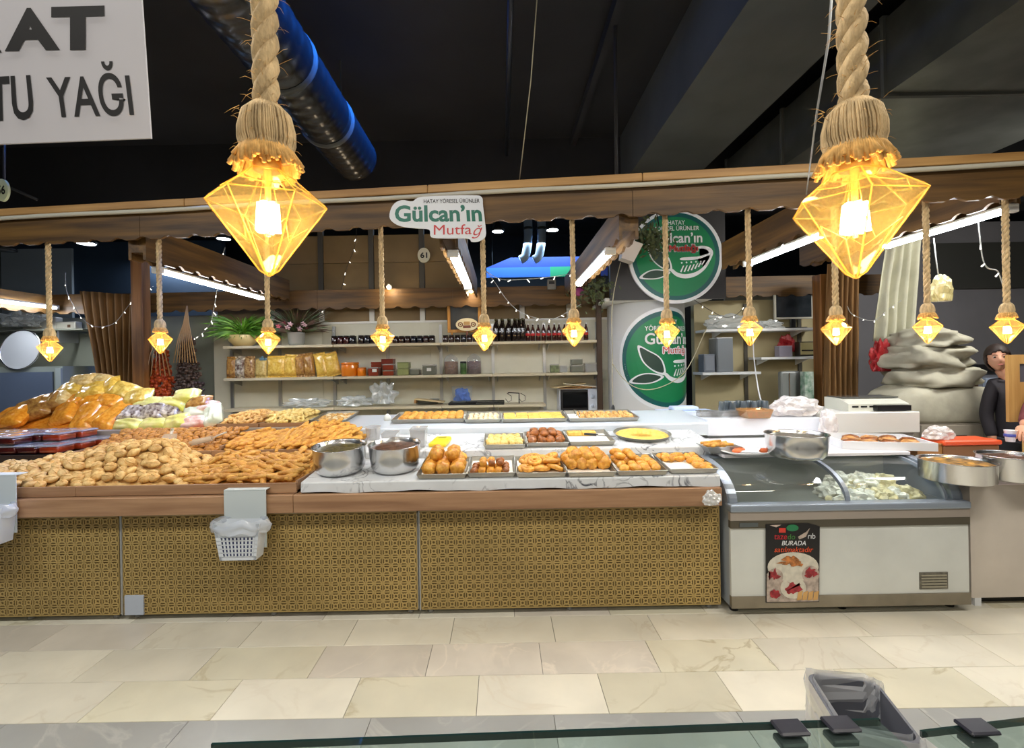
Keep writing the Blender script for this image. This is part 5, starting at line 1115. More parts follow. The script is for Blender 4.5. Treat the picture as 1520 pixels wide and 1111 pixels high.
for px in (20, 190): MB().tube([at(px, -50, Yp) - Vector((0, Yp, 0)), at(px, -300, Yp) - Vector((0, Yp, 0)) + Vector((0, 0, .9))], .002, 5).build('hanger_wire', M_alu, t)
# shop name board on the front beam
Yn = 2.93
out = [(578, 322), (583, 305), (596, 297), (612, 299), (628, 292), (700, 290), (715, 293), (717, 306), (720, 330), (721, 350), (712, 358), (700, 359), (694, 354), (660, 354), (640, 352), (637, 341), (618, 339), (600, 337), (586, 332)]
t = thing('shop_name_board', 'white cut out shop name board in green and red lettering on the front beam', 'sign', (0, Yn, 0))
P = [at(x, y, Yn) for x, y in smooth_poly(out, 4)]; b = MB(); b.prism([(p.x, p.z) for p in P], 0, .006); b.build('board', M_sgn_w, t)
put_text(t, 'HATAY YÖRESEL ÜRÜNLER', [(629, 302), (712, 301), (712, 294), (629, 295)], Yn, M_sgn_k, .01)
put_text(t, 'Gülcan’ın', [(586, 330), (716, 329), (714, 304), (586, 305)], Yn, M_signgreen, .03); put_text(t, 'Mutfa', [(644, 349), (700, 348), (700, 333), (644, 334)], Yn, mat('sign_red', (196, 50, 52), .4), 0)
put_text(t, 'ğ', [(700, 355), (716, 352), (716, 334), (702, 335)], Yn, mat('sign_red', (196, 50, 52)), 0, shear=.3)
# ---- emblem used on the round sign and on the pillar: layers in unit disc coordinates
def disc(r, n=64): return [(r * math.cos(2 * math.pi * i / n), r * math.sin(2 * math.pi * i / n)) for i in range(n)]
leaf1 = smooth_poly([(-.60, .27), (-.40, .17), (-.22, .06), (-.12, -.08), (-.09, -.30), (-.28, -.26), (-.46, -.12), (-.56, .04)], 5); leaf2p = smooth_poly([(-.78, -.45), (-.66, -.33), (-.48, -.27), (-.28, -.28), (-.12, -.34), (-.28, -.44), (-.5, -.48)], 5)
bowl = smooth_poly([(-.13, -.29), (.0, -.42), (.2, -.47), (.42, -.42), (.62, -.27), (.75, -.05), (.79, .07), (.74, .16), (.62, .21), (.48, .21), (.48, .16), (.62, .15), (.70, .07), (.62, .03), (.45, -.01), (.12, -.03), (.12, -.08), (.45, -.07), (.71, .01), (.66, -.12), (.54, -.26), (.38, -.35), (.18, -.38), (.02, -.34), (-.07, -.27)], 4)
def inset(poly, k): 
    cx = sum(p[0] for p in poly) / len(poly); cy = sum(p[1] for p in poly) / len(poly); return [(cx + (x - cx) * k, cy + (y - cy) * k) for x, y in poly]
def strokes():
    o = []
    for i in range(7):
        x = .08 + i * .075; o.append([(x, -.33 + .004 * i * i), (x + .03, -.34 + .004 * i * i), (x + .09, -.2 + .003 * i * i), (x + .065, -.2 + .003 * i * i)])
    for i in range(5):
        x = .12 + i * .1; o.append([(x + .02 * math.cos(a), -.14 + .02 * i * .3 + .02 * math.sin(a)) for a in [k * 1.047 for k in range(6)]])
    return o
def tri(polys, maxe=.08):
    bm = bmesh.new()
    for p in polys:
        try: bm.faces.new([bm.verts.new((x, y, 0)) for x, y in p])
        except ValueError: pass
    bmesh.ops.triangulate(bm, faces=bm.faces[:])
    for _ in range(4):
        es = [e for e in bm.edges if e.calc_length() > maxe]
        if not es: break
        bmesh.ops.subdivide_edges(bm, edges=es, cuts=1); bmesh.ops.triangulate(bm, faces=bm.faces[:])
    bm.verts.index_update(); v = [(q.co.x, q.co.y) for q in bm.verts]; f = [tuple(q.index for q in fc.verts) for fc in bm.faces]; bm.free(); return v, f
def ttri(body, x0, x1, y0, y1, bold):
    v, f = text_bm(body, x1 - x0, y1 - y0, bold=bold); return [(x + x0, y + y0) for x, y in v], f
def outl(body, x0, x1, y0, y1, d=.018):
    v, f = ttri(body, x0, x1, y0, y1, 0); V, FF = [], []
    for k in range(8): o = len(V); V += [(x + d * math.cos(k * .785), y + d * math.sin(k * .785)) for x, y in v]; FF += [tuple(i + o for i in q) for q in f]
    return V, FF
def emblem(par, mp, text_scale=1.0):
    L = [('rim', tri([disc(1)]), M_sgn_w), ('ring', tri([disc(.93)]), M_teal), ('field', tri([disc(.84)]), M_grn), ('leaf_outline', tri([leaf1, leaf2p]), M_sgn_w), ('leaf', tri([inset(leaf1, .84), inset(leaf2p, .80)]), M_leafk), ('bowl', tri([bowl]), M_sgn_w), ('bowl', tri(strokes()), M_sgn_w),
         ('lettering', ttri('HATAY', -.16, .20, .67, .76, .01), M_sgn_w), ('lettering', ttri('YÖRESEL ÜRÜNLER', -.47, .50, .545, .655, .01), M_sgn_w), ('lettering', ttri('Gülcan’ın', -.47, .56, .28, .50, .02), M_sgn_w), ('lettering_outline', outl('Mutfağı', -.14, .46, .065, .245), M_sgn_w), ('lettering', ttri('Mutfağı', -.14, .46, .065, .245, 0), M_red)]
    for k, (n, (v, f), m) in enumerate(L):
        b = MB(); b.add([mp(x, y, .0012 * (k + 1)) for x, y in v], f, 0, False); b.build(n, m, par)
# pillar with wrapped sticker
pc = at(977, 540, 5.05); rp = 58 * 5.2 / F
col = struct(MB().lathe([(rp, 0), (rp, 2.18)], 64, (0, 0, 0), smooth=True).build('pillar', mat('pillar_white', (206, 206, 204), .3), None, (pc.x, 5.05 + rp, 0)))
b = MB(); b.rbox(-rp * 1.3, rp * 1.35, -rp * 1.05, rp * 1.2, 2.18, 2.215, .005, 1); b.build('cap_board', M_white, col)
zc_ = at(990, 533, 5.05).z; RR = .56; a0 = math.radians(17)
t = thing('pillar_sticker', 'round green shop emblem sticker wrapped on the white pillar', 'sticker', (pc.x, 5.05 + rp, zc_))
emblem(t, lambda x, y, o: ((rp + o) * math.sin(a0 + x * RR / rp), -(rp + o) * math.cos(a0 + x * RR / rp), y * RR) if abs(a0 + x * RR / rp) < 3 else (0, 0, 0))
# round sign above
ps = at(1003, 381, 4.95); t = thing('round_sign', 'round green shop emblem sign with white rim on a black board', 'sign', ps); rr = 70 * 4.95 / F
x0, x1 = at(905, 400, 5.0).x - ps.x, at(1076, 400, 5.0).x - ps.x
MB().box(x0, x1, .03, .09, -(443 - 381) * 5.0 / F, .62).build('backboard', mat('board_black', (40, 38, 38), .5), t); MB().prism([(rr * math.cos(2 * math.pi * i / 64), rr * math.sin(2 * math.pi * i / 64)) for i in range(64)], 0, .03).build('sign_body', M_sgn_w, t)
emblem(t, lambda x, y, o: (x * rr, -o, y * rr))
# hanging planter with greenery, router box
p = at(934, 374, 4.7); t = thing('hanging_planter', 'tilted white plant pot with dark greenery hanging beside the round sign', 'plant', p, (0, .35, 0))
MB().lathe([(0, -.10), (.075, -.10), (.105, .09), (.098, .09), (.07, -.09), (0, -.09)], 4, ph=.78, smooth=False, sx=1.2, sy=1.2).build('pot', mat('pot_white', (216, 208, 198), .5), t); b = MB()
for k in range(340):
    c = Vector((R.gauss(.13, .1), R.gauss(-.03, .05), R.gauss(.17, .07))); a = R.uniform(0, 6.28); d = Vector((math.cos(a), R.uniform(-.5, .5), math.sin(a))) * R.uniform(.02, .04); n = Vector((-d.z, .3 * d.y, d.x)) * .35; b.add([c - d, c + n, c + d, c - n], [(0, 1, 2, 3)])
stuff(b.build('foliage', mat('planter_leaf', (74, 84, 32), .6, var=.5, scale=20, second=(34, 46, 16)), t)); MB().tube([(.1, 0, .1), (.2, .02, .35), (.1, .05, .55)], .006, 5).build('hanger_wire', M_dark, t)
p = at(882, 436, 4.9); t = thing('hanging_vine', 'dark green trailing vine with a purple bow under the rafter', 'plant', p); b = MB()
for k in range(220):
    c = Vector((R.gauss(.0, .1), R.gauss(0, .04), R.gauss(.05, .09))); a = R.uniform(0, 6.28); d = Vector((math.cos(a), R.uniform(-.5, .5), math.sin(a))) * R.uniform(.015, .035); n = Vector((-d.z, 0, d.x)) * .35; b.add([c - d, c + n, c + d, c - n], [(0, 1, 2, 3)])
stuff(b.build('foliage', mat('planter_leaf', (74, 84, 32)), t)); b = MB(); b.blob((.06, .02, .05), .4, 3, 2, 3, M=Matrix.Translation((-.16, -.02, .02))); b.build('bow', mat('bow_purple', (130, 40, 96), .5), t)
for pts, lb in (([(921, 390), (912, 430), (908, 470), (909, 520), (909, 575), (910, 604)], 'cream power cable hanging down beside the white pillar'), ([(909, 540), (925, 562), (945, 576), (970, 578), (1000, 566), (1022, 545), (1046, 494), (1049, 488)], 'white cable looping across the pillar sticker to the shelf')):
    tag(MB().tube(smooth_poly([tuple(at(x, y, 4.9)) for x, y in pts], 5, False), .0045, 6).build('power_cable', mat('cable_cream', (176, 168, 140))), lb, 'cable')
t = thing('cable_plug', 'black plug at the end of the cream cable', 'plug', at(910, 604, 4.9)); MB().lathe([(.005, .02), (.016, 0), (.02, -.05), (.014, -.09)], 12).build('grip', M_dark, t); MB().tube([(0, 0, -.09), (0, 0, -.11)], .004, 6).build('pin', M_steel, t)
tag(MB().tube(smooth_poly([tuple(at(x, y, Y)) for x, y, Y in ((1117, 489, 5.395), (1118, 510, 5.3), (1119, 530, 5.1), (1122, 555, 4.8), (1127, 585, 4.5), (1134, 608, 4.3), (1142, 622, 4.15))], 5, False), .006, 6).build('white_cable', M_sgn_w), 'thick white cable with blue ties hanging down to the counter bag', 'cable')

# ================================================================ computer shelves
YR = 5.40
def rshelf(px0, px1, py, lb):
    a, c = at(px0, py, YR), at(px1, py, YR); t = thing('wall_shelf', lb, 'shelf', ((a.x + c.x) / 2, YR, (a.z + c.z) / 2)); w = (c.x - a.x) / 2; MB().rbox(-w, w, 0, .28, -.02, .01, .003, 1).build('board', M_sgn_w, t)
    for s in (-w * .7, w * .7): b = MB(); b.xprism([(.03, -.021), (.28, -.021), (.28, -.09)], s - .005, s + .005); b.build('bracket', M_sgn_w, t)
    return t.location.z + .0105
z1 = rshelf(1047, 1222, 489, 'upper white shelf carrying the monitor'); z2 = rshelf(1043, 1130, 554, 'white shelf carrying the grey computer tower'); z3 = rshelf(1130, 1216, 531, 'white shelf carrying the small radio')
for px in (1107, 1187): tag(MB().box(-.02, .02, -.02, 0, .6, 2.2).build('shelf_rail', mat('rail_dark', (70, 66, 56), .5), None, (at(px, 520, 5.69).x, 5.705, 0)), 'dark slotted rail behind the computer shelves', 'shelf rail', 'dark shelf rails')
X = lambda px, Y=YR + .1: at(px, 520, Y).x
t = thing('monitor', 'flat computer monitor with white bezel on the upper shelf', 'monitor', (X(1181), YR + .12, z1)); w = 29 * 5.5 / F
MB().rbox(-w, w, 0, .03, .11, .45, .008, 2).build('bezel', mat('bezel_white', (206, 204, 190), .4), t); MB().box(-w + .022, w - .022, -.002, 0, .132, .43).build('screen', mat('screen_dark', (48, 54, 60), .12, var=.4, scale=5), t); MB().rbox(-.03, .03, .01, .04, .01, .12, .004, 1).build('neck', M_dark, t); MB().rbox(-.12, .12, -.06, .1, 0, .012, .004, 1).build('foot', M_dark, t)
t = thing('computer_tower', 'tall grey computer tower on the white shelf', 'computer', (X(1072), YR + .03, z2)); w = 12 * 5.4 / F; MB().rbox(-w, w, .01, .22, 0, .39, .006, 1).build('case', mat('pc_grey', (118, 122, 126), .4), t); MB().rbox(-w + .01, w, 0, .01, .005, .385, .003, 1).build('front_panel', mat('pc_front', (136, 142, 148), .35, .3), t); MB().rbox(-w, w, 0, .2, .39, .40, .002, 1).build('top_cover', M_sgn_w, t)
t = thing('speaker', 'short grey speaker beside the computer tower', 'speaker', (X(1049), YR + .03, z2)); MB().rbox(-.065, .065, 0, .16, 0, .21, .008, 2).build('case', mat('spk_grey', (104, 110, 120), .5), t); MB().rbox(-.055, .055, -.006, 0, .02, .19, .003, 1).build('grille', mat('spk_front', (124, 130, 140), .6), t)
t = thing('radio', 'small olive and cream radio on the shelf end', 'radio', (X(1196), YR + .04, z3)); MB().rbox(-.11, .11, 0, .1, 0, .17, .012, 2).build('case', mat('radio_case', (40, 36, 30), .4), t); MB().rbox(-.10, .10, -.006, 0, .02, .16, .004, 1).build('front', mat('radio_front', (160, 150, 104), .5), t); MB().box(-.09, .09, -.009, -.006, .06, .075).build('dial_strip', M_dark, t)
crumple('red_bag', 'crumpled red bag at the back of the radio', (X(1176), YR + .2, z3 + .12), (.1, .06, .12), mat('bag_red', (150, 24, 30), .4), 21)
t = thing('carton', 'small lilac carton beside the radio', 'box', (X(1162), YR + .04, z3)); MB().rbox(-.075, .075, 0, .1, 0, .12, .003, 1).build('body', mat('carton_lilac', (140, 136, 150), .5), t); MB().box(-.075, .075, 0, .1, .1205, .126).build('flap', mat('carton_top', (176, 172, 180), .5), t)
crumple('plastic_bag', 'crumpled clear bag lying on the upper computer shelf', (X(1088), YR + .14, z1 + .07), (.28, .1, .11), M_bagclear, 22); crumple('plastic_bag', 'clear bag drooping off the computer shelf beside the rope lamp', (X(1138), YR + .04, z1 + .03), (.15, .06, .06), M_bagclear, 24)
t = thing('notebook', 'flat white paper pad with a black edge before the monitor', 'paper pad', (X(1160, 5.42), YR + .03, z1)); MB().box(-.14, .05, 0, .07, 0, .012).build('pages', M_sgn_w, t); MB().box(.05, .22, 0, .06, 0, .008).build('cover', M_dark, t)
# items standing on the rear counter below
zr = 1.055
wc = thing('white_counter', 'long white counter carrying the casserole and the printer', 'counter', (0, 3.86, 0)); xa, xb, xm = at(1050, 640, 3.86).x, at(1366, 640, 3.86).x, at(1218, 640, 3.86).x
MB().rbox(xa, xm - .002, 0, .55, .915, zr, .004, 1).build('body', M_whitegloss, wc); MB().rbox(xm, xb, 0, .55, .915, zr + .03, .004, 1).build('body', mat('counter_white', (222, 220, 214), .3), wc); MB().box(xa + .02, xb - .02, .04, .5, 0.02, .915).build('cabinet_body', M_carcass, wc)
def onwc(px, dy, hi=False): return Vector((at(px, 620, 3.86 + dy).x, 3.86 + dy, zr + (.0305 if hi else .001)))
t = thing('casserole', 'glass casserole dish of orange stew on the white counter', 'dish', onwc(1120, .04)); MB().lathe([(.10, 0), (.125, .07), (.13, .072), (.12, .068), (.096, .004), (0, .004)], 4, ph=.785, smooth=False, sx=1.25).build('glass', clear('dish_glass', (236, 220, 190), .7, .05, (220, 170, 110), .5), t)
b = MB(); b.lathe([(.094, .006), (.115, .055), (0, .06)], 4, ph=.785, smooth=False, sx=1.25); b.build('stew', mat('orange_stew', (206, 96, 20), .3, var=.6, scale=60, second=(120, 130, 40)), t)
for k in range(9):
    t = thing('drinking_glass', 'grey tinted upturned glass in the cluster on the white counter', 'glass', onwc(1072 + 8 * k, .30 + .06 * (k % 2)), None, 'upturned glasses'); MB().lathe([(.032, 0), (.026, .11), (.024, .115), (0, .115)], 14).build('wall', clear('glass_grey', (150, 160, 168), .5, .08, (110, 122, 130), .6), t); MB().lathe([(.0335, 0), (.0335, .006)], 14).build('lip', M_alu, t)
for px, w, lb in ((1072, .12, 'flat clear lidded tray nearest the pillar'), (1052, .09, 'low clear tub by the white saucer'), (1095, .1, 'clear tub in front of the upturned glasses')):
    t = thing('clear_tray', lb, 'container', onwc(px, .16)); MB().rbox(-w, w, -.05, .05, 0, .04, .006, 1).build('base', M_tub, t); MB().rbox(-w * 1.03, w * 1.03, -.053, .053, .041, .05, .003, 1).build('lid', M_tub, t)
p = onwc(1012, .05); 
t = thing('napkin_holder', 'stack of white napkins on a black stand behind the round tray', 'napkins', Vector((at(1012, 612, 4.5).x, 4.5, 1.0))); MB().rbox(-.24, .24, -.06, .1, .0, .04, .01, 1).build('stand', M_dark, t); MB().rbox(-.22, .28, -.09, .12, .041, .062, .004, 1).build('napkin_stack', mat('napkin', (196, 212, 240), .6), t); MB().rbox(-.1, .14, -.06, .08, .063, .10, .01, 1).build('napkin_stack', mat('napkin', (196, 212, 240)), t); MB().box(-.02, .02, -.02, .02, -.985, 0).build('pole', M_alu, t)
crumple('white_bag', 'white plastic bag with pink contents slumped on the white counter', onwc(1180, .12) + Vector((0, 0, .06)), (.19, .13, .10), clear('bag_white', (250, 250, 250), .35, .2, (236, 230, 228), .8), 31, amp=.35)
crumple('white_bag', 'white plastic bag end trailing down behind the lone steel pot', onwc(1222, -.06) + Vector((0, -.06, -.05)), (.07, .05, .12), clear('bag_white', (250, 250, 250)), 33, amp=.3)
t = thing('printer', 'white wedge shaped printer with a black front tray', 'printer', onwc(1290, .22, True), (0, 0, -.05)); b = MB(); b.xprism([(-.12, 0), (.2, 0), (.2, .1), (.0, .1), (-.12, .06)], -.25, .24); b.build('case', mat('printer_white', (206, 206, 194), .4), t); MB().box(-.05, .22, -.17, -.121, .005, .05).build('front_tray', M_dark, t)
for k in range(3): MB().box(-.22 + .07 * k, -.17 + .07 * k, -.124, -.12, .03, .045).build('button', M_dark, t)
MB().box(-.24, .23, -.02, .18, .102, .112).build('lid', clear('lid_smoke', (150, 150, 150), .4, .1, (120, 120, 116), .6), t)
for px, lb in ((1172, 'front grey folding appliance standing behind the white bag'), (1184, 'rear grey folding appliance standing behind the white bag')):
    t = thing('grey_appliance', lb, 'appliance', (at(px, 600, 5.2).x, 5.2 + .08 * (px > 1180), zr - .1)); MB().rbox(-.09, .09, 0, .07, 0, .44, .02, 2).build('case', mat('app_grey', (120, 124, 122), .4), t); MB().box(-.006, .006, -.006, 0, .05, .42).build('chrome_strip', M_steel, t); MB().box(-.06, .06, .02, .06, -.95, 0).build('pedestal', M_dark, t)
t = thing('green_carton', 'narrow green and white printed carton beside the brown curtain', 'box', (at(1202, 600, 5.1).x, 5.1, .93)); MB().rbox(-.05, .05, 0, .08, 0, .46, .003, 1).build('body', mat('carton_green', (70, 120, 92), .5, var=.5, scale=14, second=(190, 200, 190)), t); MB().box(-.048, .048, -.002, 0, .1, .16).build('print_band', M_sgn_w, t); MB().box(-.045, .045, .005, .075, -.92, 0).build('pedestal', M_dark, t)
# ================================================================ freezer
fz = thing('glass_top_freezer', 'white chest freezer with curved sliding glass top and a food poster', 'freezer', (0, 0, 0)); fx0, fx1 = at(1085, 830, 2.83).x, at(1438, 830, 2.83).x; fy = 2.83; fz.location = (fx0, fy, 0); fw = fx1 - fx0
M_fw = mat('freezer_white', (206, 208, 202), .35, var=.06, scale=3); M_fs = mat('freezer_band', (140, 132, 116), .35, .5, var=.15, scale=5); M_fb = mat('freezer_frame', (150, 160, 172), .3, .3)
MB().box(0, fw, .0, .02, .12, .53).build('front_panel', M_fw, fz); MB().box(0, .02, .02, .62, .05, .64).build('side_panel', mat('freezer_side', (150, 156, 160), .4), fz); MB().box(fw - .02, fw, .02, .62, .05, .64).build('side_panel', mat('freezer_side', (150, 156, 160)), fz); MB().box(0.02, fw - .02, .6, .62, .05, .83).build('back_panel', M_fw, fz); MB().box(.02, fw - .02, .02, .6, .05, .50).build('inner_floor', mat('freezer_in', (206, 210, 208), .5), fz)
MB().box(-.003, fw + .003, -.008, .02, .05, .12).build('bottom_band', M_fs, fz); MB().box(-.003, fw + .003, -.008, .02, .53, .575).build('dark_band', mat('freezer_dark', (96, 90, 76), .4, .4), fz); MB().box(-.003, fw + .003, -.010, .02, .576, .625).build('silver_band', mat('freezer_silver', (188, 176, 164), .3, .5), fz)
MB().rbox(-.006, fw + .006, -.02, .06, .626, .67, .01, 2).build('front_rail', M_fb, fz)
arc = [(.03 + .40 * (1 - math.cos(a)) * 1.0, .672 + .20 * math.sin(a)) for a in [math.pi / 2 * i / 12 for i in range(13)]]
def rib(x, w, nm='arch_rib'):
    b = MB(); n = len(arc); v = []
    for y, z in arc: v += [(x - w / 2, y, z), (x + w / 2, y, z), (x + w / 2, y + .012, z - .02), (x - w / 2, y + .012, z - .02)]
    b.add(v, [(i * 4 + k, i * 4 + (k + 1) % 4, (i + 1) * 4 + (k + 1) % 4, (i + 1) * 4 + k) for i in range(n - 1) for k in range(4)], 0, False); return b.build(nm, M_fb, fz)
rib(.03, .06); rib(fw - .03, .06); rib(fw * .5 + .02, .025); rib(fw - .10, .016)
for x in (.001, fw - .013): b = MB(); b.xprism(arc + [(.62, .872), (.62, .64), (.03, .64)], x, x + .012); b.build('end_cheek', M_fb, fz)
M_fg = clear('freezer_glass', (244, 250, 250), .95, .03, (220, 228, 228), .3, gloss=.55)
for x0, x1 in ((.06, fw * .5), (fw * .5 + .03, fw - .06)):
    b = MB(); b.quadgrid(lambda s, v, x0=x0, x1=x1: (x0 + (x1 - x0) * s, arc[min(12, int(v * 12 + .5))][0] + .006, arc[min(12, int(v * 12 + .5))][1] - .008), 4, 12); b.build('glass_lid', M_fg, fz)
MB().rbox(0, fw, .43, .62, .855, .874, .004, 1).build('top_rail', M_fb, fz)
MB().box(fw - .30, fw - .13, -.004, 0, .145, .245).build('vent', mat('vent_grey', (104, 100, 88), .5, var=.3, scale=30), fz)
for k in range(5): MB().box(fw - .29, fw - .14, -.008, -.004, .155 + .017 * k, .163 + .017 * k).build('vent_slat', mat('vent_slat', (150, 144, 124), .4), fz)
MB().box(.05, .16, -.012, -.008, .538, .562).build('badge', mat('badge', (110, 116, 116), .3, .6), fz)
for x in (.05, fw * .5, fw - .05): MB().lathe([(.025, 0), (.025, .05)], 12, (x, .08, 0)).build('foot', M_dark, fz)
for k in range(13):
    xx = fw * .56 + .07 * (k % 7) + R.uniform(-.02, .02); crumple('frozen_bag', 'frosty clear bag of frozen dough heaped inside the freezer', (fx0 + xx, fy + .15 + .13 * (k // 7) + R.uniform(0, .05), .57 + .06 * (k // 7) + R.uniform(0, .08)), (.085, .075, .07), [mat('frost_bag', (226, 226, 214), .35, var=.2, scale=20), mat('frost_bag2', (214, 204, 160), .35, var=.3, scale=20)][k % 3 == 0], 40 + k, grp='frozen bags', amp=.5)
for k in range(5): crumple('frozen_pack', 'brownish frozen pack low inside the emptier freezer half', (fx0 + .16 + .13 * k, fy + .22 + .05 * (k % 2), .535), (.075, .1, .04), mat('frozen_brown', (120, 108, 76), .4, var=.4, scale=16), 60 + k, 'frozen food', grp='frozen packs', amp=.3)
# poster with torn top
pt = thing('freezer_poster', 'black food poster with bowls and italic lettering on the freezer front', 'poster', (0, fy - .013, 0)); yp = fy - .013
def quad(par, pts, m, off, nm):
    b = MB(); q = [at(x, y, yp) for x, y in pts]; b.add([(p.x, -off, p.z) for p in q], [tuple(range(len(q)))]); return b.build(nm, m, par)
b = MB(); q = [at(x, y, yp) for x, y in ((1137, 895), (1216, 894), (1217, 782), (1200, 777), (1137, 779))]; b.prism([(p.x, p.z) for p in q], 0, .003); b.build('sheet', mat('poster_black', (26, 24, 24), .4), pt)
def pell(cx, cy, rx, ry, m, off, nm, wob=0.0, seed=0): quad(pt, [(cx + rx * math.cos(a) * (1 + wob * noise.noise(Vector((math.cos(a) * 2, math.sin(a) * 2, seed)))), cy + ry * math.sin(a) * (1 + wob * noise.noise(Vector((math.cos(a) * 2, math.sin(a) * 2, seed + 5))))) for a in [2 * math.pi * i / 28 for i in range(28)]], m, off, nm)
pw = mat('poster_cream', (206, 200, 184), .5, var=.1, scale=30); pr = mat('poster_red', (150, 40, 48), .5, var=.4, scale=40); pb = mat('poster_brown', (176, 110, 56), .5, var=.5, scale=40); pk = mat('poster_pinkgrey', (176, 160, 148), .5, var=.3, scale=30)
quad(pt, [(1138, 894), (1215, 893), (1215, 850), (1138, 852)], pk, .001, 'print_table'); pell(1177, 842, 38, 22, pw, .002, 'print_bowl'); pell(1150, 856, 12, 12, pk, .003, 'print_bowl'); pell(1203, 853, 13, 13, pk, .003, 'print_bowl'); pell(1177, 873, 19, 16, pw, .003, 'print_bowl')
pell(1174, 834, 15, 7, pb, .0035, 'print_food', 1.2, 1); pell(1148, 854, 7, 7, pr, .0042, 'print_food', 1.2, 2); pell(1203, 851, 9, 6, pr, .0042, 'print_food', 1.2, 3); pell(1177, 873, 12, 9, pr, .0042, 'print_food', 1.2, 4); pell(1150, 882, 8, 6, pr, .0042, 'print_food', .6, 5)
for k in range(4): quad(pt, [(1182 + 8 * k, 891), (1189 + 8 * k, 890), (1191 + 8 * k, 877), (1184 + 8 * k, 879)], mat('poster_tan', (206, 160, 96), .5), .0045, 'print_pastry')
def ptext(body, x0, x1, y0, y1, m, shear=.0, bold=.0): put_text(pt, body, [(x0, y1), (x1, y1), (x1, y0), (x0, y0)], yp, m, bold, shear=shear, off=.002)
ptext('BURADA', 1160, 1196, 803, 810, M_sgn_w, .25, .01); ptext('satılmaktadır', 1149, 1207, 812, 820, mat('poster_orange', (226, 84, 40), .4), .25); ptext('taze', 1149, 1168, 794, 801, mat('poster_redtxt', (190, 40, 50), .4), .1); ptext('do', 1169, 1180, 793, 801, mat('poster_greentxt', (70, 130, 60), .4), .1); ptext('rıb', 1199, 1210, 792, 800, M_sgn_w)
pell(1176, 784, 9, 5, mat('poster_green', (40, 120, 76), .4), .002, 'print_logo'); quad(pt, [(1156, 791), (1166, 791), (1166, 784), (1156, 784)], M_red, .002, 'print_label'); quad(pt, [(1186, 801), (1196, 797), (1202, 784), (1196, 790), (1184, 797)], pk, .0025, 'torn_patch'); quad(pt, [(1142, 780), (1152, 783), (1160, 779)], pk, .0025, 'torn_patch')
# ---- white board over the freezer, with pot, plates, tray
zb = .90
t = thing('white_board', 'large white board laid over the rear of the freezer', 'board', (0, 3.17, 0)); xa, xb = at(1075, 690, 3.17).x, at(1352, 690, 3.17).x
MB().rbox(xa, xb, 0, .67, zb - .022, zb, .003, 1).build('panel', mat('board_white', (226, 224, 228), .25), t); MB().box(xa + .03, xb - .03, .33, .63, .02, zb - .022).build('support', M_carcass, t)
def onb(px, py): return on_z(px, py, zb + .001)
p = onb(1197, 684); pot('lone steel pot on the white board over the freezer', p + Vector((0, .10, .0)), .18, .155, 0, 0, mat('pot_foil', (150, 144, 130), .3, .7))
t = thing('paper_plate', 'white oval plate with napkins and orange morsels', 'plate', onb(1122, 678) + Vector((0, .08, 0)), (0, 0, .1)); MB().lathe([(0, 0), (.1, 0), (.155, .025), (.15, .027), (.098, .005), (0, .005)], 32, sx=1.25, sy=.75).build('dish_body', M_sgn_w, t)
b = MB(); b.add([(-.1, -.02, .02), (.02, -.06, .022), (.09, .0, .05), (0, .05, .028)], [(0, 1, 2), (0, 2, 3)]); b.build('napkin', M_sgn_w, t)
for x, y in ((-.09, .0), (-.05, .02), (.09, -.02)): b = MB(); b.blob((.035, .025, .016), .2, 2, 2, 3, M=Matrix.Translation((x, y, .026))); b.build('morsel', mat('morsel_orange', (220, 110, 60), .4), t)
p = onb(1062, 686); t = thing('foil_tray', 'white foil tray of fried strips beside the oval plate', 'tray', Vector((at(1064, 680, 3.33).x, 3.30, zb + .001)))
MB().lathe([(.11, 0), (.14, .045), (.135, .045), (.105, .003), (0, .003)], 4, ph=.785, smooth=False, sx=1.2).build('dish_body', M_alu, t)
for k in range(14): MB().tube([(R.uniform(-.1, 0), R.uniform(-.08, .08), .03 + .02 * R.random()), (R.uniform(0, .1), R.uniform(-.08, .08), .04 + .02 * R.random())], .01, 6).build('fried_strip', M_bread, t)
a_ = onb(1323, 682); t = thing('white_serving_tray', 'large white rectangular tray of browned meat on the white board', 'tray', Vector((at(1320, 680, 3.25).x, 3.22, zb + .001)), (0, 0, -.25)); 
MB().box(-.30, .26, 0, .42, 0, .006).build('base', M_sgn_w, t)
for x0, x1, y0, y1 in ((-.30, .26, 0, .012), (-.30, .26, .408, .42), (-.30, -.288, .012, .408), (.248, .26, .012, .408)): MB().box(x0, x1, y0, y1, .006, .055).build('rim', M_sgn_w, t)
for k in range(11): b = MB(); b.blob((.06, .045, .025), .4, 2.5, 2, k, M=Matrix.Translation((-.2 + .04 * k, .12 + .1 * (k % 3), .034))); b.build('meat_piece', [mat('meat_brown', (130, 74, 30), .35, var=.4, scale=20), mat('meat_tan', (180, 128, 74), .4, var=.4, scale=20)][k % 2], t)
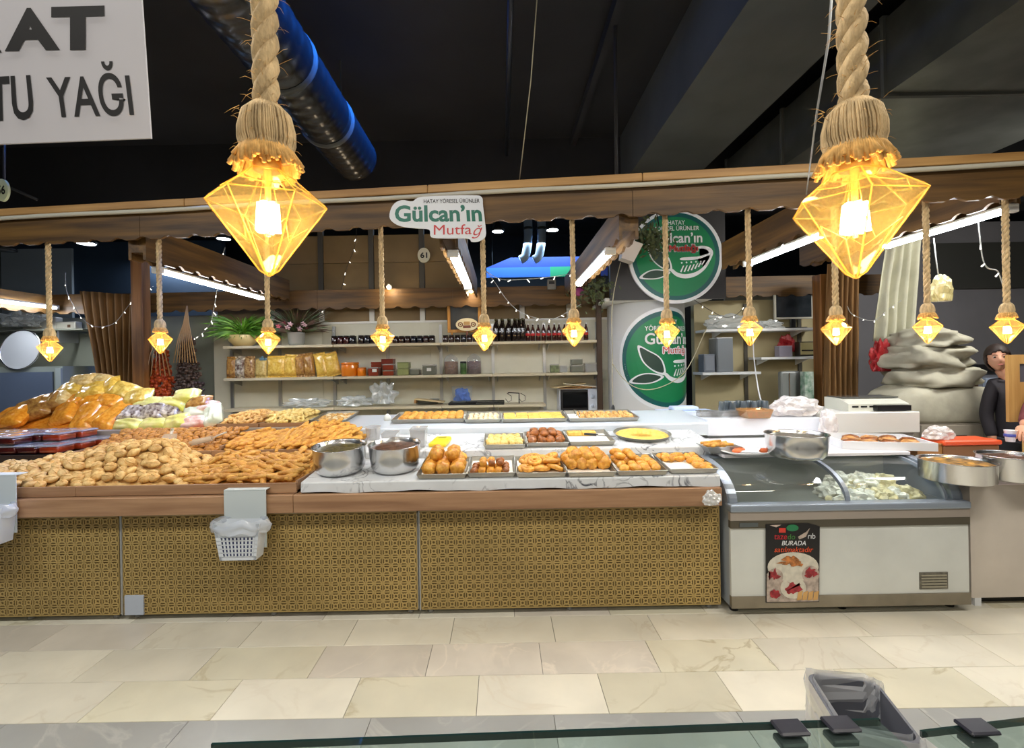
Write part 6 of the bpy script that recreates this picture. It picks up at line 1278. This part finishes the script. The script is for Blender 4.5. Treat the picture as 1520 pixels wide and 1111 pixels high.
# ---- end cabinet with pots
ce_x0, ce_x1 = at(1441, 820, 2.9).x, at(1441, 820, 2.9).x + 1.1; t = thing('end_cabinet', 'dirty white cabinet standing beside the freezer', 'cabinet', (ce_x0, 2.9, 0)); zc2 = .775
MB().box(0, 1.1, 0, .7, .05, zc2 - .03).build('body', mat('cab_dirty', (206, 196, 184), .45, var=.08, scale=2.5), t); MB().rbox(-.005, 1.1, -.02, .7, zc2 - .029, zc2, .004, 1).build('top', mat('cab_top', (220, 206, 210), .35), t); MB().box(.02, 1.08, .05, .65, .0, .05).build('plinth', M_dark, t)
for x in (.02, 1.04): MB().box(x, x + .04, .0, .04, 0, .05).build('foot', M_sgn_w, t)
p = on_z(1462, 724, zc2 + .001); pot('wide steel pot tied with string on the end cabinet', p + Vector((0, .17, 0)), .185, .125, 0, 0, mat('dolma', (70, 52, 34), .4, var=.5, scale=30, second=(190, 140, 60)), True)
tag(MB().tube(smooth_poly([tuple(at(x, y, 2.93)) for x, y in ((1421, 697), (1430, 702), (1450, 700), (1470, 694), (1488, 690), (1505, 697))], 5, False), .005, 6).build('white_string', M_sgn_w), 'white string tied round the wide steel pot', 'string')
p = on_z(1532, 722, zc2 + .001); pot('second wide steel pot at the far end of the end cabinet', p + Vector((0.06, .17, 0)), .16, .15, 0, 0, M_stew2, True)
t = thing('cardboard_box', 'open cardboard box between the freezer and the wide pot', 'box', Vector((at(1402, 700, 3.3).x, 3.40, zc2 + .001))); MB().box(-.10, .10, 0, .18, 0, .13).build('body', M_card, t); MB().box(-.10, .10, -.02, .01, .13, .134).build('flap', M_card, t)
crumple('plastic_bag', 'rolled cloudy plastic bag on the cardboard box', Vector((at(1398, 684, 3.44).x, 3.46, zc2 + .19)), (.10, .06, .06), clear('bag_white', (250, 250, 250)), 71, amp=.3)
t = thing('orange_crate', 'low orange lidded crate behind the wide steel pot', 'crate', Vector((at(1450, 680, 3.35).x, 3.38, zc2 + .001))); MB().rbox(-.2, .2, 0, .18, 0, .12, .01, 1).build('body', mat('crate_brown', (120, 84, 50), .5), t); MB().rbox(-.21, .21, -.01, .19, .121, .155, .008, 1).build('lid', mat('crate_orange', (220, 84, 40), .4), t)
# ================================================================ store room side at the rear
M_tarp = mat('tarp', (168, 164, 146), .75, var=.15, scale=5, bump=.4, bscale=9)
YT = 4.55
t = thing('drawer_cabinet', 'grey cabinet with a dark handled drawer under the covered pile', 'cabinet', (at(1300, 640, 4.3).x, 4.3, 0)); zt = at(1410, 630, 4.3).z; wd = at(1462, 640, 4.3).x - at(1300, 640, 4.3).x
MB().box(0, wd, .02, .62, .02, zt).build('body', mat('dc_grey', (128, 120, 108), .5), t)
for k in range(3):
    d = MB().rbox(wd * .42, wd - .015, 0, .02, zt - .19 - .21 * k, zt - .01 - .21 * k, .003, 1).build('drawer', mat('dc_front', (142, 134, 120), .5), t); MB().rbox(wd * .6, wd * .82, -.018, 0, zt - .115 - .21 * k, zt - .1 - .21 * k, .003, 1).build('handle', M_dark, d)
def bundle(px, py, wpx, hpx, dz, seed, label, pw=.55, amp=.12, taper=0.0):
    w, h = wpx * YT / F / 2, hpx * YT / F / 2; b = MB(); b.blob((w, .28, h), amp, 2.2, 4, seed, power=pw)
    if taper: b.v = [(x * (1 - taper * (z / h)), y, z + .03 * h * math.sin(x * 14)) for x, y, z in b.v]
    c = at(px, py, YT + .05); return tag(b.build('covered_bundle', M_tarp, None, c), label, 'covered pile')
bundle(1380, 600, 160, 58, 0, 3, 'lowest wide block of the covered pile under a beige tarpaulin', .45, .06, .12); bundle(1378, 560, 110, 38, 0, 5, 'sagging tarpaulin bundle in the middle of the covered pile', .7, .3)
bundle(1370, 532, 104, 38, 0, 8, 'upper folded tarpaulin bundle of the covered pile', .7, .35); bundle(1372, 506, 74, 34, 0, 12, 'topmost small tarpaulin bundle of the covered pile', .8, .4)
crumple('red_bag', 'dark red bag squeezed beside the covered pile', at(1308, 536, 4.75), (.10, .06, .19), mat('bag_red', (150, 24, 30)), 81)
curtain('hanging_cloth', 'gathered off white cloth hanging above the covered pile', ((1318, 345), (1368, 345)), ((1298, 506), (1352, 520)), 5.0, 4, mat('cloth_white', (184, 182, 160), .8, var=.1, scale=6), .05)
hbag = crumple('hanging_bag', 'yellowish plastic bag hanging beside a rope lamp', at(1397, 434, 3.26), (.07, .05, .115), clear('bag_yellowish', (240, 232, 190), .35, .2, (206, 196, 146), .7), 84, amp=.3)
MB().tube([at(1395, 420, 3.26) - hbag.location, at(1390, 390, 3.26) - hbag.location, at(1386, 354, 3.26) - hbag.location], .004, 5).build('cord', M_fwire, hbag)
# coffee corner
t = thing('side_counter', 'low dark topped counter under the coffee machine', 'counter', (at(1450, 590, 5.6).x, 5.6, 0)); zt = at(1450, 592, 5.6).z
MB().box(-.55, .75, .02, .5, .02, zt - .03).build('body', mat('sc_grey', (84, 82, 70), .6), t); MB().rbox(-.57, .77, 0, .5, zt - .03, zt, .004, 1).build('top', M_dark, t)
t2 = thing('coffee_machine', 'white and grey coffee machine with a dark top on the side counter', 'coffee machine', (at(1462, 580, 5.65).x, 5.65, zt + .001))
MB().rbox(-.26, .30, .05, .35, 0, .30, .015, 2).build('body', mat('cm_grey', (120, 122, 130), .35), t2); MB().rbox(.02, .28, 0, .05, .04, .24, .006, 1).build('front_panel', mat('cm_blue', (176, 190, 214), .3), t2); MB().rbox(-.08, .30, .0, .36, .301, .40, .01, 2).build('top_unit', M_dark, t2); MB().tube([(.2, -.03, .16), (.2, -.03, .08), (.24, -.02, .04)], .008, 6).build('spout', M_dark, t2); MB().rbox(0, .28, -.06, .0, 0, .02, .004, 1).build('drip_tray', M_steel, t2)
t = thing('brown_carton', 'brown carton behind the covered pile', 'box', (at(1430, 560, 5.7).x, 5.62, zt + .001)); MB().box(-.12, .10, .0, .3, 0, .30).build('body', mat('carton_brown', (74, 54, 40), .7), t); MB().box(-.12, .10, -.01, .1, .301, .306).build('flap', mat('carton_brown', (74, 54, 40)), t)
# framed wooden board in front of the person
t = thing('wooden_board', 'pale wooden framed board with a grey panel at the store room side', 'board', (at(1498, 600, 3.6).x, 3.6, 0)); zt = at(1500, 527, 3.6).z; zb_ = at(1500, 627, 3.6).z; M_pine = wood('pine_z', (176, 132, 72), (206, 164, 100), 'Z')
MB().box(0, .085, 0, .025, zb_, zt).build('frame_stile', M_pine, t); MB().box(.085, .5, 0, .025, zt - .07, zt).build('frame_rail', M_pine, t); MB().box(.085, .5, 0, .025, zb_, zt - .21).build('frame_rail', M_pine, t); MB().box(.085, .5, .006, .02, zt - .21, zt - .07).build('panel', mat('wb_grey', (84, 84, 92), .4), t)
for x in (.12, .44): MB().box(x, x + .04, 0, .025, 0, zb_).build('leg', M_pine, t)

# ================================================================ people
M_skin = mat('skin', (198, 146, 118), .5, var=.08, scale=10, sub=.1)
def skin_mesh(verts, edges, radii, name, m, root=0, sub=2):
    me = bpy.data.meshes.new(name); me.from_pydata(verts, edges, []); me.update(); o = bpy.data.objects.new(name, me); COL.objects.link(o)
    o.modifiers.new('skin', 'SKIN'); 
    for i, r in enumerate(radii): me.skin_vertices[0].data[i].radius = r if isinstance(r, tuple) else (r, r); me.skin_vertices[0].data[i].use_root = (i == root)
    s = o.modifiers.new('sub', 'SUBSURF'); s.levels = sub; s.render_levels = sub
    dg = bpy.context.evaluated_depsgraph_get(); out = bpy.data.meshes.new_from_object(o.evaluated_get(dg)); bpy.data.objects.remove(o); out.materials.clear(); out.materials.append(m)
    for p in out.polygons: p.use_smooth = True
    return out
def head_into(b, M):
    bm = bmesh.new(); bmesh.ops.create_icosphere(bm, subdivisions=4, radius=1); g = lambda v, c, s: math.exp(-((v - Vector(c)).length / s) ** 2)
    for q in bm.verts:
        d = q.co.copy(); p = Vector((d.x * .073, d.y * .092, d.z * .112))
        if p.z < -.02: k = (-.02 - p.z) / .09; p.x *= 1 - .32 * k; p.y = p.y * (1 - .15 * k) - .012 * k
        if d.y < 0:
            p.y -= .022 * g(p, (0, -.095, -.018), .016) + .010 * g(p, (0, -.095, .006), .012) + .006 * g(p, (0, -.09, -.055), .02) + .008 * g(p, (0, -.08, -.095), .022)
            for s in (-1, 1): p.y += .008 * g(p, (s * .03, -.082, .008), .016); p.y -= .004 * g(p, (s * .035, -.075, -.025), .022); p.y -= .004 * g(p, (s * .03, -.085, .03), .016)
        q.co = p
    b.bm(bm, 0, True, M)
    for s in (-1, 1): b.blob((.012, .02, .03), .2, 3, 2, 3, M=M @ Matrix.Translation((s * .074, .008, -.005)) @ RZ(s * .3))
def hand_into(b, M, grip=1.0, side=1):
    """palm in the local xy plane, fingers along +x, curling towards -z; thumb on the +y*side edge"""
    b.blob((.047, .041, .015), .08, 2, 3, 1, M=M @ Matrix.Translation((.042, 0, 0)), power=.85)
    for k, (y, l) in enumerate(((.030, .070), (.010, .080), (-.010, .074), (-.029, .058))):
        p = Vector((.080, y * side, 0)); a = .25; pts = [p]
        for j, f in enumerate((.45, .32, .23)): p = p + Vector((math.cos(a), 0, -math.sin(a))) * l * f; a += grip * .75; pts.append(p)
        b.tube(smooth_poly([tuple(q) for q in [Vector((.06, y * side, 0))] + pts], 3, False), [.0092] * 10 + [.0085, .0078, .006][:3], 8, M=M)
    b.tube(smooth_poly([(.015, .028 * side, -.004), (.038, .052 * side, -.014), (.062, .058 * side, -.028), (.080, .050 * side, -.040)], 3, False), [.013, .0125, .012, .0115, .011, .0105, .010, .0095, .009, .007], 8, M=M)
def person(name, label, loc, rz, hip, arms, shirt, pants, hairm, head_rot, height=1.72, hair_long=False, grips=(.5, .5), lean=0.0):
    t = thing('person', label, 'person', loc, (0, 0, rz)); s = height / 1.72
    J = {'pel': (0, 0, .93), 'sp': (0, 0, 1.12), 'ch': (0, .01, 1.30), 'nk': (lean * .5, .01, 1.44), 'hd': (lean * .9, 0, 1.53)}
    V = [J['pel'], J['sp'], J['ch'], J['nk'], J['hd']]; E = [(0, 1), (1, 2), (2, 3), (3, 4)]; RD = [(.14, .10), (.125, .09), (.15, .10), (.055, .055), (.05, .05)]
    CV, CE, CR = [(0, 0, .80), J['sp'], J['ch'], (lean * .4, .01, 1.41)], [(0, 1), (1, 2), (2, 3)], [(.18, .14), (.16, .12), (.165, .12), (.07, .07)]
    hands = []
    for sd, (el, wr) in zip((-1, 1), arms):
        sh = (sd * .17, .01, 1.37); i = len(V); V += [sh, el, wr]; E += [(2, i), (i, i + 1), (i + 1, i + 2)]; RD += [.055, .042, .03]
        j = len(CV); mid = tuple(Vector(el).lerp(Vector(wr), .85)); CV += [sh, el, mid]; CE += [(2, j), (j, j + 1), (j + 1, j + 2)]; CR += [.06, .052, .043]; hands.append((Vector(el), Vector(wr), sd))
    PV, PE, PR = [(0, 0, 1.0)], [], [(.17, .13)]
    for sd in (-1, 1):
        i = len(V); V += [(sd * .09, 0, .86), (sd * .10, -.01, .48), (sd * .10, .02, .08), (sd * .11, -.12, .04)]; E += [(0, i), (i, i + 1), (i + 1, i + 2), (i + 2, i + 3)]; RD += [.085, .06, .04, .035]
        j = len(PV); PV += [(sd * .09, 0, .86), (sd * .10, -.01, .48), (sd * .10, .02, .1)]; PE += [(0, j), (j, j + 1), (j + 1, j + 2)]; PR += [.10, .075, .062]
    me = skin_mesh(V, E, RD, 'body', M_skin); b = MB(); b.add([v.co[:] for v in me.vertices], [tuple(p.vertices) for p in me.polygons], 0, True)
    HM = Matrix.Translation((lean, -.015, 1.60)) @ head_rot; head_into(b, HM)
    for (el, wr, sd), gr in zip(hands, grips):
        x = (wr - el).normalized(); zz = Vector((0, 0, 1)) - x * x.z; zz = zz.normalized() if zz.length > .1 else Vector((0, 1, 0)); y = zz.cross(x)
        Mh = Matrix((x, y, zz)).transposed().to_4x4(); Mh.translation = wr - x * .005; hand_into(b, Mh, gr, -sd)
    body = b.build('body', M_skin, t)
    put('shirt', skin_mesh(CV, CE, CR, 'shirt', shirt), t); put('trousers', skin_mesh(PV, PE, PR, 'trousers', pants), t)
    for sd in (-1, 1): b = MB(); b.blob((.048, .13, .045), .05, 2, 3, 1, flatz=-.04, M=Matrix.Translation((sd * .105, -.06, .045))); b.build('shoe', M_dark, t)
    hb = MB(); bm = bmesh.new(); bmesh.ops.create_icosphere(bm, subdivisions=4, radius=1)
    dl = [v for v in bm.verts if (v.co.y < -.15 and v.co.z < .42 - .3 * abs(v.co.x) and abs(v.co.x) < .86) or v.co.z < (-.95 if hair_long else -.45)]; bmesh.ops.delete(bm, geom=dl, context='VERTS')
    for v in bm.verts: k = 1 + .04 * noise.noise(v.co * 9); v.co = Vector((v.co.x * .083 * k, v.co.y * .102 * k + .006, v.co.z * .124 * k + .002))
    hb.bm(bm, 0, True, HM); h = hb.build('hair', hairm, t); mo = h.modifiers.new('thickness', 'SOLIDIFY'); mo.thickness = .012; mo.offset = -.3
    for sd in (-1, 1):
        e = MB(); e.blob((.0125, .0095, .0095), 0, 1, 3, 0, M=HM @ Matrix.Translation((sd * .029, -.077, .009))); eo = e.build('eye', mat('eye_white', (190, 180, 172), .3), t); i_ = MB(); i_.blob((.0082, .003, .0082), 0, 1, 2, 0, M=HM @ Matrix.Translation((sd * .029, -.0865, .009))); i_.build('iris', mat('iris', (44, 28, 18), .2), eo)
        w = MB(); w.tube([HM @ Vector((sd * .013, -.094, .027)), HM @ Vector((sd * .03, -.093, .032)), HM @ Vector((sd * .046, -.082, .027))], [.002, .0035, .0018], 6, flat=.7); w.build('eyebrow', hairm, t)
    l = MB(); l.tube([HM @ Vector((x, -.094 + 10 * x * x, -.056 + 4 * x * x)) for x in (-.022, -.012, 0, .012, .022)], [.001, .004, .0045, .004, .001], 6); l.build('lips', mat('lips', (166, 92, 84), .45), t)
    return t
hp = at(1485, 531, 4.1)
person('person', 'person in a dark top looking out from behind the pale wooden board', (hp.x + .16, 4.1, hp.z - 1.605), -.35, 0, [((-.21, .04, 1.10), (-.19, -.02, .86)), ((.24, .0, 1.10), (.22, -.10, .87))], mat('shirt_dark', (34, 30, 36), .8), mat('trousers_dark', (40, 42, 50), .8), mat('hair_dark', (38, 24, 18), .6), RZ(-.3) @ RY(-.06), hair_long=True, lean=-.15)
hw = at(1502, 636, 3.35)
b2 = Vector((4.27, 3.52, 0)); wr = hw + Vector((.09, .0, .01)) - b2
person('person', 'person whose hand reaches a white cup at the end cabinet', b2, 0, 0, [(((-.17 + wr.x) / 2 - .02, wr.y * .4 + .02, 1.13), tuple(wr)), ((.26, -.02, 1.10), (.24, -.14, .88))], mat('shirt_maroon', (96, 40, 44), .8), mat('trousers_dark', (40, 42, 50)), mat('hair_dark', (38, 24, 18)), RZ(-.3), grips=(.9, .5))
t = thing('paper_cup', 'white paper cup held at the end cabinet', 'cup', hw + Vector((-.012, 0, -.095))); MB().lathe([(0, 0), (.024, 0), (.034, .08), (.036, .082), (.032, .08), (.022, .004), (0, .004)], 24).build('wall', M_sgn_w, t); MB().lathe([(.0345, .035), (.0355, .055)], 24).build('print_band', mat('cup_blue', (60, 70, 150), .4), t)

# ================================================================ baskets on the counter front
M_basket = mat('basket_white', (214, 220, 226), .4); M_hook = mat('hook_card', (196, 204, 204), .5)
def basket(pc_, py_, label, full=True):
    c = at(pc_, py_, 2.78); t = thing('waste_basket', label, 'basket', (c.x, 2.775, c.z)); w, d, h = .135, .045, .215
    MB().box(-.125, .125, .040, .046, .02, .36).build('hanging_plate', M_hook, t); MB().box(-.125, .125, .04, .115, .361, .366).build('hook', M_hook, t)
    b = MB(); nx, nz = 9, 5; W0, W1 = .105, .135
    def fp(u, v): return ((u - .5) * 2 * (W0 + (W1 - W0) * v), -d - .012 * v, -.02 + h * v - .0)
    for i in range(nx + 1):                                     # slotted front: bars and rails
        u0 = .10 + .80 * i / nx - .028; u1 = u0 + .05
        b.add([fp(u0, .1), fp(u1, .1), fp(u1, .62), fp(u0, .62)], [(0, 1, 2, 3)])
    for j in range(nz + 1): v0 = .09 + .55 * j / nz; b.add([fp(.0, v0 - .012), fp(1, v0 - .012), fp(1, v0 + .022), fp(0, v0 + .022)], [(0, 1, 2, 3)])
    for a_, c_ in ((0, .075), (.925, 1)): b.add([fp(a_, 0), fp(c_, 0), fp(c_, 1), fp(a_, 1)], [(0, 1, 2, 3)])
    b.add([fp(0, 0), fp(1, 0), fp(1, .1), fp(0, .1)], [(0, 1, 2, 3)]); b.add([fp(0, .64), fp(1, .64), fp(1, 1), fp(0, 1)], [(0, 1, 2, 3)]); b.build('slotted_front', M_basket, t)
    b = MB(); y1 = .038
    for s in (0, 1): p0, p1 = fp(s, 0), fp(s, 1); b.add([p0, p1, (p1[0], y1, p1[2]), (p0[0], y1, p0[2])], [(0, 1, 2, 3)])
    b.add([fp(0, 0), fp(1, 0), (W0, y1, -.02), (-W0, y1, -.02)], [(0, 1, 2, 3)]); b.add([(-W0, y1, -.02), (W0, y1, -.02), (W1, y1, -.02 + h), (-W1, y1, -.02 + h)], [(0, 1, 2, 3)]); b.build('walls', M_basket, t)
    MB().box(-.1, .1, -d + .012, -d + .014, 0, .15).build('inner_liner', mat('liner_blue', (76, 86, 130), .6), t)  # blue sheet set just behind the slotted front
    b = MB(); b.quadgrid(lambda u, v: ((W1 + .012 + .02 * math.sin(v * 3) + .012 * noise.noise(Vector((u * 9, v * 4, 2)))) * math.cos(2 * math.pi * u) * 1.08, -.01 + (.062 + .012 * noise.noise(Vector((u * 7, v * 3, 5)))) * math.sin(2 * math.pi * u), h - .02 + .012 - .075 * v + .02 * noise.noise(Vector((math.cos(u * 6.28) * 2, math.sin(u * 6.28) * 2, 7)))), 48, 8); b.build('bag_liner', clear('liner_bag', (244, 246, 250), .5, .15, (226, 232, 240), .8), t)
    return t
basket(360, 822, 'white slotted basket with a bag liner hanging on the gold counter'); basket(-16, 800, 'hanging basket with a bag liner at the aisle end of the counter')
crumple('tied_bag', 'knotted clear bag and twine hanging at the counter corner by the freezer', at(1056, 742, 2.79), (.05, .03, .05), M_bagclear, 91, amp=.4)

# ================================================================ photographer's own glass counter
M_gp = clear('counter_glass', (236, 246, 242), .97, .02, (170, 196, 186), .2); M_ge = mat('glass_edge', (20, 44, 44), .1, coat=1.0)
zg = 1.08
a = on_z(315, 1103, zg); c = on_z(1304, 1066, zg); d_ = (c - a).normalized(); n_ = Vector((d_.y, -d_.x, 0))
t = thing('glass_counter_top', 'clear glass counter top with dark polished edge at the photographer stall', 'glass counter', a, (0, 0, math.atan2(d_.y, d_.x))); Lg = (c - a).length
MB().box(.004, Lg - .004, -.42, -.003, -.008, 0).build('glass_sheet', M_gp, t); MB().box(0, Lg, -.003, 0, -.008, 0).build('polished_edge', M_ge, t)
for x in (.02, Lg - .06): MB().box(x, x + .03, -.42, -.39, -zg, -.009).build('leg', M_alu, t)
a2 = on_z(1365, 1084, zg); c2 = on_z(1580, 1058, zg); d2 = (c2 - a2).normalized(); L2 = (c2 - a2).length
t3 = thing('glass_counter_top', 'second clear glass counter top beyond the plastic wrapped bin', 'glass counter', a2, (0, 0, math.atan2(d2.y, d2.x))); MB().box(.004, L2, -.42, -.003, -.008, 0).build('glass_sheet', M_gp, t3); MB().box(0, L2, -.003, 0, -.008, 0).build('polished_edge', M_ge, t3)
for x in (.03, L2 - .05): MB().box(x, x + .03, -.42, -.39, -zg, -.009).build('leg', M_alu, t3)
for px, py, lb in ((1168, 1079, 'first black clip on the glass counter edge'), (1242, 1074, 'black clip on the glass edge next to the wrapped bin'), (1442, 1078, 'black clip on the second glass counter top')):
    p = on_z(px, py, zg); t = thing('glass_clip', lb, 'clip', p + Vector((0, -.006, .0005)), (0, 0, .03)); MB().rbox(-.019, .019, -.014, .012, .0005, .006, .002, 1).build('upper_jaw', mat('clip_black', (34, 34, 44), .3), t); MB().rbox(-.017, .017, -.012, .010, -.018, -.0095, .002, 1).build('lower_jaw', mat('clip_black', (34, 34, 44)), t)
# plastic wrapped bin on the floor
bz = .62; b1 = on_z(1310, 1092, bz); t = thing('waste_bin', 'grey waste bin lined with shiny clear plastic on the aisle floor', 'bin', (b1.x + .02, b1.y + .1, 0), (0, 0, -.25)); M_bin = mat('bin_grey', (84, 86, 94), .45)
def rr(w, d, z, r=.03, n=5): return [(sx * (w - r) + r * math.cos(q), sy * (d - r) + r * math.sin(q), z) for sx, sy, q0 in ((1, 1, 0), (-1, 1, 1.5708), (-1, -1, 3.1416), (1, -1, 4.7124)) for q in [q0 + 1.5708 * i / n for i in range(n + 1)]]
b = MB(); rings = [rr(.07, .085, .001), rr(.09, .115, bz), rr(.083, .108, bz), rr(.065, .08, .012)]; n = len(rings[0])
b.add([p for r_ in rings for p in r_], [(k * n + i, k * n + (i + 1) % n, (k + 1) * n + (i + 1) % n, (k + 1) * n + i) for k in range(3) for i in range(n)] + [tuple(range(n))[::-1], tuple(range(3 * n, 4 * n))], 0, False); b.build('body', M_bin, t)
b = MB(); b.quadgrid(lambda u, v: (lambda p, k: (p[0] * k, p[1] * k, bz + .012 - .26 * v + .012 * noise.noise(Vector((u * 14, v * 6, 1)))))(rr(.09, .115, 0)[int(u * (n - 1) + .5)], 1.07 + .12 * noise.noise(Vector((u * 16, v * 5, 3)))), n - 1, 10, smooth=False); b.build('plastic_liner', clear('wrap_film', (250, 250, 252), .6, .06, (236, 238, 242), 2.0), t)
b = MB(); b.quadgrid(lambda u, v: (lambda p, k: (p[0] * k, p[1] * k, bz + .014 - .10 * v))(rr(.083, .108, 0)[int(u * (n - 1) + .5)], .97 + .08 * noise.noise(Vector((u * 16, v * 5, 9)))), n - 1, 5, smooth=False); b.build('plastic_liner', clear('wrap_film', (246, 248, 250)), t)
